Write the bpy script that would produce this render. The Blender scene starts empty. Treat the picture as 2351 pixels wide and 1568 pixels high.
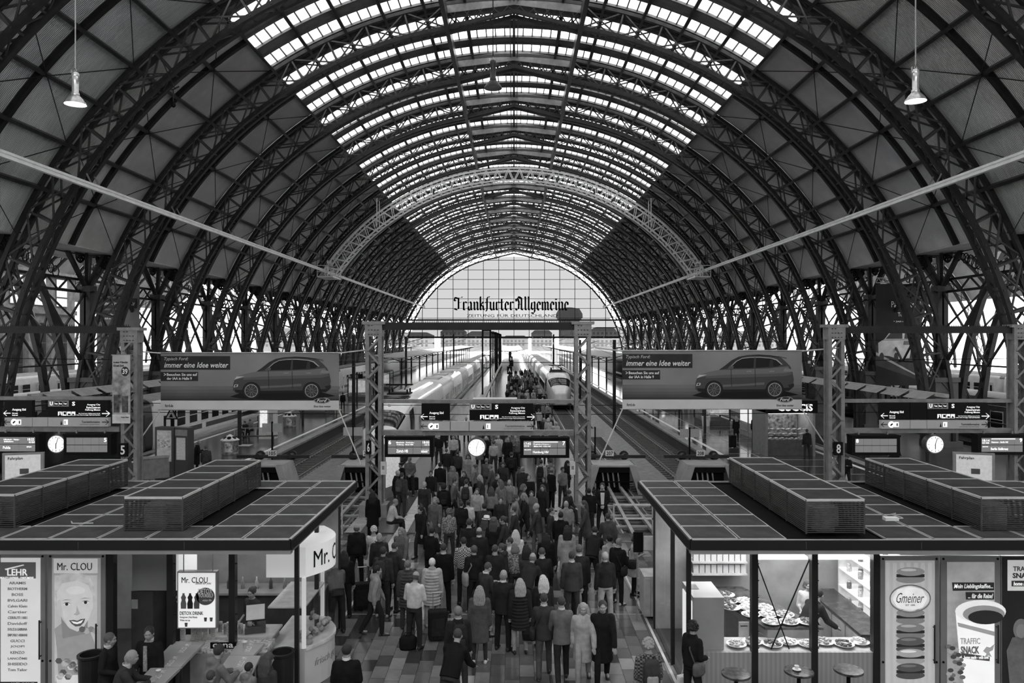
import bpy, math, random
from mathutils import Vector, Matrix
random.seed(11)
S = bpy.context.scene
COL = S.collection
# ---------------------------------------------------------------- camera, sky, exposure
F, EYE, VX, VY = 1747.0, 7.0, 1180.0, 780.0          # focal length and vanishing point in photo pixels
cd = bpy.data.cameras.new('camera'); cam = bpy.data.objects.new('camera', cd); COL.objects.link(cam)
cd.sensor_width = 36; cd.lens = 36 * F / 2351; cd.clip_end = 2000
cam.location = (0, 0, EYE); cam.rotation_euler = (math.pi / 2, 0, 0)
cd.shift_x = (1175.5 - VX) / 2351; cd.shift_y = (VY - 784) / 2351
S.camera = cam
W = bpy.data.worlds.new('overcast_sky'); S.world = W; W.use_nodes = True
wn = W.node_tree; bg = wn.nodes['Background']
tc = wn.nodes.new('ShaderNodeTexCoord'); nz = wn.nodes.new('ShaderNodeTexNoise'); rp = wn.nodes.new('ShaderNodeValToRGB')
nz.inputs['Scale'].default_value = 1.6; nz.inputs['Detail'].default_value = 4
rp.color_ramp.elements[0].position = .3; rp.color_ramp.elements[0].color = (.80, .80, .80, 1)
rp.color_ramp.elements[1].position = .7; rp.color_ramp.elements[1].color = (1, 1, 1, 1)
wn.links.new(tc.outputs['Generated'], nz.inputs['Vector']); wn.links.new(nz.outputs['Fac'], rp.inputs['Fac'])
wn.links.new(rp.outputs['Color'], bg.inputs['Color']); bg.inputs['Strength'].default_value = 2.2
S.view_settings.view_transform = 'Standard'; S.view_settings.look = 'None'
S.view_settings.gamma = 1; S.view_settings.use_curve_mapping = False
S.view_settings.exposure = 1.05
try:
    S.cycles.max_bounces = 8; S.cycles.diffuse_bounces = 5; S.cycles.glossy_bounces = 3
    S.cycles.transmission_bounces = 4; S.cycles.transparent_max_bounces = 12
    S.cycles.caustics_reflective = False; S.cycles.caustics_refractive = False
    S.cycles.sample_clamp_indirect = 4
    S.cycles.use_denoising = True
except Exception: pass

def X(px, d): return (px - VX) * d / F
def Z(py, d): return EYE - (py - VY) * d / F
def D(py, z=0.0): return F * (EYE - z) / (py - VY)

# ---------------------------------------------------------------- materials
MATS = {}
def M(v, rough=.6, metal=0.0, noise=.18, scale=4.0, bump=0.0, emit=0.0, spec=.22, coat=0.0):
    key = (round(v, 3), rough, metal, noise, scale, bump, emit, spec, coat)
    if key in MATS: return MATS[key]
    m = bpy.data.materials.new('grey_%02d' % int(v * 100)); m.use_nodes = True
    t = m.node_tree; b = t.nodes['Principled BSDF']
    b.inputs['Base Color'].default_value = (v, v, v, 1); b.inputs['Roughness'].default_value = rough
    b.inputs['Metallic'].default_value = metal; b.inputs['Specular IOR Level'].default_value = spec
    b.inputs['Coat Weight'].default_value = coat
    if noise or bump:
        c = t.nodes.new('ShaderNodeTexCoord'); n = t.nodes.new('ShaderNodeTexNoise')
        n.inputs['Scale'].default_value = scale; n.inputs['Detail'].default_value = 5
        t.links.new(c.outputs['Object'], n.inputs['Vector'])
        if noise:
            r = t.nodes.new('ShaderNodeValToRGB'); lo = max(0, v * (1 - noise)); hi = min(1, v * (1 + noise))
            r.color_ramp.elements[0].position = .3; r.color_ramp.elements[0].color = (lo, lo, lo, 1)
            r.color_ramp.elements[1].position = .7; r.color_ramp.elements[1].color = (hi, hi, hi, 1)
            t.links.new(n.outputs['Fac'], r.inputs['Fac']); t.links.new(r.outputs['Color'], b.inputs['Base Color'])
        if bump:
            u = t.nodes.new('ShaderNodeBump'); u.inputs['Strength'].default_value = bump; u.inputs['Distance'].default_value = .03
            t.links.new(n.outputs['Fac'], u.inputs['Height']); t.links.new(u.outputs['Normal'], b.inputs['Normal'])
    if emit:
        b.inputs['Emission Color'].default_value = (v, v, v, 1); b.inputs['Emission Strength'].default_value = emit
    MATS[key] = m
    return m
def pattern(name, a, b_, kind, scale, rough=.7, axis='X', coord='Object', size=(1, 1, 1)):
    if name in MATS: return MATS[name]
    m = bpy.data.materials.new(name); m.use_nodes = True
    t = m.node_tree; b = t.nodes['Principled BSDF']; b.inputs['Roughness'].default_value = rough
    c = t.nodes.new('ShaderNodeTexCoord'); mp = t.nodes.new('ShaderNodeMapping'); mp.inputs['Scale'].default_value = size
    t.links.new(c.outputs[coord], mp.inputs['Vector'])
    if kind == 'check':
        k = t.nodes.new('ShaderNodeTexChecker'); k.inputs['Scale'].default_value = scale
        k.inputs['Color1'].default_value = (a, a, a, 1); k.inputs['Color2'].default_value = (b_, b_, b_, 1)
        t.links.new(mp.outputs[0], k.inputs['Vector']); t.links.new(k.outputs['Color'], b.inputs['Base Color'])
    else:
        k = t.nodes.new('ShaderNodeTexWave') if kind == 'wave' else t.nodes.new('ShaderNodeTexNoise')
        k.inputs['Scale'].default_value = scale
        if kind == 'wave': k.bands_direction = axis
        r = t.nodes.new('ShaderNodeValToRGB')
        r.color_ramp.elements[0].position = .42; r.color_ramp.elements[0].color = (a, a, a, 1)
        r.color_ramp.elements[1].position = .58; r.color_ramp.elements[1].color = (b_, b_, b_, 1)
        t.links.new(mp.outputs[0], k.inputs['Vector']); t.links.new(k.outputs['Fac'], r.inputs['Fac']); t.links.new(r.outputs['Color'], b.inputs['Base Color'])
    MATS[name] = m
    return m
def glass(name='clear_glass', gloss=.10, tint=.95, rough=.02):
    if name in MATS: return MATS[name]
    m = bpy.data.materials.new(name); m.use_nodes = True; t = m.node_tree; t.nodes.clear()
    o = t.nodes.new('ShaderNodeOutputMaterial'); mx = t.nodes.new('ShaderNodeMixShader')
    a = t.nodes.new('ShaderNodeBsdfTransparent'); g = t.nodes.new('ShaderNodeBsdfGlossy')
    a.inputs['Color'].default_value = (tint, tint, tint, 1); g.inputs['Roughness'].default_value = rough
    mx.inputs['Fac'].default_value = gloss
    t.links.new(a.outputs[0], mx.inputs[1]); t.links.new(g.outputs[0], mx.inputs[2]); t.links.new(mx.outputs[0], o.inputs['Surface'])
    MATS[name] = m
    return m
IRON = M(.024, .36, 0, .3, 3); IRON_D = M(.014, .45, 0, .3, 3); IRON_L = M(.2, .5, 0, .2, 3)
STEEL = M(.34, .4, .6, .15, 6); WHITE = M(.8, .5, 0, .04, 3); BLACK = M(.006, .5, 0, .1, 5, 0, 0, .1)
DARK = M(.03, .5, 0, .2, 5); MID = M(.18, .55, 0, .15, 5); LIGHT = M(.5, .55, 0, .1, 4)

# ---------------------------------------------------------------- mesh collector
class MB:
    def __init__(s): s.v = []; s.f = []; s.m = []; s.cur = 0
    def face(s, pts):
        b = len(s.v); s.v += [tuple(p) for p in pts]; s.f.append(tuple(range(b, b + len(pts)))); s.m.append(s.cur); return s
    def mesh(s, vs, fs):
        b = len(s.v); s.v += [tuple(p) for p in vs]
        for f in fs: s.f.append(tuple(b + i for i in f)); s.m.append(s.cur)
        return s
    def box(s, x0, x1, y0, y1, z0, z1):
        return s.mesh([(x0, y0, z0), (x1, y0, z0), (x1, y1, z0), (x0, y1, z0), (x0, y0, z1), (x1, y0, z1), (x1, y1, z1), (x0, y1, z1)],
                      [(0, 3, 2, 1), (4, 5, 6, 7), (0, 1, 5, 4), (1, 2, 6, 5), (2, 3, 7, 6), (3, 0, 4, 7)])
    def cbox(s, c, sx, sy, sz): return s.box(c[0] - sx / 2, c[0] + sx / 2, c[1] - sy / 2, c[1] + sy / 2, c[2] - sz / 2, c[2] + sz / 2)
    def bar(s, p, q, w, h=None, up=(0, 0, 1)):
        p = Vector(p); q = Vector(q); h = h or w; t = (q - p)
        if t.length < 1e-6: return s
        t.normalize(); u = Vector(up)
        if abs(t.dot(u)) > .98: u = Vector((0, 1, 0)) if abs(t.y) < .9 else Vector((1, 0, 0))
        a = t.cross(u).normalized(); b = a.cross(t).normalized(); a *= w / 2; b *= h / 2
        vs = [p - a - b, p + a - b, p + a + b, p - a + b, q - a - b, q + a - b, q + a + b, q - a + b]
        return s.mesh(vs, [(0, 1, 2, 3), (7, 6, 5, 4), (0, 4, 5, 1), (1, 5, 6, 2), (2, 6, 7, 3), (3, 7, 4, 0)])
    def tube(s, path, r, n=6, caps=True):
        path = [Vector(p) for p in path]; rs = r if isinstance(r, (list, tuple)) else [r] * len(path); rings = []
        for i, p in enumerate(path):
            t = (path[min(i + 1, len(path) - 1)] - path[max(i - 1, 0)]).normalized()
            u = Vector((0, 0, 1)) if abs(t.z) < .9 else Vector((0, 1, 0))
            a = t.cross(u).normalized(); b = a.cross(t)
            rings.append([p + (a * math.cos(k * 2 * math.pi / n) + b * math.sin(k * 2 * math.pi / n)) * rs[i] for k in range(n)])
        return s.rings(rings, caps)
    def rings(s, rings, caps=True, closed=True):
        n = len(rings[0]); b = len(s.v)
        for r in rings: s.v += [tuple(p) for p in r]
        for i in range(len(rings) - 1):
            for k in range(n if closed else n - 1):
                k2 = (k + 1) % n; s.f.append((b + i * n + k, b + i * n + k2, b + (i + 1) * n + k2, b + (i + 1) * n + k)); s.m.append(s.cur)
        if caps:
            s.f.append(tuple(b + k for k in reversed(range(n)))); s.m.append(s.cur)
            s.f.append(tuple(b + (len(rings) - 1) * n + k for k in range(n))); s.m.append(s.cur)
        return s
    def lathe(s, prof, c=(0, 0, 0), n=16, caps=True, ax=None):
        rr = []
        for r, z in prof:
            rr.append([(c[0] + r * math.cos(k * 2 * math.pi / n), c[1] + r * math.sin(k * 2 * math.pi / n), c[2] + z) for k in range(n)])
        return s.rings(rr, caps)
    def prism(s, pts, y0, y1):                       # outline in x, z pushed along y
        n = len(pts); a = [(p[0], y0, p[1]) for p in pts]; b = [(p[0], y1, p[1]) for p in pts]
        return s.mesh(a + b, [tuple(range(n)), tuple(reversed(range(n, 2 * n)))] + [(k, k + n, (k + 1) % n + n, (k + 1) % n) for k in range(n)])
    def prism_x(s, pts, x0, x1):                     # outline in y, z pushed along x
        n = len(pts); a = [(x0, p[0], p[1]) for p in pts]; b = [(x1, p[0], p[1]) for p in pts]
        return s.mesh(a + b, [tuple(range(n)), tuple(reversed(range(n, 2 * n)))] + [(k, k + n, (k + 1) % n + n, (k + 1) % n) for k in range(n)])
    def ell(s, c, rx, ry, rz, n=12, m=8):
        rr = []
        for j in range(1, m):
            a = math.pi * j / m
            rr.append([(c[0] + rx * math.sin(a) * math.cos(k * 2 * math.pi / n), c[1] + ry * math.sin(a) * math.sin(k * 2 * math.pi / n), c[2] - rz * math.cos(a)) for k in range(n)])
        b = len(s.v); s.rings(rr, False); s.v += [(c[0], c[1], c[2] - rz), (c[0], c[1], c[2] + rz)]; e = len(s.v)
        for k in range(n):
            s.f.append((b + (k + 1) % n, b + k, e - 2)); s.m.append(s.cur); o = b + (m - 2) * n
            s.f.append((o + k, o + (k + 1) % n, e - 1)); s.m.append(s.cur)
        return s
    def data(s, name, mats, smooth=False):
        me = bpy.data.meshes.new(name); me.from_pydata(s.v, [], s.f)
        for m in (mats if isinstance(mats, (list, tuple)) else [mats]): me.materials.append(m)
        if any(s.m): me.polygons.foreach_set('material_index', s.m)
        if smooth: me.polygons.foreach_set('use_smooth', [True] * len(s.f))
        me.update(); return me
    def build(s, name, mats, parent=None, loc=None, rz=0, smooth=False):
        return obj(name, s.data(name, mats, smooth), parent, loc, rz)
def obj(name, data, parent=None, loc=None, rz=0):
    o = bpy.data.objects.new(name, data); COL.objects.link(o)
    if parent: o.parent = parent
    if loc: o.location = loc
    if rz: o.rotation_euler = (0, 0, rz)
    return o
def tag(o, label, cat, group=None, kind=None):
    o['label'] = label; o['category'] = cat
    if group: o['group'] = group
    if kind: o['kind'] = kind
    return o
def thing(name, label, cat, loc=(0, 0, 0), rz=0, group=None): return tag(obj(name, None, None, loc, rz), label, cat, group)
def struct(name, parent=None): o = obj(name, None, parent); o['kind'] = 'structure'; return o
def stuff(o): o['kind'] = 'stuff'; return o
def copy_tree(o, parent=None):
    c = o.copy(); COL.objects.link(c); c.parent = parent
    for ch in o.children: copy_tree(ch, c)
    return c
ORD = 'first second third fourth fifth sixth seventh eighth ninth tenth eleventh twelfth thirteenth fourteenth fifteenth sixteenth seventeenth eighteenth nineteenth twentieth'.split()

# ---------------------------------------------------------------- lettering
FONTC = {}
BENCH = bpy.data.scenes.new('bench')                     # empty work scene: shapes are evaluated here, apart from the hall
def baked(o):
    BENCH.collection.objects.link(o)
    with bpy.context.temp_override(scene=BENCH, view_layer=BENCH.view_layers[0]):
        dg = bpy.context.evaluated_depsgraph_get(); me = bpy.data.meshes.new_from_object(o.evaluated_get(dg))
    bpy.data.objects.remove(o); return me
def text_mesh(body, bold=0.0, shear=0.0, depth=0.004):
    k = (body, bold, shear, depth)
    if k in FONTC: return FONTC[k]
    c = bpy.data.curves.new('lettering', 'FONT'); c.body = body; c.size = 1; c.offset = bold; c.shear = shear
    c.extrude = depth; c.resolution_u = 2; c.align_x = 'LEFT'
    o = bpy.data.objects.new('lettering', c); me = baked(o); bpy.data.curves.remove(c)
    xs = [v.co.x for v in me.vertices] or [0, 1]; zs = [v.co.y for v in me.vertices] or [0, 1]
    FONTC[k] = (me, min(xs), max(xs), min(zs), max(zs)); return FONTC[k]
def write(body, x0, x1, z0, z1, y, mat, parent, bold=.012, shear=0, fit=True, rot=None, name='lettering'):
    me, a, b, c, e = text_mesh(body, bold, shear)
    me = me.copy(); me.materials.clear(); me.materials.append(mat)
    sx = (x1 - x0) / (b - a); sz = (z1 - z0) / (e - c)
    if not fit: sx = sz = min(sx, sz)
    if rot is None:
        for v in me.vertices: v.co = (x0 + (v.co.x - a) * sx, y - v.co.z, z0 + (v.co.y - c) * sz)
    else:                                           # rot: a function (u, w, n) -> point
        for v in me.vertices: v.co = rot(x0 + (v.co.x - a) * sx, z0 + (v.co.y - c) * sz, v.co.z)
    return obj(name, me, parent)
def ring_pts(cx, cz, rx, rz, n=20, a0=0, a1=2 * math.pi):
    return [(cx + rx * math.cos(a0 + (a1 - a0) * k / n), cz + rz * math.sin(a0 + (a1 - a0) * k / n)) for k in range(n + (0 if a1 - a0 > 6.28 else 1))]
# ================================================================ the great hall
ZC = .5; RO, RI, RS = 29.0, 27.4, 29.35                  # arch centre height, girder chords, roof skin
SP = 10.0; RIBS = [50.6 + SP * k for k in range(-2, 15)]
STEP = math.radians(5.35); SKY = 6.2 * STEP
def arc(R, th, y=0.0): return (R * math.sin(th), y, ZC + R * math.cos(th))
def sweep(mb, R, t0, t1, n, y0, y1, dep):
    rr = []
    for k in range(n + 1):
        t = t0 + (t1 - t0) * k / n
        rr.append([arc(R - dep / 2, t, y0), arc(R - dep / 2, t, y1), arc(R + dep / 2, t, y1), arc(R + dep / 2, t, y0)])
    return mb.rings(rr)
TB = math.radians(91.5); TCR = math.radians(9.1); PY = .38
def rib_meshes(mat, light):
    oc, ic, cp, cb = MB(), MB(), MB(), MB()
    for y in (-PY, PY):
        sweep(oc, RO, -TB, TB, 90, y - .12, y + .12, .22)
        for s in (-1, 1): sweep(ic, RI, s * TCR, s * TB, 44, y - .14, y + .14, .26)
    for s in (-1, 1):                                    # crown: plated upper chord, shallow arched lower chord
        a = Vector(arc(28.75, s * TCR)); b = Vector((0, 0, ZC + 28.95))
        for y in (-PY - .05, PY + .05):
            cp.bar(a + Vector((0, y, 0)), b + Vector((0, y, 0)), .08, .75)
            lo = Vector(arc(27.45, s * TCR)); lb = Vector((0, 0, ZC + 28.15))
            cb.bar(lo + Vector((0, y, 0)), lb + Vector((0, y, 0)), .2, .24)
            for k in range(5):
                f0, f1 = k / 5, (k + 1) / 5
                cb.bar(a.lerp(b, f0) + Vector((0, y, 0)), lo.lerp(lb, f1) + Vector((0, y, 0)), .07)
                cb.bar(a.lerp(b, f1) + Vector((0, y, 0)), lo.lerp(lb, f0) + Vector((0, y, 0)), .07)
    lp = MB(); h = STEP / 2                              # one lattice bay between the chords
    for y in (-PY, PY):
        lp.bar(arc(RI, -h, y), arc(RO, h, y), .09, .07, (0, 1, 0)); lp.bar(arc(RI, h, y), arc(RO, -h, y), .09, .07, (0, 1, 0))
        lp.bar(arc(RI, -h, y), arc(RO, -h, y), .11, .1, (0, 1, 0))
    for th in (-h, 0): lp.bar(arc(RI - .02, th, -PY - .18), arc(RI - .02, th, PY + .18), .1, .05)
    lp.bar(arc(RI, -h, -PY), arc(RI, 0, PY), .06); lp.bar(arc(RI, 0, PY), arc(RI, h, -PY), .06)
    lp.bar(arc(RI, -h, -PY), arc(RO, -h, PY), .06); lp.bar(arc(RO, -h, -PY), arc(RO, 0, PY), .06)
    for q in lp.v[:]: pass
    lp.v = [(x, y, z - ZC) for x, y, z in lp.v]
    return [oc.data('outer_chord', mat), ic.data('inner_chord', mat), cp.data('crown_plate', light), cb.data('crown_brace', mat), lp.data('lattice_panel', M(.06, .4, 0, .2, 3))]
RM = rib_meshes(IRON, IRON_L)
NP = int((TB - TCR) / STEP)
for i, d in enumerate(RIBS):
    n = len(RIBS) - 1 - i
    lab = ('dark iron lattice arch girder framing the glazed gable of the hall' if n == 0 else
           'dark iron lattice arch girder spanning the hall, %s before the glazed gable' % ORD[n - 1])
    g = thing('arch_girder', lab, 'girder', (0, d, 0), 0, 'arched lattice girders of the hall roof')
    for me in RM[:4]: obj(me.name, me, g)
    for s in (-1, 1):
        for k in range(NP):
            o = obj('lattice_panel', RM[4], g, (0, 0, ZC)); o.rotation_euler = (0, s * (TCR + STEP * (k + .5)), 0)
# ---------------------------------------------------------------- roof skin
ceil = struct('ceiling')
Y0, Y1 = -18.5, RIBS[-1] + .6
def corrugated():
    m = bpy.data.materials.new('corrugated_sheet'); m.use_nodes = True; t = m.node_tree; b = t.nodes['Principled BSDF']
    b.inputs['Roughness'].default_value = .7
    c = t.nodes.new('ShaderNodeTexCoord'); w = t.nodes.new('ShaderNodeTexWave'); w.bands_direction = 'Y'; w.inputs['Scale'].default_value = 3.2
    n = t.nodes.new('ShaderNodeTexNoise'); n.inputs['Scale'].default_value = .5; r = t.nodes.new('ShaderNodeValToRGB')
    r.color_ramp.elements[0].position = .3; r.color_ramp.elements[0].color = (.48, .48, .48, 1); r.color_ramp.elements[1].position = .7; r.color_ramp.elements[1].color = (.66, .66, .66, 1)
    u = t.nodes.new('ShaderNodeBump'); u.inputs['Strength'].default_value = .9; u.inputs['Distance'].default_value = .05
    t.links.new(c.outputs['Object'], w.inputs['Vector']); t.links.new(c.outputs['Object'], n.inputs['Vector'])
    t.links.new(n.outputs['Fac'], r.inputs['Fac']); t.links.new(r.outputs['Color'], b.inputs['Base Color'])
    t.links.new(w.outputs['Fac'], u.inputs['Height']); t.links.new(u.outputs['Normal'], b.inputs['Normal'])
    return m
CORR = corrugated()
PURL = [0.0] + [s * k * STEP + (0) for k in range(1, 12) for s in (-1, 1)]
SKIN_T = [SKY + STEP * k for k in range(6)]
pu = MB(); pu.box(-.09, .09, Y0, Y1, -.42, 0)
PUM = pu.data('purlin', IRON)
for k in range(-11, 12):
    th = k * STEP + math.copysign(.2 * STEP, k) if k else 0
    o = obj('purlin', PUM, ceil, arc(RS - .05, th)); o.rotation_euler = (0, th, 0)
for s in (-1, 1):                                        # two deep purlins beside the crown
    b = MB(); b.box(-.14, .14, Y0, Y1, -1.5, 0)
    o = b.build('crown_purlin', IRON, ceil, arc(28.7, s * TCR)); o.rotation_euler = (0, s * TCR * .6, 0)
for s in (-.28, .28):
    b = MB(); b.box(-.04, .04, Y0, Y1, -.5, -.42); b.build('conduit', IRON_L, ceil, (s, 0, ZC + RS))
# solid strips between the glazing, sheet panels on the flanks
pm = MB(); W1 = 4.95
def sheet(mb, t0, t1, y0, y1, R=RS, n=2):
    sweep(mb, R, t0, t1, n, y0, y1, .06)
shared = MB(); sheet(shared, -STEP / 2, STEP / 2, 0, W1); shared.v = [(x, y, z - ZC) for x, y, z in shared.v]
PANEL = shared.data('ceiling_panel', CORR)
rest = MB(); count = 0
SB = [RIBS[0] - SP * k for k in (5, 4, 3, 2, 1)] + RIBS[:-1]
for d in SB:
    for c in (0, 1):
        y = d + .02 + c * (W1 + .05)
        for s in (-1, 1):
            for k in range(6):
                th = s * (SKY + STEP * (k + .5))
                if d > 35 and count < 300:
                    o = obj('ceiling_panel', PANEL, ceil, (0, y, ZC)); o.rotation_euler = (0, th, 0); count += 1
                else: sheet(rest, th - STEP / 2, th + STEP / 2, y, y + W1)
stuff(rest.build('ceiling_panel', CORR, ceil))
for d in SB:                                             # mid rafters
    
    for s in (-1, 1): m = MB(); sweep(m, RS - .15, s * SKY, s * (SKY + 6 * STEP), 20, d + 4.85, d + 5.15, .3); m.build('rafter', IRON_D, ceil)
m = MB()                                                 # thin wind bracing rods with their ring plates
for d in SB[5:]:
    for s in (-1, 1):
        for k in range(0, 6, 2):
            t0, t1 = s * (SKY + k * STEP), s * (SKY + (k + 2) * STEP)
            m.tube([arc(RS - .45, t0, d + .5), arc(RS - .5, (t0 + t1) / 2, d + 5.0), arc(RS - .45, t1, d + 9.5)], .025, 4)
            m.tube([arc(RS - .45, t1, d + .5), arc(RS - .5, (t0 + t1) / 2, d + 5.0), arc(RS - .45, t0, d + 9.5)], .025, 4)
stuff(m.build('bracing_rod', IRON_D, ceil))
# glazed rows over the crown
ROWS = [(1.75, 3.6), (4.8, 6.65), (7.8, 9.65)]
SKYGLASS = glass('skylight_glass', .04, .97, .3)
q = STEP / 4; pane = MB(); sweep(pane, RS - .02, -q / 2 + .0012, q / 2 - .0012, 1, .03, 1.82, .02); pane.v = [(x, y, z - ZC) for x, y, z in pane.v]
PANE = pane.data('pane', SKYGLASS)
npn = int(SKY / q); rest = MB(); cnt = 0
for d in SB:
    fr = MB()
    for r0, r1 in ROWS:
        for yy in (r0, r1): sweep(fr, RS - .06, -SKY, SKY, 48, d + yy - .12, d + yy + .12, .16)
        for k in range(-npn, npn + 1):
            fr.bar(arc(RS - .02, k * q, d + r0), arc(RS - .02, k * q, d + r1), .085, .08)
    fr.build('glazing_frame', M(.16, .5, 0, .15, 3), ceil)
    so = MB()
    for r0, r1 in ((-.35, 1.75), (3.6, 4.8), (6.65, 7.8)): sweep(so, RS, -SKY, SKY, 48, d + r0, d + r1, .05)
    so.build('opaque_strip', M(.22, .7, 0, .2, 2), ceil)
    for r0, r1 in ROWS:
        for k in range(-npn, npn):
            if 36 < d < 56 and cnt < 300:
                o = obj('pane', PANE, ceil, (0, d + r0, ZC)); o.rotation_euler = (0, (k + .5) * q, 0); cnt += 1
            else: sweep(rest, RS - .02, k * q + .0012, (k + 1) * q - .0012, 1, d + r0 + .03, d + r1 - .03, .02)
stuff(rest.build('pane', SKYGLASS, ceil))
# valley ceilings and side vaults
TV = SKY + 6 * STEP; xv, _, zv = arc(RS, TV)
for side, s in (('left', -1), ('right', 1)):
    cs = struct('ceiling_' + side)
    m = MB(); m.box(min(s * xv, s * 31.2), max(s * xv, s * 31.2), Y0, Y1, zv - .1, zv); m.build('valley_sheet', CORR, cs)
    CX2 = s * 58.5
    def arc2(R, th, y): return (CX2 + R * math.sin(th), y, ZC + R * math.cos(th))
    m = MB()
    for d in SB:
        for a, b in ((-62, -34), (34, 62)):
            rr = [[arc2(RS - .1, math.radians(a + (b - a) * k / 5), d), arc2(RS - .1, math.radians(a + (b - a) * k / 5), d + 9.9), arc2(RS, math.radians(a + (b - a) * k / 5), d + 9.9), arc2(RS, math.radians(a + (b - a) * k / 5), d)] for k in range(6)]
            m.rings(rr)
        for y0, y1 in ((d + 1, d + 2.4), (d + 4, d + 5.4), (d + 7, d + 8.4)):
            rr = [[arc2(RS - .1, math.radians(-34 + 68 * k / 10), y0), arc2(RS - .1, math.radians(-34 + 68 * k / 10), y1), arc2(RS, math.radians(-34 + 68 * k / 10), y1), arc2(RS, math.radians(-34 + 68 * k / 10), y0)] for k in range(11)]
            m.rings(rr)
    m.build('vault_sheet', CORR, cs)
    m = MB()
    for d in SB[5:]:
        for R in (27.5, 28.9):
            rr = [[arc2(R - .14, math.radians(-88 + 176 * k / 40), d - .3), arc2(R - .14, math.radians(-88 + 176 * k / 40), d + .3), arc2(R + .14, math.radians(-88 + 176 * k / 40), d + .3), arc2(R + .14, math.radians(-88 + 176 * k / 40), d - .3)] for k in range(41)]
            m.rings(rr)
        for k in range(33):
            a, b = math.radians(-88 + k * 5.35), math.radians(-88 + (k + 1) * 5.35)
            m.bar(arc2(27.5, a, d), arc2(28.9, b, d), .1); m.bar(arc2(27.5, b, d), arc2(28.9, a, d), .1)
    m.build('vault_rib', IRON, cs)
# ---------------------------------------------------------------- branching columns between the halls
def rosette(mb, c, r, rot):
    n = 20
    def P(a, rr): return (c[0] + rr * math.cos(a) * math.cos(rot), c[1] + rr * math.cos(a) * math.sin(rot), c[2] + rr * math.sin(a))
    for R, w in ((r, .09), (r * .55, .06), (r * .22, .07)):
        mb.tube([P(2 * math.pi * k / n, R) for k in range(n + 1)], w, 4, False)
    for k in range(8):
        a = math.pi * k / 4; mb.bar(P(a, .2 * r), P(a, r), .06)
        cx = P(a + math.pi / 8, r * .78); rr = r * .2
        mb.tube([(cx[0] + rr * math.cos(2 * math.pi * j / 8) * math.cos(rot), cx[1] + rr * math.cos(2 * math.pi * j / 8) * math.sin(rot), cx[2] + rr * math.sin(2 * math.pi * j / 8)) for j in range(9)], .04, 4, False)
sh, pl, ro, lad = MB(), MB(), MB(), MB()
pl.box(-.75, .75, -.75, .75, -.6, 4.2); pl.box(-.85, .85, -.85, .85, 4.2, 4.5); pl.box(-.95, .95, -.95, .95, -.6, .3)
for a in (-.2, .2):
    sh.box(a - .14, a + .14, -.3, .3, 4.5, 10.4)
sh.box(-.34, .34, -.06, .06, 4.5, 10.4); sh.box(-.42, .42, -.42, .42, 10.2, 10.6); sh.box(-.4, .4, -.4, .4, 4.5, 5)
rosette(ro, (.85, 0, 14.1), .95, math.pi / 2); rosette(ro, (.2, 1.2, 12.6), .5, math.pi / 2); rosette(ro, (.2, -1.2, 12.6), .5, math.pi / 2)
rosette(ro, (1.3, 0, 12.2), .45, 0); rosette(ro, (1.0, 0, 15.3), .4, 0)
COLM = [pl.data('plinth', M(.1, .7, 0, .2, 1)), sh.data('shaft', IRON), ro.data('rosette', IRON_D)]
STRUT = []
for (a, b, w) in [((0, 0, 10.4), (2.3, 0, 15.0), .3), ((0, 0, 10.4), (-2.6, 0, 15.2), .26), ((0, .1, 10.4), (.3, 4.9, 14.9), .26), ((0, -.1, 10.4), (.3, -4.9, 14.9), .26),
                  ((0, .1, 10.4), (1.2, 2.2, 15), .2), ((0, -.1, 10.4), (1.2, -2.2, 15), .2), ((0, 0, 10.4), (.4, 0, 15.2), .22), ((0, 0, 9.6), (.5, 0, 4.6), .12),
                  ((0, .2, 5), (0, 4.95, 10.2), .2), ((0, -.2, 5), (0, -4.95, 10.2), .2), ((0, .2, 10.2), (0, 5.0, 5.4), .12), ((0, -.2, 10.2), (0, -5.0, 5.4), .12),
                  ((0, .2, 7.6), (.0, 5.0, 10.2), .1), ((0, -.2, 7.6), (0, -5.0, 10.2), .1), ((.0, .2, 12.6), (.2, 5.0, 12.6), .1), ((0, -.2, 12.6), (.2, -5.0, 12.6), .1),
                  ((0, 0, 12.6), (2.0, 0, 12.8), .14), ((0, 0, 8), (1.6, 0, 10.4), .12), ((0, 0, 10.4), (1.7, 0, 9.6), .16), ((0, 0, 12), (1.6, 0, 10.6), .1)]:
    m = MB(); m.bar(a, b, w, w * .8); STRUT.append(m.data('strut', IRON))
for k in range(9): lad.bar((-.3, -5.0 + k * 1.1111, 10.2 + .8 * (k % 2)), (-.3, -5.0 + (k + 1) * 1.1111, 10.2 + .8 * ((k + 1) % 2)), .09)
lad.bar((-.3, -5.0, 10.2), (-.3, 5.0, 10.2), .16); lad.bar((-.3, -5.0, 11), (-.3, 5.0, 11), .16)
lad.bar((-.3, -5.0, 5.4), (-.3, 5.0, 5.4), .1); lad.bar((-.3, -5.0, 3.0), (-.3, 5.0, 3.0), .08); lad.bar((-.3, -5.0, 2.0), (-.3, 5.0, 2.0), .08)
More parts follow.
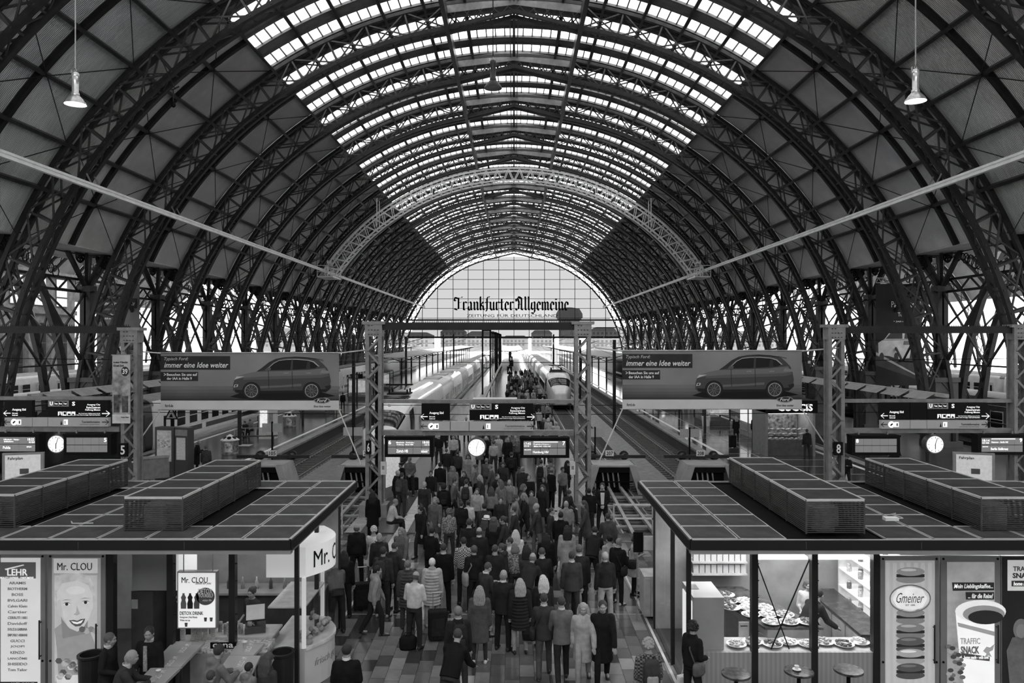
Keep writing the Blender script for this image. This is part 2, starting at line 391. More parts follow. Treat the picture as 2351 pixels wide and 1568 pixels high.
# cast scrollwork filling the spandrel beside each column
for k in range(26):
    u = -4.4 + 8.8 * ((k * .618) % 1); w = 11.2 + 3.4 * ((k * .382 + .11) % 1); r = .22 + .2 * ((k * .73) % 1)
    lad.tube([(.05, u + r * math.cos(j * .8), w + r * math.sin(j * .8)) for j in range(9)], .045, 4, False)
LADM = lad.data('spandrel_lattice', IRON_D)
for s, sn in ((-1, 'south'), (1, 'north')):
    for i, d in enumerate(RIBS[1:]):
        n = len(RIBS) - 2 - i
        lab = 'branching iron column with scrollwork rosettes beside track %s, ' % ('four' if s < 0 else 'nine') + ('at the glazed gable' if n == 0 else '%s before the glazed gable' % ORD[n - 1])
        c = thing('branching_column', lab, 'column', (s * 28.6, d + .4, 0), 0, 'columns between the halls')
        if s > 0: c.rotation_euler = (0, 0, math.pi)
        for me in COLM: obj(me.name, me, c)
        for me in STRUT: obj('strut', me, c)
        obj('spandrel_lattice', LADM, c)
# ---------------------------------------------------------------- crane rails, maintenance gantry
for s, nm in ((-1, 'four'), (1, 'nine')):
    t = thing('crane_rail', 'long pale steel rail hung from the arch girders above track ' + nm, 'rail', (s * 22.3, 0, 15.2), 0, 'rails of the travelling gantry')
    m = MB(); m.box(-.1, .1, 18, RIBS[-1], -.06, .06); m.box(-.03, .03, 18, RIBS[-1], -.2, -.06); m.box(-.1, .1, 18, RIBS[-1], -.26, -.2); m.build('beam', M(.85, .4, 0, .1, 2), t)
    for d in RIBS:
        for y in (-.38, .38):
            m = MB(); m.bar((0, d + y, 0), (s * .75, d + y, 1.5), .06); m.build('hanger', STEEL, t)
t = thing('maintenance_gantry', 'pale lattice arch gantry travelling on rails under the roof', 'gantry', (0, 89, 0))
g1, g2 = MB(), MB(); TG = math.radians(57)
for y in (-.8, .8):
    for R in (26.4, 25.0): sweep(g1, R, -TG, TG, 60, y - .07, y + .07, .16)
    for k in range(40):
        a, b = -TG + 2 * TG * k / 40, -TG + 2 * TG * (k + 1) / 40
        g2.bar(arc(25.0, a, y), arc(26.4, (a + b) / 2, y), .08); g2.bar(arc(26.4, (a + b) / 2, y), arc(25.0, b, y), .08)
for k in range(41):
    a = -TG + 2 * TG * k / 40; g2.bar(arc(25.0, a, -.8), arc(25.0, a, .8), .08); g2.bar(arc(26.4, a, -.8), arc(26.4, a, .8), .06)
    if k < 40: g2.bar(arc(25, a, -.8), arc(25, a + 2 * TG / 40, .8), .06)
PALE = M(.85, .4, 0, .1, 3)
g1.build('arch_chord', PALE, t); g2.build('arch_lacing', PALE, t)
for s in (-1, 1):
    m = MB(); x = s * 21.6
    m.box(x - .9, x + .9, -2, 2, 14.15, 14.3)
    for yy in (-2, 2):
        for xx in (-.9, 0, .9): m.bar((x + xx, yy, 14.3), (x + xx, yy, 15.5), .06)
        for zz in (14.8, 15.5): m.bar((x - .9, yy, zz), (x + .9, yy, zz), .06)
    m.bar((x, -.8, 14.3), (x, -.8, 16.2), .14); m.bar((x, .8, 14.3), (x, .8, 16.2), .14)
    m.build('end_platform', PALE, t)
    m = MB(); xx = s * 15.5; b = arc(26.4, s * math.radians(37), 0)
    for yy in (-.8, .8): m.bar((b[0], yy, b[2] - 1.5), (b[0], yy, b[2] + 1.8), .1)
    m.build('mast', PALE, t)
# ---------------------------------------------------------------- far gable: glazed screen
gy = RIBS[-1] + .5; wn1 = struct('window_1'); px_m = F / gy
cols = [-23.0, -19.2, -15.3, -11.5, -7.67, -3.83, 0, 3.83, 7.67, 11.5, 15.3, 19.2, 23.0]
rows = [7.6 + 2.42 * k for k in range(9)]
def hz(x): return ZC + math.sqrt(max(0, RI ** 2 - x * x))
for x in cols:
    m = MB(); m.bar((x, gy, 7.4), (x, gy, hz(x)), .14, .14); m.build('mullion', IRON_D, wn1)
for z in rows:
    w = math.sqrt(max(.1, RI ** 2 - (z - ZC) ** 2)); m = MB(); m.bar((-w, gy, z), (w, gy, z), .14 if z > 8 else .4, .12 if z > 8 else .45); m.build('transom', IRON_D, wn1)
m = MB(); m.bar((-27, gy, 11.95), (27, gy, 11.95), .5, .35); m.build('crane_beam', IRON_D, wn1)
GG = glass('gable_glass', .03, .165, .05)
xs = [-27.2] + cols + [27.2]
for i in range(len(xs) - 1):
    for j in range(len(rows)):
        x0, x1, z0 = xs[i] + .05, xs[i + 1] - .05, rows[j] + .05; z1 = rows[j + 1] - .05 if j + 1 < len(rows) else 28.2
        top = lambda x: min(z1, hz(x))
        if top(x0) <= z0 and top(x1) <= z0: continue
        pts = [(x0 + (x1 - x0) * k / 4, top(x0 + (x1 - x0) * k / 4)) for k in range(5)]
        pts = [(x, max(z, z0)) for x, z in pts]
        m = MB(); m.face([(x0, gy, z0), (x1, gy, z0)] + [(x, gy, z) for x, z in reversed(pts)]); m.build('pane', GG, wn1)
for s in (-1, 1):                                        # side hall gables, glazed above a beam
    w2 = struct('window_%d' % (2 if s < 0 else 3)); m = MB()
    for k in range(-6, 7):
        x = s * 58.5 + k * 3.9; m.bar((x, gy, 7.5), (x, gy, ZC + math.sqrt(28 ** 2 - (k * 3.9) ** 2)), .14)
    for z in rows:
        w = math.sqrt(max(.1, 27.5 ** 2 - (z - ZC) ** 2)); m.bar((s * 58.5 - w, gy, z), (s * 58.5 + w, gy, z), .14)
    m.build('glazing_bar', IRON_D, w2)

# head building closing the hall behind the concourse, flanking walls of the concourse
wb = struct('wall_back'); m = MB(); m.box(-88, 88, -19.5, -18.5, -.8, 16); m.build('masonry', M(.3, .8, 0, .2, 1), wb)
m = MB()
for k in range(-6, 7):
    m.box(k * 12 - .5, k * 12 + .5, -18.9, -18.5, 0, 27)
for z in (16, 20, 24): m.box(-88, 88, -18.9, -18.6, z, z + .4)
m.build('pilaster', M(.35, .8, 0, .2, 1), wb)
for s, nm in ((-1, 'left'), (1, 'right')):
    w = struct('wall_' + nm); m = MB()
    x0, x1 = sorted((s * 88, s * 87)); m.box(x0, x1, -19, 27, -.8, 24); m.build('masonry', M(.3, .8, 0, .2, 1), w)
# stone station wing seen through the south columns
w = struct('wall_south_wing'); xw = -60.0
m = MB(); m.box(xw - 1.5, xw, 70, 104, -.8, 15.6); m.box(xw - 1.5, xw + .3, 70, 104, 10.3, 10.9); m.box(xw - 1.5, xw + .3, 70, 104, 15.2, 15.8); m.build('masonry', M(.32, .8, 0, .3, 1.5), w)
for k in range(7):
    y = 72 + k * 4.6
    for z0, z1, v in ((11.3, 15.0, .8), (1.5, 9.2, .05)):
        m = MB(); m.box(xw - .02, xw + .1, y, y + 2.4, z0, z1); f = m.build('window_frame', M(.16, .6), w)
        for a in range(4):
            for b in range(3):
                h = (z1 - z0) / 3; q = MB(); q.box(xw + .1, xw + .14, y + .08 + a * .58, y + .08 + a * .58 + .5, z0 + .1 + b * h, z0 + b * h + h - .1); q.build('pane', M(v, .15, 0, .1, 2, 0, .35 if v > .5 else 0), f)
    m = MB(); m.box(xw, xw + .5, y - 1.7, y - .5, -.8, 10.3); m.build('pilaster', M(.36, .8, 0, .3, 1.5), w)
# ================================================================ ground, platforms, tracks
BALL = M(.055, .9, 0, .6, 14, .9); PAVE = M(.065, .24, 0, .35, 1.2, .05, 0, .4); PAVE_R = M(.05, .1, 0, .4, 1.5, 0, 0, .7)
def slab(name, x0, x1, y0, y1, z0, z1, mat):
    m = MB(); m.box(x0, x1, y0, y1, z0, z1); o = m.build(name, mat); o['kind'] = 'structure'; return o
FE = 27.6                                                # where the track pits end at the concourse
slab('ground', -95, 95, FE - .1, 420, -1.5, -.8, BALL)
fl = slab('floor', -40, 40, -8, FE, -.8, -.02, M(.03, .4, 0, .2, 2))
fl_c = struct('floor_concourse')
tones = [M(v, .16, 0, .25, 2.5, 0, 0, .5) for v in (.04, .07, .1, .16, .22)]
TW, TL = .31, .56
tm = []
for t in tones:
    m = MB(); m.box(.004, TW - .004, .004, TL - .004, -.02, 0); tm.append(m.data('floor_tile', t))
rest = [MB() for _ in tones]; n = 0
cells = []
for i in range(-40, 40):
    for j in range(0, 42):
        y = 8 + j * TL + (i % 2) * TL * .5 + .1 * math.sin(i * 1.7); x = -.5 + i * TW
        if y < FE - TL: cells.append((y, x))
cells.sort()
for y, x in cells:
    k = random.choice((0, 0, 1, 1, 1, 2, 2, 2, 3, 3, 4))
    if -4.4 < x < 3.4 and y > 15.3 and n < 300: obj('floor_tile', tm[k], fl_c, (x, y, 0)); n += 1
    else: rest[k].box(x + .004, x + TW - .004, y + .004, y + TL - .004, -.02, 0)
for k, r in enumerate(rest): stuff(r.build('floor_tile', tones[k], fl_c))
# platforms
PL = {'6': (-6.1, 3.5), '4': (-22.9, -14.5), '8': (11.6, 20.0)}
for (nm, x0, x1, y1, z) in (('platform_between_trains', -6.1, 3.5, 400, 0), ('platform_four_five', -22.9, -14.5, 400, 0), ('platform_eight_nine', 11.6, 20.0, 400, 0),
                            ('luggage_platform_five_six', -11.2, -9.4, 180, -.3), ('luggage_platform_seven_eight', 6.55, 8.05, 180, -.3),
                            ('column_platform_south', -30.5, -26.2, 188, -.1), ('column_platform_north', 22.8, 30.5, 188, -.1),
                            ('platform_side_south', -47, -38, 300, 0), ('platform_side_north', 38, 47, 300, 0), ('platform_outer_south', -66, -57, 300, 0), ('platform_outer_north', 57, 66, 300, 0)):
    st = struct(nm); m = MB(); m.box(x0, x1, FE, y1, -.8, z); m.build('platform_body', PAVE_R if 'eight_nine' in nm else (M(.2, .45, 0, .3, 3) if 'luggage' in nm else PAVE), st)
    if z == 0 and 'side' not in nm and 'outer' not in nm:
        m = MB(); m.box(x0 - .06, x0 + .5, FE, y1, -.12, .012); m.box(x1 - .5, x1 + .06, FE, y1, -.12, .012); m.build('coping', M(.28, .5, 0, .3, 2), st)
        if 'between' not in nm:
            m = MB(); m.box(x0 + .95, x0 + 1.2, FE, y1, 0, .008); m.box(x1 - 1.2, x1 - .95, FE, y1, 0, .008); m.build('white_line', M(.85, .5, 0, .1, 3), st)
        else:
            for x in (-4.3, 1.55):
                m = MB()
                for k in range(150): m.box(x, x + .42, FE - 3 + k * .6, FE - 2.43 + k * .6, -.02, .012)
                stuff(m.build('tactile_strip', M(.5, .6, 0, .15, 6), st))
for x in (-4.32, 3.28):                                  # pale joint lines along the kiosk fronts
    slab('floor_joint_line', x, x + .06, 12, FE, -.02, .004, M(.55, .4))
for y in (19.4, 23.3, 26.4): slab('floor_joint_line', -4.3, 4.4, y, y + .03, -.02, .003, M(.4, .4))
# platform 8 light paving grid
gp = struct('platform_paving_lines'); m = MB()
for k in range(14): m.box(12.9, 19, 30 + k * 2.4, 30.04 + k * 2.4, 0, .006)
m.box(14.6, 14.66, FE, 110, 0, .006); m.build('paving_line', M(.4, .4), gp)
# tracks
def track(x, y0, y1, label):
    t = thing('railway_track', label, 'track', (x, 0, -.8), 0, 'tracks of the station')
    for s in (-1, 1):
        m = MB(); xx = s * .755; m.box(xx - .035, xx + .035, y0, y1, .16, .2); m.box(xx - .01, xx + .01, y0, y1, .05, .16); m.box(xx - .07, xx + .07, y0, y1, .03, .05)
        m.build('rail', M(.42, .28, .8, .1, 3), t)
    m = MB(); k = y0
    while k < min(y1, 130): m.box(-1.3, 1.3, k, k + .24, -.04, .04); k += .62
    stuff(m.build('sleeper', M(.11, .8, 0, .3, 5), t))
    m = MB(); yy = y0                                    # rail fastenings
    while yy < min(y1, 80):
        for s in (-.9, -.61, .61, .9): m.box(s - .05, s + .05, yy + .05, yy + .2, .03, .1)
        yy += .62
    stuff(m.build('rail_clip', M(.2, .5, .4), t)); return t
TR = {'six': -7.75, 'seven': 5.05, 'five': -12.75, 'eight': 9.85, 'four': -24.45, 'nine': 21.45}
for nm, x in TR.items():
    track(x, FE + .3 if nm in ('six', 'seven', 'five', 'eight') else 32, 400, 'railway track %s with steel rails on dark sleepers' % nm)
for k, x in enumerate((-33.8, -49, -54, -69, 33.8, 49, 54, 69)):
    track(x, 32, 300, 'railway track in the %s side hall, %s from the columns' % ('south' if x < 0 else 'north', ORD[k % 4]))
# ---------------------------------------------------------------- buffer stops
GREYP = M(.36, .4, 0, .15, 2)
def buffer_stop(x, num, nm):
    t = thing('buffer_stop', 'grey steel buffer stop numbered %s at the end of track %s' % (num, nm), 'buffer stop', (x, 38.3, -.8), 0, 'buffer stops')
    m = MB(); m.box(-1.05, 1.05, 0, 1.9, 1.38, 1.46); m.build('top_plate', GREYP, t)
    for s in (-1, 1):
        m = MB(); a = [(s * .75, 1.46), (s * 1.12, 1.46), (s * 1.5, -.02), (s * 1.2, -.02)]
        m.prism(a, -.1, .12); m.face([(s * 1.08, 0, 1.46), (s * 1.45, 0, 0), (s * 1.45, 2.2, 0), (s * 1.08, 1.9, 1.46)]); m.build('leg', GREYP, t)
    m = MB(); m.box(-.78, .78, .03, .15, 1.1, 1.4); m.box(-.95, .95, .05, .12, .6, .66); m.box(-.85, .85, .5, .6, .02, 1.2); m.build('front_panel', BLACK, t)
    for k in range(4):
        m = MB(); m.bar((-.45 + k * .26, .45, .3), (-.55 + k * .26, -.2 + .6, 1.05), .07); m.build('slanted_bar', M(.5, .4, .4), t)
    m = MB(); m.bar((-1.9, 2.0, 1.62), (1.9, 2.0, 1.62), .2, .16); m.build('buffer_beam', DARK, t)
    for s in (-.85, .85):
        m = MB(); m.tube([(s, 2.0, 1.6), (s, 2.5, 1.6)], .16, 10); m.tube([(s, 2.5, 1.6), (s, 2.62, 1.6)], .25, 12); m.build('buffer', DARK, t)
    m = MB(); m.box(-.22, .22, 1.85, 1.88, 1.66, 1.96); p = m.build('number_plate', M(.7, .5), t)
    write(num, -.17, .17, 1.71, 1.91, 1.845, BLACK, p)
    m = MB()
    for k in range(5): m.bar((-1.1, -9.5 + k * 1.9, .25), (1.1, -9.5 + k * 1.9, .25), .16, .08)
    m.bar((-.45, -10, .25), (-.3, 0, .35), .14); m.bar((.45, -10, .25), (.3, 0, .35), .14); m.build('brake_rail', M(.4, .4, .5, .2, 3), t)
buffer_stop(TR['seven'], '207', 'seven'); buffer_stop(TR['six'], '206', 'six'); buffer_stop(TR['five'], '105', 'five'); buffer_stop(TR['eight'], '208', 'eight')
def stop_signal(px, pyb, d, nm):
    t = thing('stop_signal', 'thin black post with two grey square plates behind buffer stop of track ' + nm, 'signal', (X(px, d), d, 0), 0, 'stop plates at the buffers')
    zt = Z(pyb, d); m = MB(); m.box(-.04, .04, -.04, .04, -.8, zt + .12); m.build('post', BLACK, t)
    for s in (-1, 1):
        m = MB(); m.box(s * .28 - .24, s * .28 + .24, -.06, -.04, zt - .42, zt + .03); m.build('plate', M(.42, .5, 0, .1, 3), t)
stop_signal(625, 973, 40.6, 'five'); stop_signal(811, 982, 40.6, 'six'); stop_signal(1366, 985, 40.6, 'seven'); stop_signal(1583, 986, 40.6, 'eight')
# fences across the pit ends
for x0, x1, nm in ((3.6, 6.4, 'seven'), (-10.4, -6.2, 'six')):
    t = thing('guard_rail', 'pale tubular guard rail across the end of track ' + nm, 'railing', (0, FE - .15, 0), 0, 'guard rails at the pits')
    for z in (.55, 1.05):
        m = MB(); m.bar((x0, 0, z), (x1, 0, z), .05); m.build('rail', M(.7, .4, .3), t)
    for x in (x0, (x0 + x1) / 2, x1):
        m = MB(); m.bar((x, 0, -.05), (x, 0, 1.08), .05); m.build('post', M(.5, .4, .3), t)
# ================================================================ gantries, signs, clocks, boards, banners
GD = 30.3
POSTM = M(.22, .5, .2, .2, 4)
def gx(px): return X(px, GD)
def gz(py): return Z(py, GD)
def lattice_post(parent, x, ztop, w=.5):
    m = MB()
    for s in (-1, 1):
        for y in (-.2, .2): m.box(x + s * w / 2 - .07, x + s * w / 2 + .07, GD + y - .05, GD + y + .05, 0, ztop)
        m.box(x + s * w / 2 - .02, x + s * w / 2 + .02, GD - .2, GD + .2, 0, ztop)
    m.box(x - w / 2 - .09, x + w / 2 + .09, GD - .27, GD + .27, ztop - .6, ztop)
    m.box(x - w / 2 - .2, x + w / 2 + .2, GD - .3, GD + .3, ztop - .12, ztop); m.box(x - .55, x + .55, GD - .4, GD + .4, 0, .5)
    k = 0; z = .5
    while z < ztop - .7:
        s = 1 if k % 2 else -1
        m.bar((x - s * w / 2, GD - .24, z), (x + s * w / 2, GD - .24, z + .55), .08, .03, (0, 1, 0)); m.bar((x - s * w / 2, GD + .24, z), (x + s * w / 2, GD + .24, z + .55), .08, .03, (0, 1, 0)); z += .55; k += 1
    m.build('lattice_post', POSTM, parent)
    m = MB()
    for q in range(10): m.lathe([(.03, 0), (.03, .02)], (x - .18 + .12 * (q % 4), GD - .285, ztop - .52 + .17 * (q // 4)), 6)
    stuff(m.build('rivet', BLACK, parent))
def arrow(mb, x, z, s, L, y):
    mb.bar((x, y, z), (x + s * L, y, z), .015, .035 * L / .3)
    for q in (-1, 1): mb.bar((x + s * L, y, z), (x + s * L * .55, y, z + q * L * .38), .015, .035 * L / .3, (0, 1, 0))
def sign_set(parent, lx, rx, mx0, mx1, y0, y1, y2, y3, closed):
    """black exit panels above a grey strip; lx, rx: pixel spans of the two panels, mx: the middle field"""
    WH = M(.85, .5, 0, 0, 1, 0, .35)
    yb = GD - .32
    def panel(a, b, p0, p1, mat, nm):
        m = MB(); m.box(gx(a), gx(b), yb, yb + .2, gz(p1), gz(p0)); return m.build(nm, mat, parent)
    w = rx[1] - rx[0]; hh = y1 - y0
    P1 = panel(lx[0], lx[1], y0, y1, BLACK, 'exit_panel'); P2 = panel(rx[0], rx[1], y0, y1, BLACK, 'exit_panel')
    if closed: panel(lx[1] + 1, rx[0] - 1, y0, y1, BLACK, 'blank_panel')
    GREY = M(.3, .5, 0, .05, 2, 0, .12)
    S1 = panel(lx[0], lx[1], y2, y3, GREY, 'grey_strip'); S2 = panel(lx[1] + 2, rx[0] - 2, y2, y3, GREY, 'grey_strip'); S3 = panel(rx[0], rx[1], y2, y3, GREY, 'grey_strip')
    f = yb - .005
    def T(s, x0, x1, p0, p1, par, mat=WH, b=.012): write(s, gx(x0), gx(x1), gz(p1), gz(p0), f, mat, par, b)
    L = lx[1] - lx[0]; r0 = rx[0]
    T('Ausgang Süd', lx[0] + L * .28, lx[0] + L * .78, y0 + hh * .48, y0 + hh * .66, P1)
    T('Exit south', lx[0] + L * .28, lx[0] + L * .48, y0 + hh * .74, y0 + hh * .82, P1); T('Sortie sud', lx[0] + L * .28, lx[0] + L * .48, y0 + hh * .86, y0 + hh * .94, P1)
    m = MB(); arrow(m, gx(lx[0] + L * .22), gz(y0 + hh * .78), -1, .27, f); m.build('arrow', WH, P1)
    m = MB(); m.box(gx(r0), gx(r0 + w * .345), f - .004, f, gz(y0 + hh * .37), gz(y0)); tp = m.build('transit_field', M(.25, .5), P2)
    f2 = f - .008
    write('U', gx(r0 + w * .03), gx(r0 + w * .08), gz(y0 + hh * .3), gz(y0 + hh * .07), f2, WH, tp, .03)
    for k, s in enumerate(('Tram', 'Bus', 'Taxi')):
        cx = r0 + w * (.135 + .075 * k); m = MB()
        if k == 1: m.prism(ring_pts(gx(cx), gz(y0 + hh * .19), w * .035 / 57.7, w * .035 / 57.7, 16), f2 - .002, f2 + .003)
        else: m.box(gx(cx - w * .032), gx(cx + w * .032), f2 - .002, f2 + .003, gz(y0 + hh * .3), gz(y0 + hh * .08))
        b = m.build('pictogram', BLACK, tp); write(s, gx(cx - w * .026), gx(cx + w * .026), gz(y0 + hh * .24), gz(y0 + hh * .14), f2 - .006, WH, b)
    T('S', r0 + w * .4, r0 + w * .45, y0 + hh * .07, y0 + hh * .32, P2, WH, .03)
    for k, s in enumerate(('Ausgang City', 'ReiseZentrum', 'Fußweg Messe')):
        ww = (.22, .23, .25)[k]; T(s, r0 + w * (.87 - ww), r0 + w * .87, y0 + hh * (.2 + .16 * k), y0 + hh * (.33 + .16 * k), P2)
    T('Exit, Travel Centre, Walking route to the Fair', r0 + w * .51, r0 + w * .87, y0 + hh * .77, y0 + hh * .83, P2); T('Sortie, Centre de voyage, Trajet à pied Exposition', r0 + w * .47, r0 + w * .87, y0 + hh * .86, y0 + hh * .93, P2)
    for k in range(4):
        m = MB(); a = r0 + w * (.165 + .075 * k); m.box(gx(a), gx(a + w * .065), f - .004, f, gz(y0 + hh * .93), gz(y0 + hh * .68)); pc = m.build('pictogram', WH, P2)
        m = MB(); xx, zz, q = gx(a), gz(y0 + hh * .93), w * .065 / 57.7
        if k == 0: m.prism([(xx + q * .2, zz), (xx + q * .45, zz + q * .4), (xx + q * .35, zz + q * .8), (xx + q * .6, zz + q * .9), (xx + q * .7, zz + q * .3), (xx + q * .9, zz)], f - .007, f - .003)
        elif k == 1: m.box(xx + q * .3, xx + q * .95, f - .007, f - .003, zz + q * .3, zz + q * .9)
        elif k == 2: m.prism([(xx + q * .2, zz + q * .1), (xx + q * .9, zz + q * .1), (xx + q * .9, zz + q * .5), (xx + q * .3, zz + q * .6)], f - .007, f - .003)
        else: m.prism([(xx + q * .1, zz + q * .05), (xx + q * .4, zz + q * .7), (xx + q * .6, zz + q * .4), (xx + q * .9, zz + q * .1)], f - .007, f - .003)
        m.build('figure', BLACK, pc)
    m = MB(); arrow(m, gx(r0 + w * .9), gz(y0 + hh * .8), 1, .3, f); m.build('arrow', WH, P2)
    h3 = y3 - y2
    m = MB(); arrow(m, gx(lx[0] + L * .2), gz(y2 + h3 * .5), -1, .24, f); m.build('arrow', BLACK, S1)
    m = MB(); m.prism(ring_pts(gx(lx[0] + L * .35), gz(y2 + h3 * .5), .13, .13, 16), f - .004, f); m.box(gx(lx[0] + L * .45), gx(lx[0] + L * .61), f - .004, f, gz(y3 - h3 * .2), gz(y2 + h3 * .2)); m.build('pictogram', WH, S1)
    m = MB(); m.bar((gx(lx[0] + L * .31), f - .007, gz(y2 + h3 * .62)), (gx(lx[0] + L * .39), f - .007, gz(y2 + h3 * .4)), .01, .05); m.box(gx(lx[0] + L * .53), gx(lx[0] + L * .57), f - .009, f - .004, gz(y3 - h3 * .32), gz(y2 + h3 * .35)); m.build('pictogram', BLACK, S1)
    m = MB(); m.box(gx(r0 + w * .26), gx(r0 + w * .33), f - .004, f, gz(y3 - h3 * .2), gz(y2 + h3 * .2)); m.build('pictogram', WH, S3)
    m = MB(); m.box(gx(r0 + w * .28), gx(r0 + w * .29), f - .009, f - .004, gz(y3 - h3 * .3), gz(y2 + h3 * .35)); m.prism([(gx(r0 + w * .205), gz(y3 - h3 * .2)), (gx(r0 + w * .22), gz(y2 + h3 * .3)), (gx(r0 + w * .235), gz(y3 - h3 * .2))], f - .005, f); m.build('pictogram', BLACK, S3)
    T('Touristinformation', r0 + w * .56, r0 + w * .86, y2 + h3 * .35, y2 + h3 * .6, S3, BLACK, 0); T('Tourist information - Information touristique', r0 + w * .53, r0 + w * .86, y2 + h3 * .74, y2 + h3 * .82, S3, BLACK, 0)
    m = MB(); arrow(m, gx(r0 + w * .9), gz(y2 + h3 * .5), 1, .26, f); m.build('arrow', BLACK, S3)
def board(px0, px1, py0, py1, label, lines, num, numright, bar):
    t = thing('departure_board', label, 'departure board', (0, 0, 0), 0, 'departure boards'); y = GD - .5
    x0, x1, z0, z1 = gx(px0), gx(px1), gz(py1), gz(py0); w, h = x1 - x0, z1 - z0
    m = MB(); m.box(x0, x1, y, y + .45, z0, z1); m.box(x0 - .02, x1 + .02, y - .03, y + .45, z1 - .03, z1 + .04); m.build('housing', BLACK, t)
    SCR = M(.17, .35, 0, .05, 3, 0, .32); WH = M(.9, .5, 0, 0, 1, 0, .5)
    for k in range(2):
        for c in range(5):
            a, b = x0 + w * (.07 + .172 * c), x0 + w * (.07 + .172 * (c + 1)) - .012; m = MB()
            m.box(a, b, y - .02, y, z0 + h * (.16 + .37 * (1 - k)), z0 + h * (.16 + .37 * (1 - k) + .34)); m.build('display_panel', SCR, t)
    for s, u0, u1, v0, v1 in lines: write(s, x0 + w * u0, x0 + w * u1, z0 + h * v0, z0 + h * v1, y - .025, WH, t, .008)
    u = .86 if numright else .08
    write(num, x0 + w * u, x0 + w * (u + .055), z0 + h * .66, z0 + h * .86, y - .025, WH, t, .02, name='platform_number')
    if bar:
        m = MB(); m.box(x0 + w * .27, x0 + w * .77, y - .026, y - .02, z0 + h * .79, z0 + h * .86); m.build('ticker_bar', M(.6, .5, 0, 0, 1, 0, .4), t)
    for s in (.2, .8):
        m = MB(); m.bar((x0 + w * s, y + .25, z1), (x0 + w * s, y + .25, z1 + .15), .06); m.build('hanger', POSTM, t)
def clock(px, py, nm):
    t = thing('station_clock', 'round white station clock with black hands hanging under ' + nm, 'clock', (gx(px), GD - .1, gz(py)), 0, 'station clocks'); r = .335
    m = MB(); m.rings([[(rr * math.cos(a * math.pi / 16), yy, rr * math.sin(a * math.pi / 16)) for a in range(32)] for rr, yy in ((r, -.18), (r + .03, -.2), (r + .04, .1), (r, .18))]); m.build('case', M(.12, .4, .3), t)
    m = MB(); m.prism(ring_pts(0, 0, r - .01, r - .01, 32), -.215, -.2); f = m.build('dial', M(.85, .5, 0, 0, 1, 0, .55), t)
    m = MB()
    for k in range(12):
        a = k * math.pi / 6; l = .25 if k % 3 else .23; m.bar((l * math.sin(a), -.22, l * math.cos(a)), (.3 * math.sin(a), -.22, .3 * math.cos(a)), .012, .03, (0, 1, 0))
    m.build('hour_mark', BLACK, f)
    a = math.radians(18); m = MB(); m.bar((-.04 * math.sin(a), -.225, -.04), (.28 * math.sin(a), -.225, .28 * math.cos(a)), .012, .028, (0, 1, 0)); m.build('minute_hand', BLACK, t)
    a = math.radians(181); m = MB(); m.bar((0, -.23, .04), (.19 * math.sin(a), -.23, .19 * math.cos(a)), .012, .045, (0, 1, 0)); m.build('hour_hand', BLACK, t)
    m = MB(); m.bar((0, 0, r), (0, 0, r + .2), .08); m.box(-.1, .1, -.1, .1, r, r + .05); m.build('hanger', POSTM, t)
def sign_gantry(label, posts, top, beams, sgn, nm):
    t = thing('sign_gantry', label, 'gantry', (0, 0, 0), 0, 'sign gantries at the platform heads')
    for p in posts: lattice_post(t, gx(p), gz(top))
    for a, b, y, h in beams:
        m = MB(); m.bar((gx(a), GD, gz(y)), (gx(b), GD, gz(y)), .3, h); m.build('cross_beam', POSTM if y > 800 else IRON_D, t)
    a, b, y, h = beams[0]; m = MB(); k = a
    while k < b: m.bar((gx(k), GD, gz(y)), (gx(k), GD, gz(y - 12)), .02); k += 5
    stuff(m.build('bird_spike', IRON_D, t))
    sign_set(t, *sgn)
    return t
sign_gantry('steel gantry between two lattice posts at the head of platform six and seven', (860, 1337), 738, [(872, 1330, 749, .3), (878, 1317, 921, .14), (878, 1317, 993, .2)], ((970, 1034), (1079, 1224), 1036, 1077, 925, 963, 966, 987, False), 'platform six')
sign_gantry('steel gantry with lattice post at the head of platform four and five', (303, -90), 752, [(-90, 296, 757, .28), (-60, 296, 914, .13), (-60, 278, 985, .18)], ((23, 85), (122, 258), 87, 120, 918, 955, 957, 977, False), 'platform four')
sign_gantry('steel gantry with lattice posts at the head of platform eight and nine', (1915, 2338), 745, [(1930, 2440, 757, .28), (1930, 2345, 920, .13), (1930, 2345, 988, .18)], ((2015, 2079), (2119, 2256), 2080, 2118, 923, 961, 963, 982, True), 'platform eight')
board(888, 998, 1001, 1045, 'black departure board of platform six reading Zürich HB', [('Mannheim - Karlsruhe -', .24, .62, .72, .79), ('Freiburg - Basel SBB', .25, .59, .6, .68), ('18:05', .78, .92, .7, .82), ('ICE 73', .82, .92, .6, .66), ('Zürich HB', .24, .48, .24, .39), ('A B C D E', .75, .9, .33, .38), ('______', .75, .88, .25, .3)], '6', False, False)
board(1194, 1305, 1003, 1047, 'black departure board of platform seven reading Hamburg Hbf', [('17:42', .08, .22, .68, .8), ('ICE 28', .08, .18, .58, .65), ('Flughafen/Airport -', .27, .62, .67, .74), ('Mainz Hbf - Köln Hbf', .28, .62, .57, .64), ('Hamburg Hbf', .26, .58, .22, .37), ('ABCDEFG', .08, .22, .4, .45)], '7', True, True)
board(2, 107, 994, 1039, 'black departure board of platform four reading Fulda', [('Offenbach - Hanau -', .25, .6, .72, .79), ('Schlüchtern', .26, .46, .62, .69), ('18:22', .77, .91, .7, .82), ('RE 4529', .8, .92, .58, .66), ('Fulda', .24, .4, .28, .42), ('EFGH', .75, .85, .35, .42)], '4', False, False)
board(163, 270, 995, 1041, 'black departure board of platform five with empty display', [], '5', True, False)
board(1943, 2052, 998, 1041, 'black departure board of platform eight with empty display', [], '8', False, False)
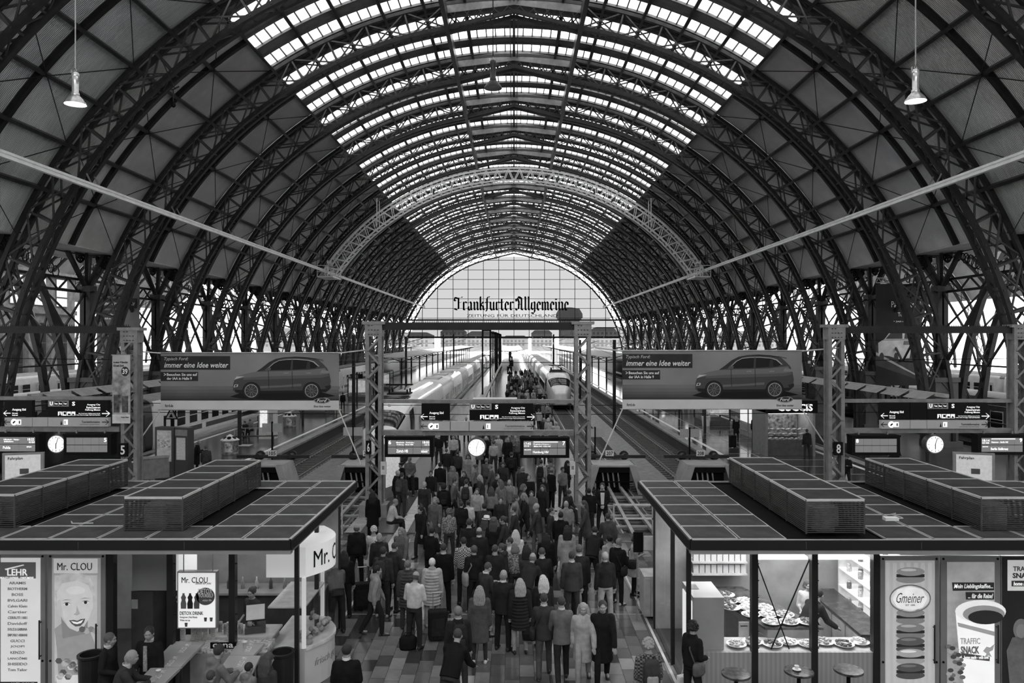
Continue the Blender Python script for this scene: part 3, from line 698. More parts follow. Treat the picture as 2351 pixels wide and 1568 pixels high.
board(2228, 2336, 996, 1040, 'black departure board of platform nine reading Berlin Südkreuz', [('18:14', .08, .23, .68, .8), ('ICE 1090', .08, .22, .58, .65), ('Hannover - Berlin Hbf', .27, .62, .62, .7), ('Berlin Südkreuz', .26, .62, .25, .38), ('ABCDE', .08, .2, .4, .45)], '9', True, True)
clock(1095, 1025, 'the gantry of platform six and seven'); clock(140, 1017, 'the gantry of platform four and five'); clock(2137, 1018, 'the gantry of platform eight and nine')
for px, py, n, lab in ((293, 1030, '5', 'five'), (1916, 1027, '8', 'eight'), (850, 1024, '6', 'six')):
    t = thing('platform_number_sign', 'small black sign with white figure %s on a gantry post' % lab, 'sign', (gx(px), GD - .33, gz(py)), 0, 'number signs on the gantry posts')
    w = .1 if n == '6' else .17
    m = MB(); m.box(-w, w, -.05, .05, -.26, .26); m.build('plate', BLACK, t); write(n, -w * .5, w * .5, -.18, .18, -.055, WHITE, t, .02)
# ---------------------------------------------------------------- car banners
def car_print(t, x0, z0, w, h, y, flip=False):
    """side view of a dark sport utility car printed on a banner; unit outline runs 0..1 by 0..1"""
    def P(pts): return [(x0 + (u if not flip else 1 - u) * w, z0 + v * h) for u, v in pts]
    def lay(pts, mat, dy, nm):
        m = MB(); m.prism(P(pts), y - dy, y - dy + .003); return m.build(nm, mat, t)
    lay([(-.03, .05), (.1, .0), (.5, -.02), (.85, .0), (1.05, .07), (.9, .16), (.1, .16)], M(.006, .6, 0, 0), .004, 'car_shadow_print')
    lay([(.0, .2), (.005, .36), (.02, .46), (.05, .54), (.14, .6), (.24, .645), (.3, .74), (.37, .87), (.44, .95), (.53, .99), (.64, 1.0), (.76, .985), (.86, .95), (.92, .83), (.965, .72), (.985, .6), (1.0, .42), (.99, .26), (.95, .16), (.1, .12), (.03, .15)], M(.06, .4, 0, 0), .008, 'car_body_print')
    lay([(.02, .46), (.05, .54), (.14, .6), (.24, .645), (.5, .66), (.75, .68), (.94, .73), (.975, .6), (.9, .57), (.6, .55), (.3, .53), (.12, .5)], M(.15, .4, 0, 0), .011, 'car_shoulder_print')
    lay([(.12, .5), (.3, .53), (.6, .55), (.9, .57), (.97, .6), (.985, .54), (.9, .5), (.6, .48), (.3, .46), (.1, .45)], M(.1, .4, 0, 0), .011, 'car_shoulder_print')
    lay([(.28, .3), (.5, .32), (.7, .36), (.7, .3), (.28, .25)], M(.13, .4, 0, 0), .011, 'car_door_light_print')
    lay([(.03, .15), (.1, .12), (.95, .16), (.99, .24), (.7, .2), (.28, .19), (.02, .22)], M(.012, .4, 0, 0), .011, 'car_sill_print')
    lay([(.24, .645), (.3, .74), (.37, .87), (.44, .95), (.53, .975), (.41, .86), (.32, .68)], M(.03, .3, 0, 0), .013, 'windscreen_print')
    lay([(.335, .68), (.42, .84), (.475, .905), (.55, .925), (.65, .93), (.76, .91), (.82, .87), (.87, .77), (.84, .725), (.6, .69)], M(.008, .3, 0, 0), .014, 'car_window_print')
    lay([(.335, .675), (.415, .85), (.475, .92), (.56, .942), (.66, .945), (.77, .925), (.83, .885), (.885, .77), (.87, .77), (.82, .87), (.76, .91), (.65, .93), (.55, .925), (.475, .905), (.42, .84), (.345, .68)], M(.4, .4, 0, 0), .015, 'window_trim_print')
    lay([(.588, .685), (.6, .935), (.615, .935), (.612, .687)], M(.05, .4, 0, 0), .017, 'car_pillar_print'); lay([(.745, .705), (.765, .91), (.785, .9), (.79, .715)], M(.03, .4, 0, 0), .017, 'car_pillar_print')
    lay([(.34, .67), (.385, .675), (.39, .735), (.35, .74)], M(.1, .4, 0, 0), .018, 'car_mirror_print')
    for u0 in (.36, .602): lay([(u0, .66), (u0 + .006, .66), (u0 + .012, .25), (u0 + .006, .25)], M(.02, .4, 0, 0), .014, 'door_gap_print')
    for u0 in (.52, .75): lay([(u0, .6), (u0 + .05, .605), (u0 + .05, .625), (u0, .62)], M(.25, .4, 0, 0), .015, 'door_handle_print')
    lay([(.5, .985), (.64, 1.0), (.76, .985), (.86, .95), (.9, .93), (.84, .935), (.76, .96), (.64, .975)], M(.012, .4, 0, 0), .017, 'car_roof_print'); lay([(.84, .97), (.92, .93), (.93, .9), (.85, .94)], M(.1, .4, 0, 0), .018, 'spoiler_print')
    lay([(.015, .45), (.06, .49), (.12, .535), (.04, .53)], M(.5, .4, 0, 0), .014, 'car_headlight_print'); lay([(.01, .27), (.05, .29), (.055, .34), (.02, .34)], M(.6, .4, 0, 0), .014, 'car_fog_light_print'); lay([(.02, .28), (.042, .3), (.045, .33), (.025, .33)], M(.02, .4, 0, 0), .016, 'car_fog_lamp_print')
    lay([(.89, .61), (.985, .6), (.975, .66), (.91, .69)], M(.22, .4, 0, 0), .014, 'car_tail_light_print'); lay([(.94, .3), (1.0, .33), (1.0, .26), (.96, .2)], M(.02, .4, 0, 0), .014, 'bumper_print')
    for u in (.19, .805):
        cx, cz = x0 + (u if not flip else 1 - u) * w, z0 + .19 * h; r = .082 * w
        for rr, v, dy, nm in ((r * 1.12, .008, .014, 'wheel_arch_print'), (r, .02, .017, 'tyre_print'), (r * .8, .05, .02, 'rim_print')):
            m = MB(); m.prism(ring_pts(cx, cz, rr, rr, 24), y - dy, y - dy + .003); m.build(nm, M(v, .5), t)
        m = MB(); m2 = ring_pts(cx, cz, r * .8, r * .8, 24)
        for k in range(10):
            a = k * math.pi / 5; m.bar((cx + r * .12 * math.cos(a), y - .023, cz + r * .12 * math.sin(a)), (cx + r * .78 * math.cos(a + .12), y - .023, cz + r * .78 * math.sin(a + .12)), .004, r * .09, (0, 1, 0))
        m.tube([(cx + r * .79 * math.cos(k * math.pi / 12), y - .022, cz + r * .79 * math.sin(k * math.pi / 12)) for k in range(25)], r * .035, 4, False); m.build('rim_spoke_print', M(.5, .4), t)
def oval_logo(t, cx, cz, rx, rz, y):
    m = MB(); m.prism(ring_pts(cx, cz, rx, rz, 28), y - .004, y); o = m.build('oval_emblem', M(.5, .4), t)
    m = MB(); m.prism(ring_pts(cx, cz, rx * .95, rz * .92, 28), y - .007, y - .003); m.build('oval_field', M(.02, .4), o)
    m = MB(); m.tube([(cx + rx * .87 * math.cos(k * math.pi / 14), y - .009, cz + rz * .8 * math.sin(k * math.pi / 14)) for k in range(29)], rz * .035, 4, False); m.build('oval_line', M(.7, .4), o)
    write('Ford', cx - rx * .62, cx + rx * .6, cz - rz * .5, cz + rz * .5, y - .01, M(.85, .4), o, .01, .35)
def car_banner(px0, px1, py0, py1, label):
    d = GD + .9; x0, x1, z0, z1 = X(px0, d), X(px1, d), Z(py1, d), Z(py0, d); w, h = x1 - x0, z1 - z0
    t = thing('car_banner', label, 'banner', (0, 0, 0), 0, 'wide car banners across the tracks'); y = d
    m = MB(); m.box(x0, x1, y, y + .03, z0 + h * .165, z1); m.build('grey_cloth', M(.22, .7, 0, .25, .35), t)
    m = MB(); m.box(x0, x1, y, y + .03, z0, z0 + h * .165); m.build('pale_hem', M(.6, .7, 0, .08, 1), t)
    for k, (u, v_) in enumerate(((.165, .04), (.185, .055), (.21, .075), (.25, .1), (.3, .13), (.36, .16))):
        m = MB(); m.box(x0, x1, y - .003, y - .0005, z0 + h * u, z0 + h * ((.185, .21, .25, .3, .36, .42)[k])); m.build('road_print', M(v_, .7, 0, .15, .5), t)
    m = MB(); m.box(x0, x0 + w * .39, y - .006, y, z0 + h * .71, z0 + h * .95); b = m.build('slogan_field', M(.025, .6), t)
    write('Typisch Ford:', x0 + w * .02, x0 + w * .155, z0 + h * .86, z0 + h * .93, y - .009, M(.6, .5), b, .0, .25)
    write('immer eine Idee weiter', x0 + w * .02, x0 + w * .38, z0 + h * .745, z0 + h * .84, y - .009, WHITE, b, .01, .25)
    m = MB(); m.box(x0, x0 + w * .21, y - .006, y, z0 + h * .51, z0 + h * .67); b = m.build('invitation_field', M(.025, .6), t)
    write('Besuchen Sie uns auf', x0 + w * .035, x0 + w * .205, z0 + h * .6, z0 + h * .65, y - .009, WHITE, b, .02); write('der IAA in Halle 9', x0 + w * .035, x0 + w * .175, z0 + h * .53, z0 + h * .58, y - .009, WHITE, b, .02)
    write('>', x0 + w * .018, x0 + w * .03, z0 + h * .6, z0 + h * .65, y - .009, WHITE, b, .01)
    car_print(t, x0 + w * .405, z0 + h * .195, w * .55, h * .745, y - .006)
    oval_logo(t, x0 + w * .905, z0 + h * .165, w * .046, h * .055, y - .004)
    write('Eine Idee weiter', x0 + w * .86, x0 + w * .955, z0 + h * .045, z0 + h * .08, y - .004, BLACK, t, .008); write('ford.de', x0 + w * .025, x0 + w * .07, z0 + h * .05, z0 + h * .1, y - .004, BLACK, t, .008)
    m = MB(); m.tube([(x0 - .1, y, z1 + .02), (x1 + .1, y, z1 + .02)], .03, 6); m.tube([(x0 - .1, y, z0), (x1 + .1, y, z0)], .025, 6); m.build('batten', M(.4, .4, .4), t)
    for (a, b) in (((x0, y, z0), (x0 - 1.1, GD, z0 - 2.1)), ((x1, y, z0), (x1 + 1.1, GD, z0 - 2.1)), ((x0, y, z1), (x0 - 1.2, GD, z1 + .15)), ((x1, y, z1), (x1 + 1.3, GD, z1 + .15))):
        m = MB(); m.tube([a, b], .028, 5); m.build('guy_rope', M(.5, .5), t)
car_banner(369, 778, 811, 941, 'wide banner with a dark car strung across the tracks beside platform five')
car_banner(1429, 1841, 806, 939, 'wide banner with a dark car strung across the tracks beside platform eight')
# hanging flag with the figure 39
t = thing('hanging_flag', 'narrow hanging flag with figure 39 beside the gantry post of platform five', 'flag'); d = GD - .4
x0, x1, z0, z1 = X(258, d), X(299, d), Z(972, d), Z(815, d); h = z1 - z0
m = MB(); m.box(x0, x1, d, d + .02, z0, z1); m.build('cloth', M(.3, .7, 0, .7, 3), t)
m = MB(); m.box(x0, x1, d - .006, d, z1 - h * .22, z1); b = m.build('sky_print', M(.45, .7, 0, .2, 2), t)
write('in unter 4 Stunden', x0 + .05, x1 - .1, z1 - h * .12, z1 - h * .09, d - .01, BLACK, b); write('ICE nach Zürich', x0 + .05, x1 - .25, z1 - h * .17, z1 - h * .14, d - .01, BLACK, b)
m = MB(); m.prism(ring_pts(x1 - .2, z1 - h * .24, .15, .19, 20), d - .012, d - .004); b = m.build('price_disc', M(.03), t); write('39', x1 - .3, x1 - .1, z1 - h * .28, z1 - h * .2, d - .016, WHITE, b, .02)
m = MB(); m.box(x0, x1, d - .008, d, z0, z0 + h * .13); b = m.build('pale_label', M(.6, .6), t); write('Deine Bahn', x0 + .35, x1 - .05, z0 + h * .08, z0 + h * .1, d - .012, BLACK, b)
m = MB(); m.box(x0 + .05, x0 + .28, d - .008, d, z0 + h * .16, z0 + h * .42); m.box(x0 + .38, x0 + .62, d - .008, d, z0 + h * .16, z0 + h * .4); m.build('figure_print', M(.08, .6, 0, .8, 6), t)
m = MB(); m.tube([(x0 - .05, d, z1), (x1 + .3, GD, z1)], .025, 6); m.build('arm', POSTM, t)
# tall posters hanging among the columns
def tall_banner(px0, px1, py0, py1, d, label, dark, lines, white):
    t = thing('tall_banner', label, 'banner', (0, 0, 0), 0, 'tall banners among the columns'); x0, x1, z0, z1 = X(px0, d), X(px1, d), Z(py1, d), Z(py0, d); w, h = x1 - x0, z1 - z0
    m = MB(); m.box(x0, x1, d, d + .04, z0, z1); m.build('cloth', M(dark, .7, 0, .3, .6), t)
    m = MB()
    for zz in (z1 + .1, z1 + .45): m.bar((x0, d, zz), (x1, d, zz), .06)
    for k in range(8): m.bar((x0 + w * k / 8, d, z1 + .1), (x0 + w * (k + .5) / 8, d, z1 + .45), .04); m.bar((x0 + w * (k + .5) / 8, d, z1 + .45), (x0 + w * (k + 1) / 8, d, z1 + .1), .04)
    m.build('hanging_truss', STEEL, t)
    for s, u0, u1, v0, v1, fld in lines:
        if fld: m = MB(); m.box(x0 + w * max(0, u0 - .05), x0 + w * min(1, u1 + .05), d - .006, d, z0 + h * (v0 - .03), z0 + h * (v1 + .03)); m.build('text_field', M(.03, .6), t)
        write(s, x0 + w * u0, x0 + w * u1, z0 + h * v0, z0 + h * v1, d - .01, WHITE, t, .01)
    if white:                                             # pale estate car driving on a night road
        def lay(pts, v, dy, nm): m = MB(); m.prism([(x0 + w * a, z0 + h * b) for a, b in pts], d - dy, d - dy + .003); m.build(nm, M(v, .5, 0, .2, 2), t)
        lay([(0, .2), (1, .05), (1, .3), (0, .4)], .05, .006, 'road_print'); lay([(0, .3), (.9, .1), (.9, .115), (0, .33)], .4, .008, 'light_trail_print')
        lay([(.06, .3), (.05, .42), (.2, .46), (.32, .53), (.7, .54), (.78, .48), (.8, .36), (.76, .27), (.5, .26), (.3, .29)], .6, .012, 'car_body_print')
        lay([(.22, .46), (.34, .52), (.6, .525), (.6, .46)], .05, .015, 'car_window_print'); lay([(.64, .46), (.66, .525), (.72, .525), (.75, .46)], .06, .015, 'car_rear_window_print'); lay([(.62, .4), (.8, .4), (.8, .44), (.63, .44)], .15, .015, 'tail_light_print')
        for a in (.13, .46): m = MB(); m.prism(ring_pts(x0 + w * a, z0 + h * .28, w * .05, h * .045, 16), d - .02, d - .012); m.build('wheel_print', M(.06), t)
    else:
        def lay(pts, v, dy, nm): m = MB(); m.prism([(x0 + w * a, z0 + h * b) for a, b in pts], d - dy, d - dy + .003); m.build(nm, M(v, .5, 0, .25, 2), t)
        lay([(.1, .06), (.06, .3), (.14, .46), (.3, .62), (.62, .64), (.85, .55), (.97, .4), (.97, .12)], .13, .008, 'car_front_print'); lay([(.25, .5), (.34, .6), (.62, .62), (.8, .52)], .03, .011, 'windscreen_print')
        lay([(.1, .18), (.12, .34), (.45, .36), (.48, .16)], .02, .012, 'grille_print'); lay([(.5, .38), (.75, .43), (.72, .35), (.52, .33)], .6, .012, 'headlight_print')
        for k in range(4): lay([(.11, .2 + .04 * k), (.46, .2 + .04 * k), (.46, .21 + .04 * k), (.11, .21 + .04 * k)], .3, .016, 'grille_bar_print')
tall_banner(222, 320, 655, 885, 57, 'tall grey banner with a car front hanging behind the columns of platform four', .13, [('immer eine Idee weiter', .12, .9, .8, .84, True), ('Besuchen Sie uns auf', .1, .55, .7, .72, True), ('der IAA in Halle 9', .1, .5, .66, .68, False)], False)
tall_banner(2011, 2112, 652, 885, 57, 'tall dark banner with a pale estate car hanging behind the columns of platform nine', .025, [('Open', .5, .8, .86, .9, False), ('Passionate.', .35, .9, .77, .83, False), ('Test it.', .5, .75, .68, .72, False), ('> Jetzt erleben', .4, .8, .62, .64, False)], True)
# ---------------------------------------------------------------- gable lettering: black letter written with a broad nib
PEN = {'F': [[(.75, .98), (.35, .88), (.1, .97)], [(.42, .9), (.42, .12), (.25, .02), (.02, .1)], [(.42, .55), (.72, .6)], [(.08, .95), (.02, .75), (.15, .68)]],
 'r': [[(.12, .6), (.12, .06), (.24, 0)], [(.12, .5), (.3, .62), (.42, .54)]], 'a': [[(.1, .55), (.3, .62), (.38, .52), (.38, .06), (.48, 0)], [(.38, .35), (.12, .25), (.1, .08), (.24, 0), (.38, .1)]],
 'n': [[(.08, .6), (.12, .56), (.12, .06), (.22, 0)], [(.12, .5), (.34, .62), (.42, .54), (.42, .06), (.52, 0)]], 'k': [[(.12, 1.0), (.12, .06), (.22, 0)], [(.12, .3), (.34, .6), (.4, .52)], [(.16, .36), (.38, .3), (.4, .06), (.5, 0)]],
 'f': [[(.4, 1.0), (.26, .98), (.18, .86), (.18, .06), (.1, -.1)], [(.02, .58), (.38, .6)]], 'u': [[(.08, .6), (.12, .56), (.12, .1), (.26, 0), (.42, .12)], [(.42, .6), (.42, .06), (.52, 0)]],
 't': [[(.16, .82), (.16, .08), (.28, 0), (.38, .06)], [(.02, .58), (.36, .6)]], 'e': [[(.12, .32), (.38, .42), (.34, .58), (.2, .62), (.1, .48), (.1, .12), (.22, 0), (.4, .1)]],
 'A': [[(.05, .1), (.14, 0), (.32, .12), (.36, .6), (.22, .9), (.06, .82), (.12, .66)], [(.4, 1.0), (.6, .88), (.6, .08), (.74, 0)], [(.3, .42), (.6, .46)], [(.3, 1.0), (.5, .9)]], 'l': [[(.12, 1.0), (.16, .96), (.16, .06), (.28, 0)]],
 'g': [[(.38, .6), (.14, .56), (.1, .16), (.22, .04), (.38, .14)], [(.38, .62), (.42, .56), (.42, -.12), (.28, -.26), (.1, -.18)]], 'm': [[(.08, .6), (.12, .56), (.12, .06), (.2, 0)], [(.12, .5), (.3, .62), (.38, .54), (.38, .06), (.46, 0)], [(.38, .5), (.56, .62), (.64, .54), (.64, .06), (.74, 0)]],
 'i': [[(.08, .6), (.14, .56), (.14, .06), (.26, 0)], [(.1, .84), (.18, .78)]]}
ADV = {'F': .8, 'A': .82, 'm': .82, 'l': .32, 'i': .32, 'f': .4, 't': .42, ' ': .12, 'e': .48, 'r': .46}
t = thing('gable_lettering', 'large black letter newspaper name mounted on the glazed gable', 'sign', (0, 0, 0)); y = gy - .35
tot = sum(ADV.get(c, .58) for c in 'Frankfurter Allgemeine'); xa, xb = X(1043, gy), X(1306, gy); sx = (xb - xa) / tot; z0 = Z(712, gy); sz = 3.3; pen = xa
for ch in 'Frankfurter Allgemeine':
    if ch != ' ':
        m = MB(); nb = Vector((.16, 0, .075)) * 1.35
        for st in PEN[ch]:
            for a, b in zip(st, st[1:]):
                p = Vector((pen + a[0] * sx, y, z0 + a[1] * sz)); q2 = Vector((pen + b[0] * sx, y, z0 + b[1] * sz)); c = [p - nb, p + nb, q2 + nb, q2 - nb]
                m.prism([(v.x, v.z) for v in c], y, y + .06)
                m.prism([(p.x - nb.x, p.z - nb.z), (p.x + nb.x * .2, p.z - nb.z * 1.6), (p.x + nb.x, p.z + nb.z), (p.x - nb.x * .2, p.z + nb.z * 1.6)], y, y + .06)
        m.build('letter', BLACK, t)
    pen += ADV.get(ch, .58) * sx
t2 = thing('gable_subtitle', 'smaller capital lettering line under the newspaper name on the gable', 'sign'); write('ZEITUNG FÜR DEUTSCHLAND', X(1072, gy), X(1280, gy), Z(728, gy), Z(720, gy), y, BLACK, t2, .0)
# ================================================================ trains
def half(w, h, n=9):
    """right half of a car section from the sill up over the shoulder to the roof middle (x, z)"""
    pts = [(w * .94, -.3), (w, .35), (w, 1.2), (w * .985, 2.1), (w * .93, 2.75)]
    for k in range(1, n + 1):
        a = math.pi / 2 * k / n; pts.append((w * .93 * math.cos(a) ** .8 if k < n else 0, 2.75 + (h - 2.75) * math.sin(a)))
    return pts
def section(w, h):
    r = half(w, h); return r + [(-x, z) for x, z in reversed(r[:-1])]
def nose_at(u):                                           # u 0..1 along the nose: width factor, roof factor, sill lift
    e = 1 - (1 - u) ** 2.2
    return .42 + .58 * e ** .8, .36 + .64 * (1 - (1 - u) ** 1.9), .25 * (1 - u) ** 2
BODYW = M(.72, .22, 0, .06, 1.5, 0, 0, .5, .3); GLASSD = M(.012, .08, 0, 0, 1); UNDER = M(.03, .7, 0, .2, 4)
def skin(y, L, z0=0.0):
    if y >= L: fw, fh, lift = 1, 1, 0
    else: fw, fh, lift = nose_at(max(0, y / L))
    out = []
    for x, z in section(1.47, 3.32):
        zz = -.3 + lift + (z + .3) * fh * (1 - lift * .15); out.append((x * fw, zz))
    return out
def ice(x, ynose, sgn, ncar, label):
    """sleek white train; nose towards the camera at ynose"""
    t = thing('express_train', label, 'train', (x, ynose, 0), 0, 'white express trains')
    L = 6.2; ys = [0, .15, .4, .8, 1.3, 2, 2.8, 3.7, 4.8, L]
    m = MB(); m.rings([[(a, y, b) for a, b in skin(y, L)] for y in ys] + [[(a, 25.5, b) for a, b in skin(99, L)]]); lead = m.build('nose_car', BODYW, t, smooth=True)
    def patch(name, y0, y1, k0, k1, mat, off=.02, steps=6, par=lead):
        q = MB(); rr = []
        for i in range(steps + 1):
            y = y0 + (y1 - y0) * i / steps; s = skin(y, L); c = (0, 1.2)
            row = []
            for k in range(k0, k1 + 1):
                a, b = s[k]; v = Vector((a - c[0], b - c[1])); v = v * (1 + off / max(.3, v.length)); row.append((c[0] + v.x, y - off * .5, c[1] + v.y))
            rr.append(row)
        q.rings(rr, False, False); return q.build(name, mat, par, smooth=True)
    N = len(section(1, 1)); mid = N // 2
    patch('windscreen', 1.5, 3.2, mid - 8, mid + 8, GLASSD)
    for k0, k1 in ((2, 4), (N - 5, N - 3)): patch('cab_side_window', 4.2, 5.6, k0, k1, GLASSD)
    patch('headlight_band', .35, .8, mid - 7, mid - 4, M(.6, .2)); patch('headlight_band', .35, .8, mid + 4, mid + 7, M(.6, .2))
    q = MB(); q.bar((.25, 1.4, 2.05), (-.35, 2.4, 2.62), .04); q.build('wiper', BLACK, lead)
    win = MB(); win.box(0, .02, 0, 1.45, 1.05, 1.9); WIN = win.data('window', GLASSD)
    mc = MB(); s0 = skin(99, L); mc.rings([[(a, 0, b) for a, b in s0], [(a, 24.6, b) for a, b in s0]]); CAR = mc.data('car_body', BODYW, True)
    be = MB(); be.rings([[(a * .9, 24.6, b * .95) for a, b in s0], [(a * .9, 25.4, b * .95) for a, b in s0]]); BEL = be.data('gangway_bellows', BLACK)
    st = MB()
    for s in (-1, 1): st.box(s * 1.475 - .008, s * 1.475 + .008, .5, 24.2, .62, .8)
    STR = st.data('body_stripe', M(.2, .4))
    us = MB(); us.box(-1.3, 1.3, 1, 23.6, -.599, -.25); UND = us.data('underframe', UNDER)
    rf = MB()
    rf.box(-.7, .7, 3, 7, 3.28, 3.4)
    ROOFB = rf.data('roof_unit', M(.5, .5, 0, .2, 2))
    for i in range(ncar):
        y0 = 0 if i == 0 else 25.4 * i
        c = lead if i == 0 else obj('car_body', CAR, t, (0, y0, 0))
        obj('gangway_bellows', BEL, c, (0, .9 if i == 0 else 0, 0)); o = obj('underframe', UND, c); o.location.y = 1.5 if i == 0 else 0
        obj('body_stripe', STR, c, (0, 1.2 if i == 0 else 0, 0)).scale = (1, .96 if i == 0 else 1, 1)
        for k in range(3 if i else 0): obj('roof_unit', ROOFB, c, (0, k * 7.5, 0))
        for s in (-1, 1):
            for k in range(9):
                o = obj('window', WIN, c, (s * 1.475 - .01, (8.2 if i == 0 else 2.2) + k * (1.9 if i == 0 else 2.3), 0))
    p = MB(); zr = 3.32                                    # pantograph on the lead car
    p.box(-.75, .75, 8.3, 9.9, zr + .0, zr + .1)
    for xx in (-.6, .6):
        p.bar((xx, 8.4, zr + .1), (xx, 8.4, zr + .35), .1); p.bar((xx, 9.8, zr + .1), (xx, 9.8, zr + .35), .1)
        p.bar((xx * .7, 8.5, zr + .35), (xx * .4, 10.3, zr + .5), .06); p.bar((xx * .4, 10.3, zr + .5), (xx, 8.7, zr + .62), .05)
    p.bar((-.9, 8.7, zr + .65), (.9, 8.7, zr + .65), .08); p.bar((-.9, 9.0, zr + .65), (.9, 9.0, zr + .65), .08)
    p.build('pantograph', BLACK, lead)
    p = MB()
    for k in range(3): p.bar((-.9, 5.6 + k * .8, 3.3), (.9, 5.6 + k * .8, 3.3), .04, .1)
    for xx in (-.9, .9): p.bar((xx, 5.4, 3.22), (xx, 7.6, 3.24), .05)
    p.build('roof_rail', DARK, lead)
    return t
ice(TR['six'], 42.6, 1, 9, 'white express train with pantograph standing at track six')
ice(TR['seven'], 82, 1, 8, 'white express train leaving along track seven')
def coach_train(x, y0, ncar, label, body, band, wingl, dark_head=0.0, group='passenger trains in the station', L=26.0):
    t = thing('passenger_train', label, 'train', (x, y0, 0), 0, group)
    sec = section(1.43, 3.3)
    b = MB(); b.rings([[(p, .3, q) for p, q in sec], [(p, L - .3, q) for p, q in sec]]); CB = b.data('coach_body', body, True)
    r = MB(); r.rings([[(p * .97, .25, q + .03) for p, q in sec[4:-4]], [(p * .97, L - .25, q + .03) for p, q in sec[4:-4]]]); RF = r.data('coach_roof', M(.3, .5, 0, .15, 1.5), True)
    s_ = MB()
    for s in (-1, 1): s_.box(s * 1.435 - .012, s * 1.435 + .012, .6, L - .6, .5, .84)
    BS = s_.data('body_stripe', band)
    w = MB(); w.box(-.012, .012, 0, 1.25, 1.1, 2.15); WN = w.data('window', GLASSD)
    fr = MB(); fr.box(-.008, .008, -.07, 1.32, 1.03, 2.22); FRM = fr.data('window_frame', M(.75, .4))
    bar_ = MB(); bar_.box(-.016, .016, 0, 1.25, 1.62, 1.67); BR = bar_.data('window_bar', M(.75, .4))
    dr = MB(); dr.box(-.012, .012, 0, .85, .0, 2.3); DR = dr.data('door', body)
    dw = MB(); dw.box(-.016, .016, .25, .6, .75, 2.0); DW = dw.data('door_window', GLASSD)
    u = MB(); u.box(-1.2, 1.2, 5, L - 5, -.59, -.28)
    for yy in (2.5, 5.2, L - 5.2, L - 2.5):
        for s in (-1, 1): u.tube([(s * .7, yy, -.15), (s * .82, yy, -.15)], .449, 14)
        u.box(-1.1, 1.1, yy - .7, yy + .7, -.5, -.3)
    UF = u.data('bogie', UNDER); g = MB(); g.box(-.7, .7, L - .3, L + .3, .0, 2.9); GW = g.data('gangway', BLACK)
    for i in range(ncar):
        c = obj('coach_body', CB, t, (0, i * (L + .3), 0)); obj('coach_roof', RF, c); obj('body_stripe', BS, c); obj('bogie', UF, c)
        if i < ncar - 1: obj('gangway', GW, c)
        if i < 3:
            for s in (-1, 1):
                for k in range(10):
                    f = obj('window_frame', FRM, c, (s * 1.437, 3.4 + k * 2.0, 0))
                    obj('window', WN, c, (s * 1.443, 3.4 + k * 2.0, 0)); obj('window_bar', BR, c, (s * 1.447, 3.4 + k * 2.0, 0))
                for yy in (1.1, L - 2.1): obj('door', DR, c, (s * 1.44, yy, 0)); obj('door_window', DW, c, (s * 1.445, yy, 0))
    if dark_head:
        h = MB(); h.rings([[(p * 1.0, -dark_head, q) for p, q in sec], [(p, -.1, q) for p, q in sec]]); hd = h.build('dark_end_car', M(.02, .3), t, smooth=True)
        h = MB(); h.box(1.44, 1.47, -2.2, -1.2, .1, 2.3); h.build('door', M(.04, .3), hd); h = MB(); h.tube([(1.5, -2.5, .8), (1.56, -2.5, .85), (1.56, -2.5, 1.9), (1.5, -2.5, 1.95)], .03, 6); h.build('grab_handle', LIGHT, hd)
    return t
IC = coach_train(TR['four'], 48.6, 5, 'white intercity train with dark stripe standing at track four', M(.78, .35, 0, .06, 2), M(.08, .4), None, 7.5)
write('nordBistro', 0, 3.4, 0, .5, 0, M(.1), IC.children[0], .01, 0, True, lambda u, w, n: (1.46, 16 + u, .55 + w), 'train_lettering')
write('1', 0, .22, 0, .5, 0, M(.1), IC.children[0], .01, 0, True, lambda u, w, n: (1.46, 3.0 + u, 1.7 + w), 'train_lettering')
m = MB(); m.box(1.452, 1.46, 7.5, 8.2, .45, .95); m.build('operator_badge', WHITE, IC.children[0])
coach_train(TR['nine'], 62, 4, 'grey regional train standing at track nine beside the columns', M(.2, .4, 0, .1, 2), M(.5, .4), None)
coach_train(-33.8, 41, 4, 'pale double train in the south side hall beside the columns', M(.6, .35, 0, .08, 2), M(.1, .4), None)
coach_train(33.8, 47, 4, 'dark red-looking regional train in the north side hall beside the columns', M(.05, .35, 0, .2, 2), M(.4, .4), None)
coach_train(-54, 60, 4, 'white train farther out in the south side hall', M(.65, .35, 0, .08, 2), M(.15, .4), None)
coach_train(54, 56, 4, 'white train farther out in the north side hall', M(.65, .35, 0, .08, 2), M(.15, .4), None)
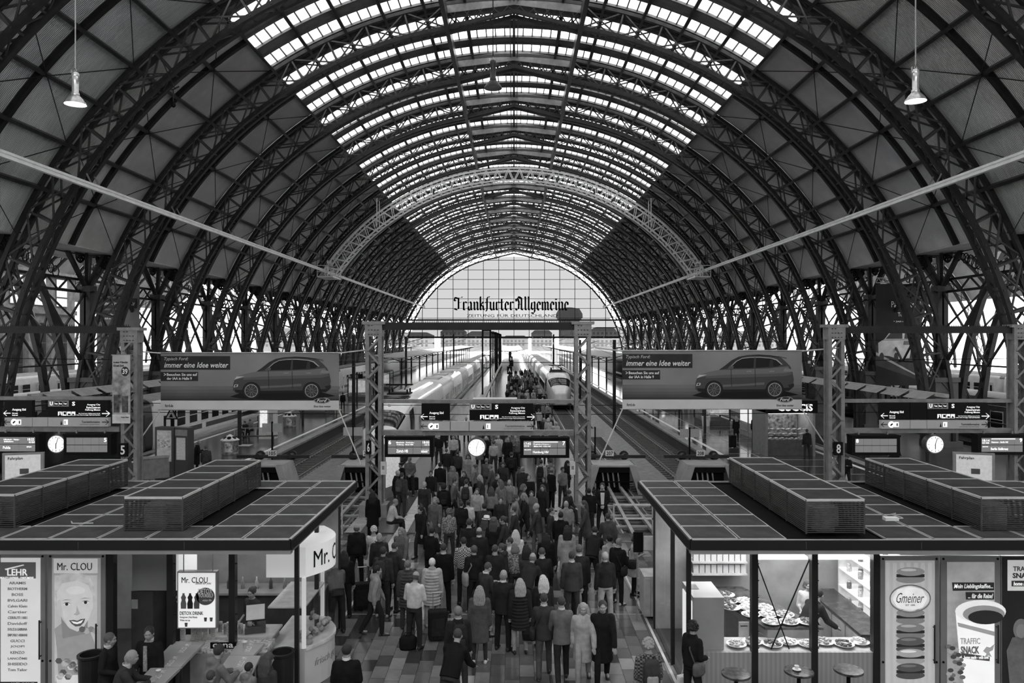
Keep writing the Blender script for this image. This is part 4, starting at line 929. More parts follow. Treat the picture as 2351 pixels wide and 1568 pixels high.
# ================================================================ kiosks
KF, KB, KZ, KW = 13.36, 18.9, 3.48, 14.9                  # roof front, roof back, roof height, facade plane
def kx(px): return X(px, KW)
def kz(py): return Z(py, KW)
gr = MB()                                                # one grating panel 0.82 x 0.86
gr.cur = 1
for s in (0, .806): gr.box(s, s + .014, 0, .86, -.03, 0)
for s in (0, .846): gr.box(0, .82, s, s + .014, -.03, .002)
gr.cur = 0; k = .03
while k < .83: gr.box(.02, .8, k, k + .012, -.025, -.002); k += .031
for s in (.2, .4, .6): gr.box(s, s + .008, .02, .84, -.03, -.006)
GRATE = gr.data('roof_grating', [M(.1, .4, .2, .3, 2), M(.5, .45, .0, .2, 2)])
def roof(parent, x0, x1, skip):
    m = MB(); m.box(x0 + .05, x1 - .05, KF + .05, KB - .05, KZ - .16, KZ - .06); m.build('roof_deck', M(.008, .8, 0, .3, 2, 0, 0, .05), parent)
    m = MB(); m.box(x0, x1, KF - .03, KF + .02, KZ - .17, KZ); m.box(x0, x1, KB - .02, KB + .03, KZ - .17, KZ); m.box(x0 - .03, x0 + .02, KF, KB, KZ - .17, KZ); m.box(x1 - .02, x1 + .03, KF, KB, KZ - .17, KZ); m.build('fascia', M(.01, .5, 0, .1, 2), parent)
    m = MB()
    for a in range(1, 5): m.box(x0 + a * (x1 - x0) / 5 - .004, x0 + a * (x1 - x0) / 5 + .004, KF - .034, KF - .03, KZ - .15, KZ - .02)
    m.build('fascia_joint', M(.08), parent)
    m = MB(); m.box(x0, x1, KF - .01, KF + .12, KZ - .245, KZ - .17); m.box(x0 + .02, x0 + .1, KF, KB, KZ - .245, KZ - .17); m.box(x1 - .1, x1 - .02, KF, KB, KZ - .245, KZ - .17); m.build('gutter_trim', M(.28, .4, .3, .1, 2), parent)
    m = MB(); m.box(x0 + .1, x1 - .1, KF + .12, KB, KZ - .25, KZ - .19); m.build('soffit', M(.3, .5, 0, .1, 2), parent)
    m = MB()
    for (a, b) in ((x0 + .0, x0 + .03), (x1 - .03, x1)): m.box(a, b, KF, KB, KZ - .02, KZ + .012)
    m.box(x0, x1, KB - .03, KB, KZ - .02, KZ + .012); m.box(x0, x1, KF, KF + .03, KZ - .02, KZ + .012); m.build('roof_edge_angle', M(.5, .4, .3, .1, 2), parent)
    nx = int((x1 - x0 - .08) / .86); gx0 = x0 + .05 if x0 > 0 else x1 - .05 - nx * .86 + .04
    for i in range(nx):
        for j in range(6):
            xx = gx0 + i * .86; yy = KF + .12 + j * .93
            if any(a < xx + .4 < b and c < yy + .43 < e for a, b, c, e in skip): continue
            o = obj('roof_grating', GRATE, parent, (xx, yy, KZ)); o.scale = (1, 1.06, 1)
def plant_box(label, x0, x1, y0, y1, ztop=4.1):
    t = thing('ventilation_housing', label, 'ventilation unit', (0, 0, 0), 0, 'louvred housings on the kiosk roofs')
    FR = M(.3, .4, .4, .1, 3); m = MB()
    for x in (x0, x1):
        for y in (y0, y1): m.cur = 1; m.box(x - .014, x + .014, y - .014, y + .014, KZ, ztop); m.cur = 0
        m.box(x - .015, x + .015, y0, y1, ztop - .03, ztop + .012)
    for y in (y0, y1): m.box(x0, x1, y - .015, y + .015, ztop - .03, ztop + .012)
    n = 5
    for k in range(1, n): yy = y0 + (y1 - y0) * k / n; m.box(x0, x1, yy - .01, yy + .01, ztop - .02, ztop + .012)
    m.build('frame', [M(.5, .4, 0, .1, 3), M(.06, .5)], t)
    m = MB(); z = KZ + .02
    while z < ztop - .05:
        m.box(x0, x1, y0 - .012, y0 + .012, z, z + .016); m.box(x0, x1, y1 - .012, y1 + .012, z, z + .016)
        m.box(x0 - .012, x0 + .012, y0, y1, z, z + .016); m.box(x1 - .012, x1 + .012, y0, y1, z, z + .016); z += .036
    for k in range(1, 5):
        yy = y0 + (y1 - y0) * k / 5
        for x in (x0, x1): m.box(x - .02, x + .02, yy - .012, yy + .012, KZ, ztop)
    stuff(m.build('louvre', M(.07, .45, .2, .2, 3), t))
    m = MB(); k = y0 + .03
    while k < y1: m.box(x0, x1, k, k + .01, ztop - .02, ztop); k += .035
    k = x0 + .05
    while k < x1: m.box(k, k + .008, y0, y1, ztop - .03, ztop - .005); k += .06
    stuff(m.build('top_grating', M(.08, .45, .2, .2, 3), t))
    m = MB(); m.box(x0 + .25, x1 - .25, y0 + .5, y1 - .4, KZ, ztop - .25); m.lathe([(.2, 0), (.2, .42), (.12, .48)], ((x0 + x1) / 2 - .1, y0 + .3, KZ), 12); m.build('fan_unit', M(.3, .6, .1, .2, 3), t)
kl = thing('food_kiosk', 'glazed snack kiosk with flat grated roof beside the walkway, selling fruit drinks', 'kiosk', group='kiosks on the concourse')
kr = thing('food_kiosk', 'glazed confectionery kiosk with flat grated roof beside the walkway, selling cakes', 'kiosk', group='kiosks on the concourse')
BX = [(-7.16, -6.1, 14.0, 18.3), (-10.5, -9.35, 14.25, 18.4), (5.3, 6.35, 13.8, 18.7), (8.6, 9.65, 14.0, 18.6)]
roof(kl, -13.2, -3.92, [(a - .05, b + .05, c, e) for a, b, c, e in BX[:2]]); roof(kr, 3.1, 13.2, [(a - .05, b + .05, c, e) for a, b, c, e in BX[2:]])
plant_box('louvred roof housing on the fruit drink kiosk, the one towards the walkway', *BX[0]); plant_box('louvred roof housing on the fruit drink kiosk, the one away from the walkway', *BX[1])
plant_box('louvred roof housing on the confectionery kiosk, the one towards the walkway', *BX[2]); plant_box('louvred roof housing on the confectionery kiosk, the one away from the walkway', *BX[3])
t = thing('roof_device', 'small white box with a cable lying on the confectionery kiosk roof', 'device', (7.35, 14.85, KZ)); m = MB(); m.box(-.13, .13, -.07, .07, 0, .06); m.build('case', WHITE, t); m = MB(); m.tube([(.13, 0, .03), (.25, .02, .03), (.28, .15, .02), (.2, .4, .02), (.35, .5, .02)], .012, 5); m.build('cable', LIGHT, t)
t = thing('roof_litter', 'strip of pale tape lying on the fruit drink kiosk roof', 'litter', (-8.35, 14.6, KZ + .01)); m = MB(); m.tube([(-.2, .1, 0), (-.1, -.05, 0), (.1, -.1, .01), (.3, -.04, 0)], .012, 5); m.build('tape', LIGHT, t)
KG = glass('kiosk_glass', .07, .93, .02); POSTK = M(.02, .45, 0, .1, 3); WOOD = M(.16, .5, 0, .2, 3)
# walls, posts, glass
for (par, side, x_in, x_out) in ((kl, -1, -4.25, -12.8), (kr, 1, 3.42, 12.8)):
    m = MB(); a, b = sorted((x_in, x_out)); m.box(a, b, KB - .5, KB - .42, 0, KZ - .2); m.build('back_wall', M(.28, .6, 0, .2, 2), par)
    m = MB(); m.box(a, b, KW, KB - .4, 0, .02); m.build('kiosk_floor', M(.05, .3, 0, .3, 2), par)
    for yy in (KW, 16.4, KB - .45):
        m = MB(); m.box(x_in - .04, x_in + .04, yy - .04, yy + .04, 0, KZ - .2); m.build('corner_post', POSTK, par)
    for y0, y1 in ((KW, 16.4), (16.4, KB - .45)):
        if par is kl and y0 < 16: continue
        m = MB(); m.face([(x_in, y0, .02), (x_in, y1, .02), (x_in, y1, KZ - .22), (x_in, y0, KZ - .22)]); m.build('side_pane', KG, par)
def facade_posts(par, pxs):
    for p in pxs:
        m = MB(); m.box(kx(p) - .06, kx(p) + .06, KW - .05, KW + .1, 0, KZ - .22)
        for k in range(9): m.lathe([(.022, 0), (.022, .02)], (kx(p) + .075, KW, .3 + k * .33), 6)
        m.build('facade_post', POSTK, par)
facade_posts(kl, (256, 392, 534)); facade_posts(kr, (1732, 1869, 2010))
def lamp(x, y, z, w, l, e, nm='ceiling_lamp', par=None):
    m = MB(); m.box(x - w / 2, x + w / 2, y - l / 2, y + l / 2, z, z + .05); o = m.build(nm, M(.9, .5, 0, 0, 1, 0, e), par); return o
for x in (-5.0, -6.2, -7.4, -8.6): lamp(x, 16.6, KZ - .32, .3, 1.6, 4, par=kl)
for x in (4.4, 5.6, 6.8, 8.0, 10.5): lamp(x, 16.6, KZ - .32, .6, 2.4, 6, par=kr)
# ---- poster doors
def poster(par, px0, px1, py0, py1, mat, nm, frame=.09, lit=True):
    x0, x1, z0, z1 = kx(px0), kx(px1), kz(py1), kz(py0)
    m = MB(); m.box(x0, x1, KW - .06, KW, z0, z1); p = m.build(nm, M(.3, .4, .3, .1, 2), par)
    m = MB(); m.box(x0 + frame, x1 - frame, KW - .075, KW - .06, z0, z1 - frame); m.build('poster_sheet', mat, p)
    m = MB()
    for zz in (z1 - .06, (z0 + z1) / 2):
        for xx in (x0 + .05, x1 - .05): m.prism(ring_pts(xx, zz, .022, .022, 10), KW - .07, KW - .06)
    m.build('bolt', BLACK, p)
    return p, x0, x1, z0, z1
def lay(par, pts, v, k, nm, em=.3, noise=.1):
    m = MB(); m.prism([(kx(a), kz(b)) for a, b in pts], KW - .078 - .004 * k, KW - .075 - .004 * k); return m.build(nm, M(v, .5, 0, noise, 5, 0, em), par)
def wr(par, s, px0, px1, py0, py1, v=.02, bold=.01, k=3, shear=0, em=.3): return write(s, kx(px0), kx(px1), kz(py1), kz(py0), KW - .08 - .004 * k, M(v, .5, 0, 0, 1, 0, em), par, bold, shear)
def el(cx, cy, rx, ry, n=24, a0=0, a1=2 * math.pi): return [(cx + rx * math.cos(a0 + (a1 - a0) * k / n), cy + ry * math.sin(a0 + (a1 - a0) * k / n)) for k in range(n)]
BOT = 1760
p, *_ = poster(kl, -3, 108, 1268, BOT, M(.55, .4, 0, .12, .9, 0, .35), 'perfumery_panel')
lay(p, [(3, 1288), (88, 1288), (88, 1325), (3, 1325)], .08, 1, 'name_field'); wr(p, 'LEHR', 24, 70, 1303, 1318, .85, .012); lay(p, [(17, 1303), (60, 1293), (62, 1295), (20, 1306)], .7, 2, 'brush_stroke')
wr(p, 'BEAUTY EXPRESS - PARFÜMERIE', 8, 84, 1320, 1325, .8, .01)
for k, s in enumerate('ARAMIS,BIOTHERM,BOSS,BVLGARI,Calvin Klein,Cartier,CERRUTI 1881,Davidoff,DOLCE & GABBANA,EMPORIO ARMANI,GUCCI,JOOP!,KENZO,LANCÔME,SHISEIDO,Tom Tailor'.split(',')):
    w = min(22, 3.2 * len(s)); wr(p, s, 47 - w, 47 + w, 1332 + k * 13.2, 1338 + k * 13.2, .12, .004)
lay(p, [(0, 1561), (92, 1561), (92, 1590), (0, 1590)], .02, 1, 'welcome_field'); wr(p, '<<< WELCOME', 12, 85, 1563, 1568, .8)
def handle(par, px, py0, py1):
    m = MB(); x, a, b = kx(px), kz(py1), kz(py0); m.tube([(x, KW - .12, a), (x, KW - .12, b)], .016, 8); m.tube([(x, KW - .12, a + .05), (x, KW - .05, a + .05)], .012, 6); m.tube([(x, KW - .12, b - .05), (x, KW - .05, b - .05)], .012, 6); m.build('door_handle', DARK, par)
handle(p, 99, 1419, 1508)
p, *_ = poster(kl, 114, 246, 1268, BOT, M(.45, .45, 0, .1, 1, 0, .12), 'fruit_girl_panel')
lay(p, [(129, 1280), (229, 1280), (229, 1313), (129, 1313)], .5, 1, 'name_field'); wr(p, 'Mr. CLOU', 138, 217, 1289, 1306, .02, 0)
lay(p, [(131, 1318), (228, 1318), (228, 1560), (131, 1560)], .42, 1, 'portrait_ground')
lay(p, [(131, 1440), (150, 1425), (205, 1430), (222, 1470), (228, 1500), (228, 1545), (140, 1545), (136, 1480)], .26, 2, 'shoulder_print')
lay(p, [(146, 1405), (208, 1400), (206, 1450), (150, 1462)], .2, 3, 'neck_print')
lay(p, [(131, 1380), (131, 1330), (145, 1316), (185, 1312), (212, 1322), (222, 1345), (224, 1380), (214, 1360), (150, 1352), (138, 1395)], .42, 3, 'hair_print', .3, .5)
lay(p, [(137, 1356), (150, 1336), (182, 1330), (208, 1340), (219, 1366), (219, 1392), (210, 1416), (198, 1436), (184, 1446), (166, 1438), (150, 1418), (139, 1392)], .5, 4, 'face_print')
lay(p, [(139, 1375), (146, 1372), (152, 1412), (164, 1436), (150, 1418), (140, 1394)], .43, 5, 'cheek_shade_print'); lay(p, el(180, 1352, 22, 9), .56, 5, 'brow_light_print')
for cx, cy in ((160, 1383), (203, 1379)):
    lay(p, el(cx, cy, 8.5, 3.4), .6, 5, 'eye_white_print'); lay(p, el(cx, cy, 3.6, 3.5, 14), .02, 6, 'iris_print'); lay(p, [(cx - 10, cy), (cx - 4, cy - 4), (cx + 4, cy - 4.4), (cx + 10, cy - 1), (cx + 4, cy - 3), (cx - 4, cy - 2.8)], .04, 7, 'lash_print'); lay(p, [(cx - 11, cy - 8), (cx - 2, cy - 11), (cx + 11, cy - 9.5), (cx - 2, cy - 9.6)], .16, 7, 'brow_print')
lay(p, [(183, 1386), (190, 1405), (184, 1409), (175, 1407), (181, 1402)], .34, 5, 'nose_print')
lay(p, [(165, 1420), (176, 1419), (184, 1421), (192, 1417), (202, 1416), (199, 1425), (191, 1433), (180, 1434), (171, 1428)], .08, 5, 'lip_print'); lay(p, [(170, 1421.5), (184, 1424), (198, 1418.5), (193, 1426), (184, 1428.5), (176, 1427)], .75, 6, 'teeth_print')
for k in range(4): lay(p, el(196 + 10 * k, 1440 + 4 * (k % 2), 8, 7, 7), (.1, .35, .2, .3)[k], 7, 'fruit_print')
lay(p, [(136, 1545), (212, 1545), (204, 1600), (142, 1600)], .6, 6, 'bowl_print')
for k in range(22): lay(p, el(142 + (k * 13.7) % 66, 1512 + (k * 7.3) % 40, 8, 7, 6), (.08, .35, .5, .18)[k % 4], 7, 'fruit_print')
handle(p, 228, 1427, 1513)
m = MB(); m.box(kx(246), kx(262), KW, KW + .05, 0, 3); m.build('wall_strip', M(.03), kl)
p, *_ = poster(kr, 2018, 2152, 1274, BOT, M(.5, .45, 0, .06, 1, 0, .18), 'macaron_panel')
for k in range(7): lay(p, [(2030 + 16 * k, 1290), (2038 + 16 * k, 1290), (2038 + 16 * k, 1568), (2030 + 16 * k, 1568)], .42, 1, 'stripe_print')
for i, (cy, v) in enumerate(((1318, .22), (1362, .3), (1412, .2), (1446, .17), (1477, .08), (1504, .3), (1537, .07))):
    lay(p, el(2085, cy + 9, 33, 9), v * .9, 2, 'macaron_print'); lay(p, [(2053, cy - 3), (2117, cy - 3), (2117, cy + 4), (2053, cy + 4)], .02, 3, 'filling_print'); lay(p, el(2085, cy - 9, 32, 10), v, 4, 'macaron_print'); lay(p, el(2080, cy - 13, 18, 3), min(.6, v * 2), 5, 'gloss_print')
lay(p, el(2083, 1370, 46, 26, 30), .55, 6, 'name_cartouche'); lay(p, el(2083, 1370, 40, 30, 8), .55, 6, 'name_cartouche'); wr(p, 'Gmeiner', 2052, 2115, 1357, 1380, .05, -.005, 6, .5); wr(p, 'SEIT 1898', 2072, 2094, 1383, 1387, .1, 0, 6)
m = MB(); m.tube([(kx(2083 + 46 * math.cos(a * .21)), KW - .11, kz(1370 + 31 * math.sin(a * .21))) for a in range(31)], .012, 5); m.build('cartouche_scroll', M(.3, .5), p); wr(p, 'CHOCOLATIER DE', 2040, 2125, 1564, 1572, .05, .01)
handle(p, 2138, 1430, 1517)
p, *_ = poster(kr, 2156, 2292, 1274, BOT, M(.3, .45, 0, .8, 1.5, 0, .3), 'coffee_panel', .12)
lay(p, [(2180, 1334), (2276, 1334), (2276, 1352), (2182, 1353)], .02, 2, 'slogan_field'); wr(p, 'Mein Lieblingskaffee...', 2184, 2273, 1337, 1350, .9, .01, 3, .25, .2); lay(p, [(2211, 1356), (2276, 1356), (2276, 1373), (2212, 1373)], .02, 2, 'slogan_field'); wr(p, '... für die Reise!', 2216, 2273, 1359, 1370, .9, .01, 3, .25, .2)
lay(p, [(2188, 1400), (2277, 1396), (2277, 1568), (2208, 1566), (2200, 1540)], .78, 2, 'cup_print', .35); lay(p, el(2245, 1400, 58, 26), .75, 3, 'cup_rim_print', .3); lay(p, el(2252, 1406, 48, 20), .25, 4, 'foam_print'); lay(p, el(2256, 1413, 40, 16), .02, 5, 'coffee_print')
lay(p, [(2192, 1425), (2277, 1446), (2277, 1456), (2194, 1434)], .3, 4, 'cup_ring_print'); wr(p, 'TRAFFIC', 2198, 2243, 1460, 1474, .3, .015, 5); wr(p, 'SNACK', 2199, 2241, 1479, 1496, .1, .03, 5); lay(p, [(2200, 1494), (2265, 1503), (2265, 1513), (2202, 1506)], .05, 5, 'cup_band_print'); wr(p, 'home made - with love', 2206, 2262, 1500, 1508, .8, .01, 6, .2)
lay(p, [(2250, 1490), (2258, 1480), (2266, 1482), (2276, 1474), (2272, 1488), (2264, 1492), (2270, 1504), (2262, 1500), (2252, 1508), (2258, 1496)], .3, 5, 'runner_print')
for k in range(24): lay(p, el(2172 + (k * 5.3) % 34, 1480 + (k * 11.7) % 90, 7, 5, 8), (.12, .3, .05)[k % 3], 3 + k % 3, 'bean_print')
handle(p, 2283, 1430, 1517)
p, *_ = poster(kr, 2294, 2420, 1274, BOT, M(.04, .3, 0, .2, 1), 'dark_panel', .02)
sp = [(2307 + (2 if k % 2 else 0), 1283 + k * 3.5) for k in range(21)]; lay(p, [(2307, 1283), (2400, 1283), (2400, 1353), (2307, 1353)], .55, 1, 'stamp_print'); wr(p, 'TRAFFIC', 2319, 2372, 1297, 1308, .03, .01); wr(p, 'SNACK', 2318, 2372, 1312, 1324, .03, .03); lay(p, [(2316, 1330), (2400, 1330), (2400, 1343), (2316, 1343)], .03, 2, 'stamp_band_print'); wr(p, 'home made', 2320, 2362, 1332, 1341, .9, .01, 3, .2)
lay(p, el(2338, 1445, 12, 16), .16, 2, 'girl_face_print'); lay(p, [(2318, 1460), (2351, 1455), (2380, 1480), (2380, 1568), (2312, 1568), (2305, 1490)], .09, 1, 'girl_jacket_print', .3, .5); lay(p, el(2338, 1441, 18, 24), .12, 1, 'girl_hair_print')
# ---- glazed shop front of the confectionery kiosk
zs = kz(1497)
for a, b in ((1592, 1728), (1737, 1865), (1874, 2006)):
    m = MB(); m.face([(kx(a), KW, zs), (kx(b), KW, zs), (kx(b), KW, KZ - .22), (kx(a), KW, KZ - .22)]); m.build('shop_pane', KG, kr)
    m = MB(); m.box(kx(a), kx(b), KW - .02, KW + .04, 0, zs); m.build('striped_plinth', pattern('plinth_stripes', .3, .36, 'wave', 3.5, .5, 'X'), kr)
    if a > 1600: lamp((kx(a) + kx(b)) / 2, KW + .25, kz(1288), kx(b) - kx(a) - .1, .3, 4, 'light_box', kr)
m = MB(); m.bar((kx(1740), KW + .1, kz(1290)), (kx(1816), KW + .1, kz(1495)), .02); m.bar((kx(1864), KW + .1, kz(1285)), (kx(1774), KW + .1, kz(1495)), .02); m.build('cross_brace', BLACK, kr)
m = MB(); m.box(kx(1592), kx(2010), KW + .05, KW + .75, zs - .06, zs); m.build('window_shelf', M(.4, .5), kr)
# the sloping counter beside the walkway corner
t = thing('service_counter', 'tall pale counter block standing inside the confectionery kiosk corner', 'counter'); m = MB(); m.prism([(kx(1595), .05), (kx(1665), .05), (kx(1666), kz(1376)), (kx(1595), kz(1376))], KW + .1, KW + 1.1); m.build('body', M(.42, .5, 0, .08, 2), t); m = MB(); m.box(kx(1595) - .02, kx(1595), KW + .2, KW + 1.0, .5, 1.8); m.build('lit_poster', M(.8, .5, 0, .1, 3, 0, .4), t)
m = MB(); m.box(kx(1600), kx(1622), KW + .6, KW + .9, kz(1376), kz(1376) + .01); m.build('inlay', M(.2), t)
t = thing('display_counter', 'long panelled cake counter running back into the confectionery kiosk', 'counter'); m = MB()
pts = [(5.2, 15.6), (6.3, 15.6), (5.4, 18.2), (4.5, 18.2)]
zc = 1.05; m.mesh([(x, y, .02) for x, y in pts] + [(x, y, zc) for x, y in pts], [(0, 1, 5, 4), (1, 2, 6, 5), (2, 3, 7, 6), (3, 0, 4, 7), (4, 5, 6, 7)]); m.build('body', M(.3, .5, 0, .15, 3), t)
m = MB(); m.mesh([(x + q, y, z) for z in (zc, zc + .05) for (x, y), q in zip(pts, (-.05, .05, .05, -.05))], [(0, 1, 5, 4), (1, 2, 6, 5), (2, 3, 7, 6), (3, 0, 4, 7), (4, 5, 6, 7)]); m.build('counter_top', M(.08, .2, 0, .5, 6), t)
for k in range(5):
    f = (k + .1) / 5; g_ = (k + .9) / 5; a = Vector((5.2, 15.6, 0)).lerp(Vector((4.5, 18.2, 0)), f); b = Vector((5.2, 15.6, 0)).lerp(Vector((4.5, 18.2, 0)), g_); q = MB(); q.mesh([(a.x - .03, a.y, .2), (b.x - .03, b.y, .2), (b.x - .03, b.y, .9), (a.x - .03, a.y, .9), (a.x, a.y, .2), (b.x, b.y, .2), (b.x, b.y, .9), (a.x, a.y, .9)], [(0, 1, 2, 3), (0, 4, 5, 1), (1, 5, 6, 2), (2, 6, 7, 3), (3, 7, 4, 0)]); q.build('front_panel', M(.24, .5, 0, .1, 3), t)
t = thing('back_counter', 'low cabinet row with dark top along the confectionery kiosk shelves', 'counter'); m = MB(); m.box(7.05, 7.6, 15.4, 18.2, .02, 1.0); m.build('body', M(.36, .5), t); m = MB(); m.box(7.0, 7.65, 15.35, 18.2, 1.0, 1.05); m.build('counter_top', M(.05, .2, 0, .5, 6), t)
for k in range(4): m = MB(); m.box(7.02, 7.05, 15.45 + k * .7, 16.1 + k * .7, .1, .95); m.build('door', M(.42, .5), t)
t = thing('shelf_unit', 'lit white shelf unit filled with jars in the confectionery kiosk', 'shelf'); m = MB(); m.box(8.2, 8.25, 15.3, 18.2, 0, 3); m.box(7.75, 8.25, 15.28, 15.33, 0, 3); m.box(7.75, 8.25, 18.15, 18.2, 0, 3); m.build('back_board', M(.7, .5), t)
SHZ = (.75, 1.15, 1.55, 1.95, 2.35)
for z in SHZ: m = MB(); m.box(7.75, 8.22, 15.3, 18.2, z, z + .03); m.build('shelf_board', M(.75, .5, 0, 0, 1, 0, .25), t)
jar = MB(); jar.lathe([(.05, 0), (.055, .02), (.055, .13), (.04, .15)], (0, 0, 0), 10); JAR = [jar.data('jar_body', M(v, .3, 0, .5, 20), True) for v in (.15, .5, .3)]
lid = MB(); lid.lathe([(.045, .15), (.045, .18)], (0, 0, 0), 10); LID = lid.data('jar_lid', M(.6, .4), True)
names = ('lowest', 'second', 'middle', 'fourth', 'top')
for iz, z in enumerate(SHZ):
    for k in range(9):
        o = thing('sweet_jar', 'small lidded jar on the %s lit shelf of the confectionery kiosk' % names[iz], 'jar', (7.85 + .14 * (k % 2), 15.5 + k * .29, z + .03), 0, 'jars on the %s shelf' % names[iz]); obj('jar_body', JAR[(k + iz) % 3], o); obj('jar_lid', LID, o)
# small boxes on the rear wall shelf
t = thing('wall_shelf', 'wall shelf with two boards above the pale counter of the confectionery kiosk', 'shelf'); zz = (1.48, 1.76)
for z in zz: m = MB(); m.box(4.2, 5.5, 17.9, 18.45, z - .03, z); m.build('shelf_board', M(.4), t)
bx = MB(); bx.box(0, .12, 0, .1, 0, .2); BXM = bx.data('tea_tin', M(.55, .5, 0, .1, 8))
for i, z in enumerate(zz):
    for k in range(9): o = obj('tea_tin', BXM, None, (4.25 + k * .14, 18.0, z)); tag(o, 'pale square tin on the %s board of the wall shelf' % ('lower', 'upper')[i], 'tin', 'tins on the %s board' % ('lower', 'upper')[i])
# cakes, platters
pl_ = MB(); pl_.lathe([(.05, 0), (.06, .01), (.16, .03), (.2, .05), (.2, .06), (.15, .04)], (0, 0, 0), 18); PLT = pl_.data('plate', WHITE, True)
def pastry(seed):
    r = random.Random(seed); m = MB()
    for k in range(26): a = r.uniform(0, 6.28); q = .15 * math.sqrt(r.random()); m.ell((q * math.cos(a), q * math.sin(a), .07 + .05 * (1 - q / .15)), r.uniform(.025, .045), r.uniform(.025, .045), r.uniform(.015, .03), 6, 4)
    return m
PAS = [stuff_m.data('pastry_heap', [M(v, .5, 0, .7, 25)], True) for stuff_m, v in ((pastry(1), .5), (pastry(2), .3), (pastry(3), .12), (pastry(4), .6))]
spots = [(kx(1700 + 42 * k), KW + .28 + .12 * (k % 2), zs, 'on the window shelf of the confectionery kiosk', 'window shelf') for k in range(8)] + [(5.35 + .36 * (k % 3) - .3 * (k // 3), 15.8 + .42 * (k // 3), zc + .05, 'on the long cake counter', 'cake counter') for k in range(15)]
desc = ('pale crumbly', 'golden brown', 'dark chocolate', 'white iced', 'powdered')
for k, (x, y, z, w, g_) in enumerate(spots):
    q = k % 4; t = thing('pastry_platter', 'round plate heaped with %s pastries %s' % (desc[q], w), 'platter', (x, y, z), k * .7, 'pastry platters, ' + g_); obj('plate', PLT, t); stuff(obj('pastry_heap', PAS[q], t))
t = thing('price_card', 'white menu card hanging in the confectionery kiosk window', 'card', (kx(1710), KW + .06, kz(1448))); m = MB(); m.box(-.1, .1, 0, .01, -.15, .15); m.build('card', M(.75, .5), t); write('Speisekarte', -.07, .07, .05, .09, -.003, BLACK, t)
# high round tables
for px, py, lab in ((1690, 1546, 'empty round marble bistro table beside the curly haired woman'), (1834, 1540, 'round marble bistro table with a white cup on it'), (1948, 1537, 'round marble bistro table before the macaron panel')):
    d = D(py, 1.1); t = thing('bistro_table', lab, 'table', (X(px, d), d, 0), 0, 'bistro tables at the confectionery kiosk')
    m = MB(); m.lathe([(.24, 1.06), (.255, 1.07), (.255, 1.1), (.25, 1.105)], (0, 0, 0), 28); m.build('table_top', M(.06, .15, 0, .9, 9), t, smooth=False)
    m = MB(); m.lathe([(.035, .03), (.035, 1.06)], (0, 0, 0), 12); m.build('leg', BLACK, t); m = MB(); m.lathe([(.22, 0), (.22, .02), (.05, .05)], (0, 0, 0), 20); m.build('base', BLACK, t)
    if px == 1834:
        c = thing('coffee_cup', 'white cup on a saucer on the bistro table', 'cup', (X(px, d) - .03, d + .02, 1.105)); m = MB(); m.lathe([(.03, 0), (.075, .015), (.075, .02)], (0, 0, 0), 18); m.build('saucer', WHITE, c); m = MB(); m.lathe([(.025, .02), (.04, .06), (.042, .08), (.036, .08), (.02, .03)], (0, 0, 0), 16); m.build('cup_body', WHITE, c)
# ---- fruit drink kiosk interior and furniture
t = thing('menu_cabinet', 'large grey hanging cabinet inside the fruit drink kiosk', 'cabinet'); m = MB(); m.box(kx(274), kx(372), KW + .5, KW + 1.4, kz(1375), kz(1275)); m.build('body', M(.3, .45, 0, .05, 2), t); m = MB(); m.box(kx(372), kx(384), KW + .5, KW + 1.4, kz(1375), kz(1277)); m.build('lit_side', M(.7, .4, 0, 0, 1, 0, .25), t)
t = thing('drinks_fridge', 'dark drinks fridge with white lettering in the fruit drink kiosk', 'fridge'); m = MB(); m.box(kx(340), kx(388), KW + 1.1, KW + 1.7, 0, kz(1385)); m.build('body', M(.03, .4), t); write('Jetzt eiska', kx(346), kx(387), kz(1418), kz(1411), KW + 1.09, WHITE, t); write('erfrischen', kx(349), kx(387), kz(1428), kz(1420), KW + 1.09, WHITE, t)
for k in range(4):
    o = thing('juice_carton', 'small carton lying on top of the dark drinks fridge', 'carton', (kx(350 + k * 10), KW + 1.4, kz(1385)), .3 * k, 'cartons on the drinks fridge'); m = MB(); m.box(-.06, .06, -.09, .09, 0, .14); m.box(-.05, .05, -.08, .08, .14, .17); m.build('carton_body', M((.5, .2, .08, .35)[k], .4, 0, .5, 12), o)
t = thing('sideboard', 'dark cabinet with papers on top in the fruit drink kiosk', 'cabinet'); m = MB(); m.box(kx(266), kx(318), KW + .6, KW + 1.4, 0, kz(1380)); m.build('body', M(.06, .5), t); m = MB(); m.box(kx(267), kx(282), KW + .59, KW + .6, kz(1422), kz(1400)); m.build('notice', M(.4), t)
t = thing('lit_menu_board', 'bright hanging menu board advertising a detox drink with three bottles', 'menu board'); yk = KW - .12
x0, x1, z0, z1 = kx(413), kx(503), kz(1438), kz(1308); m = MB(); m.box(x0, x1, yk, yk + .12, z0, z1); m.build('frame', M(.3, .4, .3), t)
m = MB(); m.box(x0 + .025, x1 - .025, yk - .01, yk, z0 + .025, z1 - .025); sh_ = m.build('lit_sheet', M(.8, .5, 0, 0, 1, 0, .3), t)
def wk(s, a, b, c, e, v=.03, bo=.01, sh=0): write(s, kx(a), kx(b), kz(e), kz(c), yk - .018, M(v, .5), sh_, bo, sh)
wk('Mr. CLOU', 424, 483, 1320, 1333, .03, 0); wk('Good for you', 456, 491, 1331, 1338, .05, 0, .4); m = MB(); m.prism(ring_pts(kx(478), kz(1364), .18, .17, 24), yk - .014, yk - .01); m.build('round_badge', M(.1), sh_)
wk('DETOX', 462, 494, 1346, 1358, .85); wk('YOURSELF', 462, 496, 1358, 1366, .8); wk('enjoy life', 472, 492, 1370, 1376, .8, 0, .3)
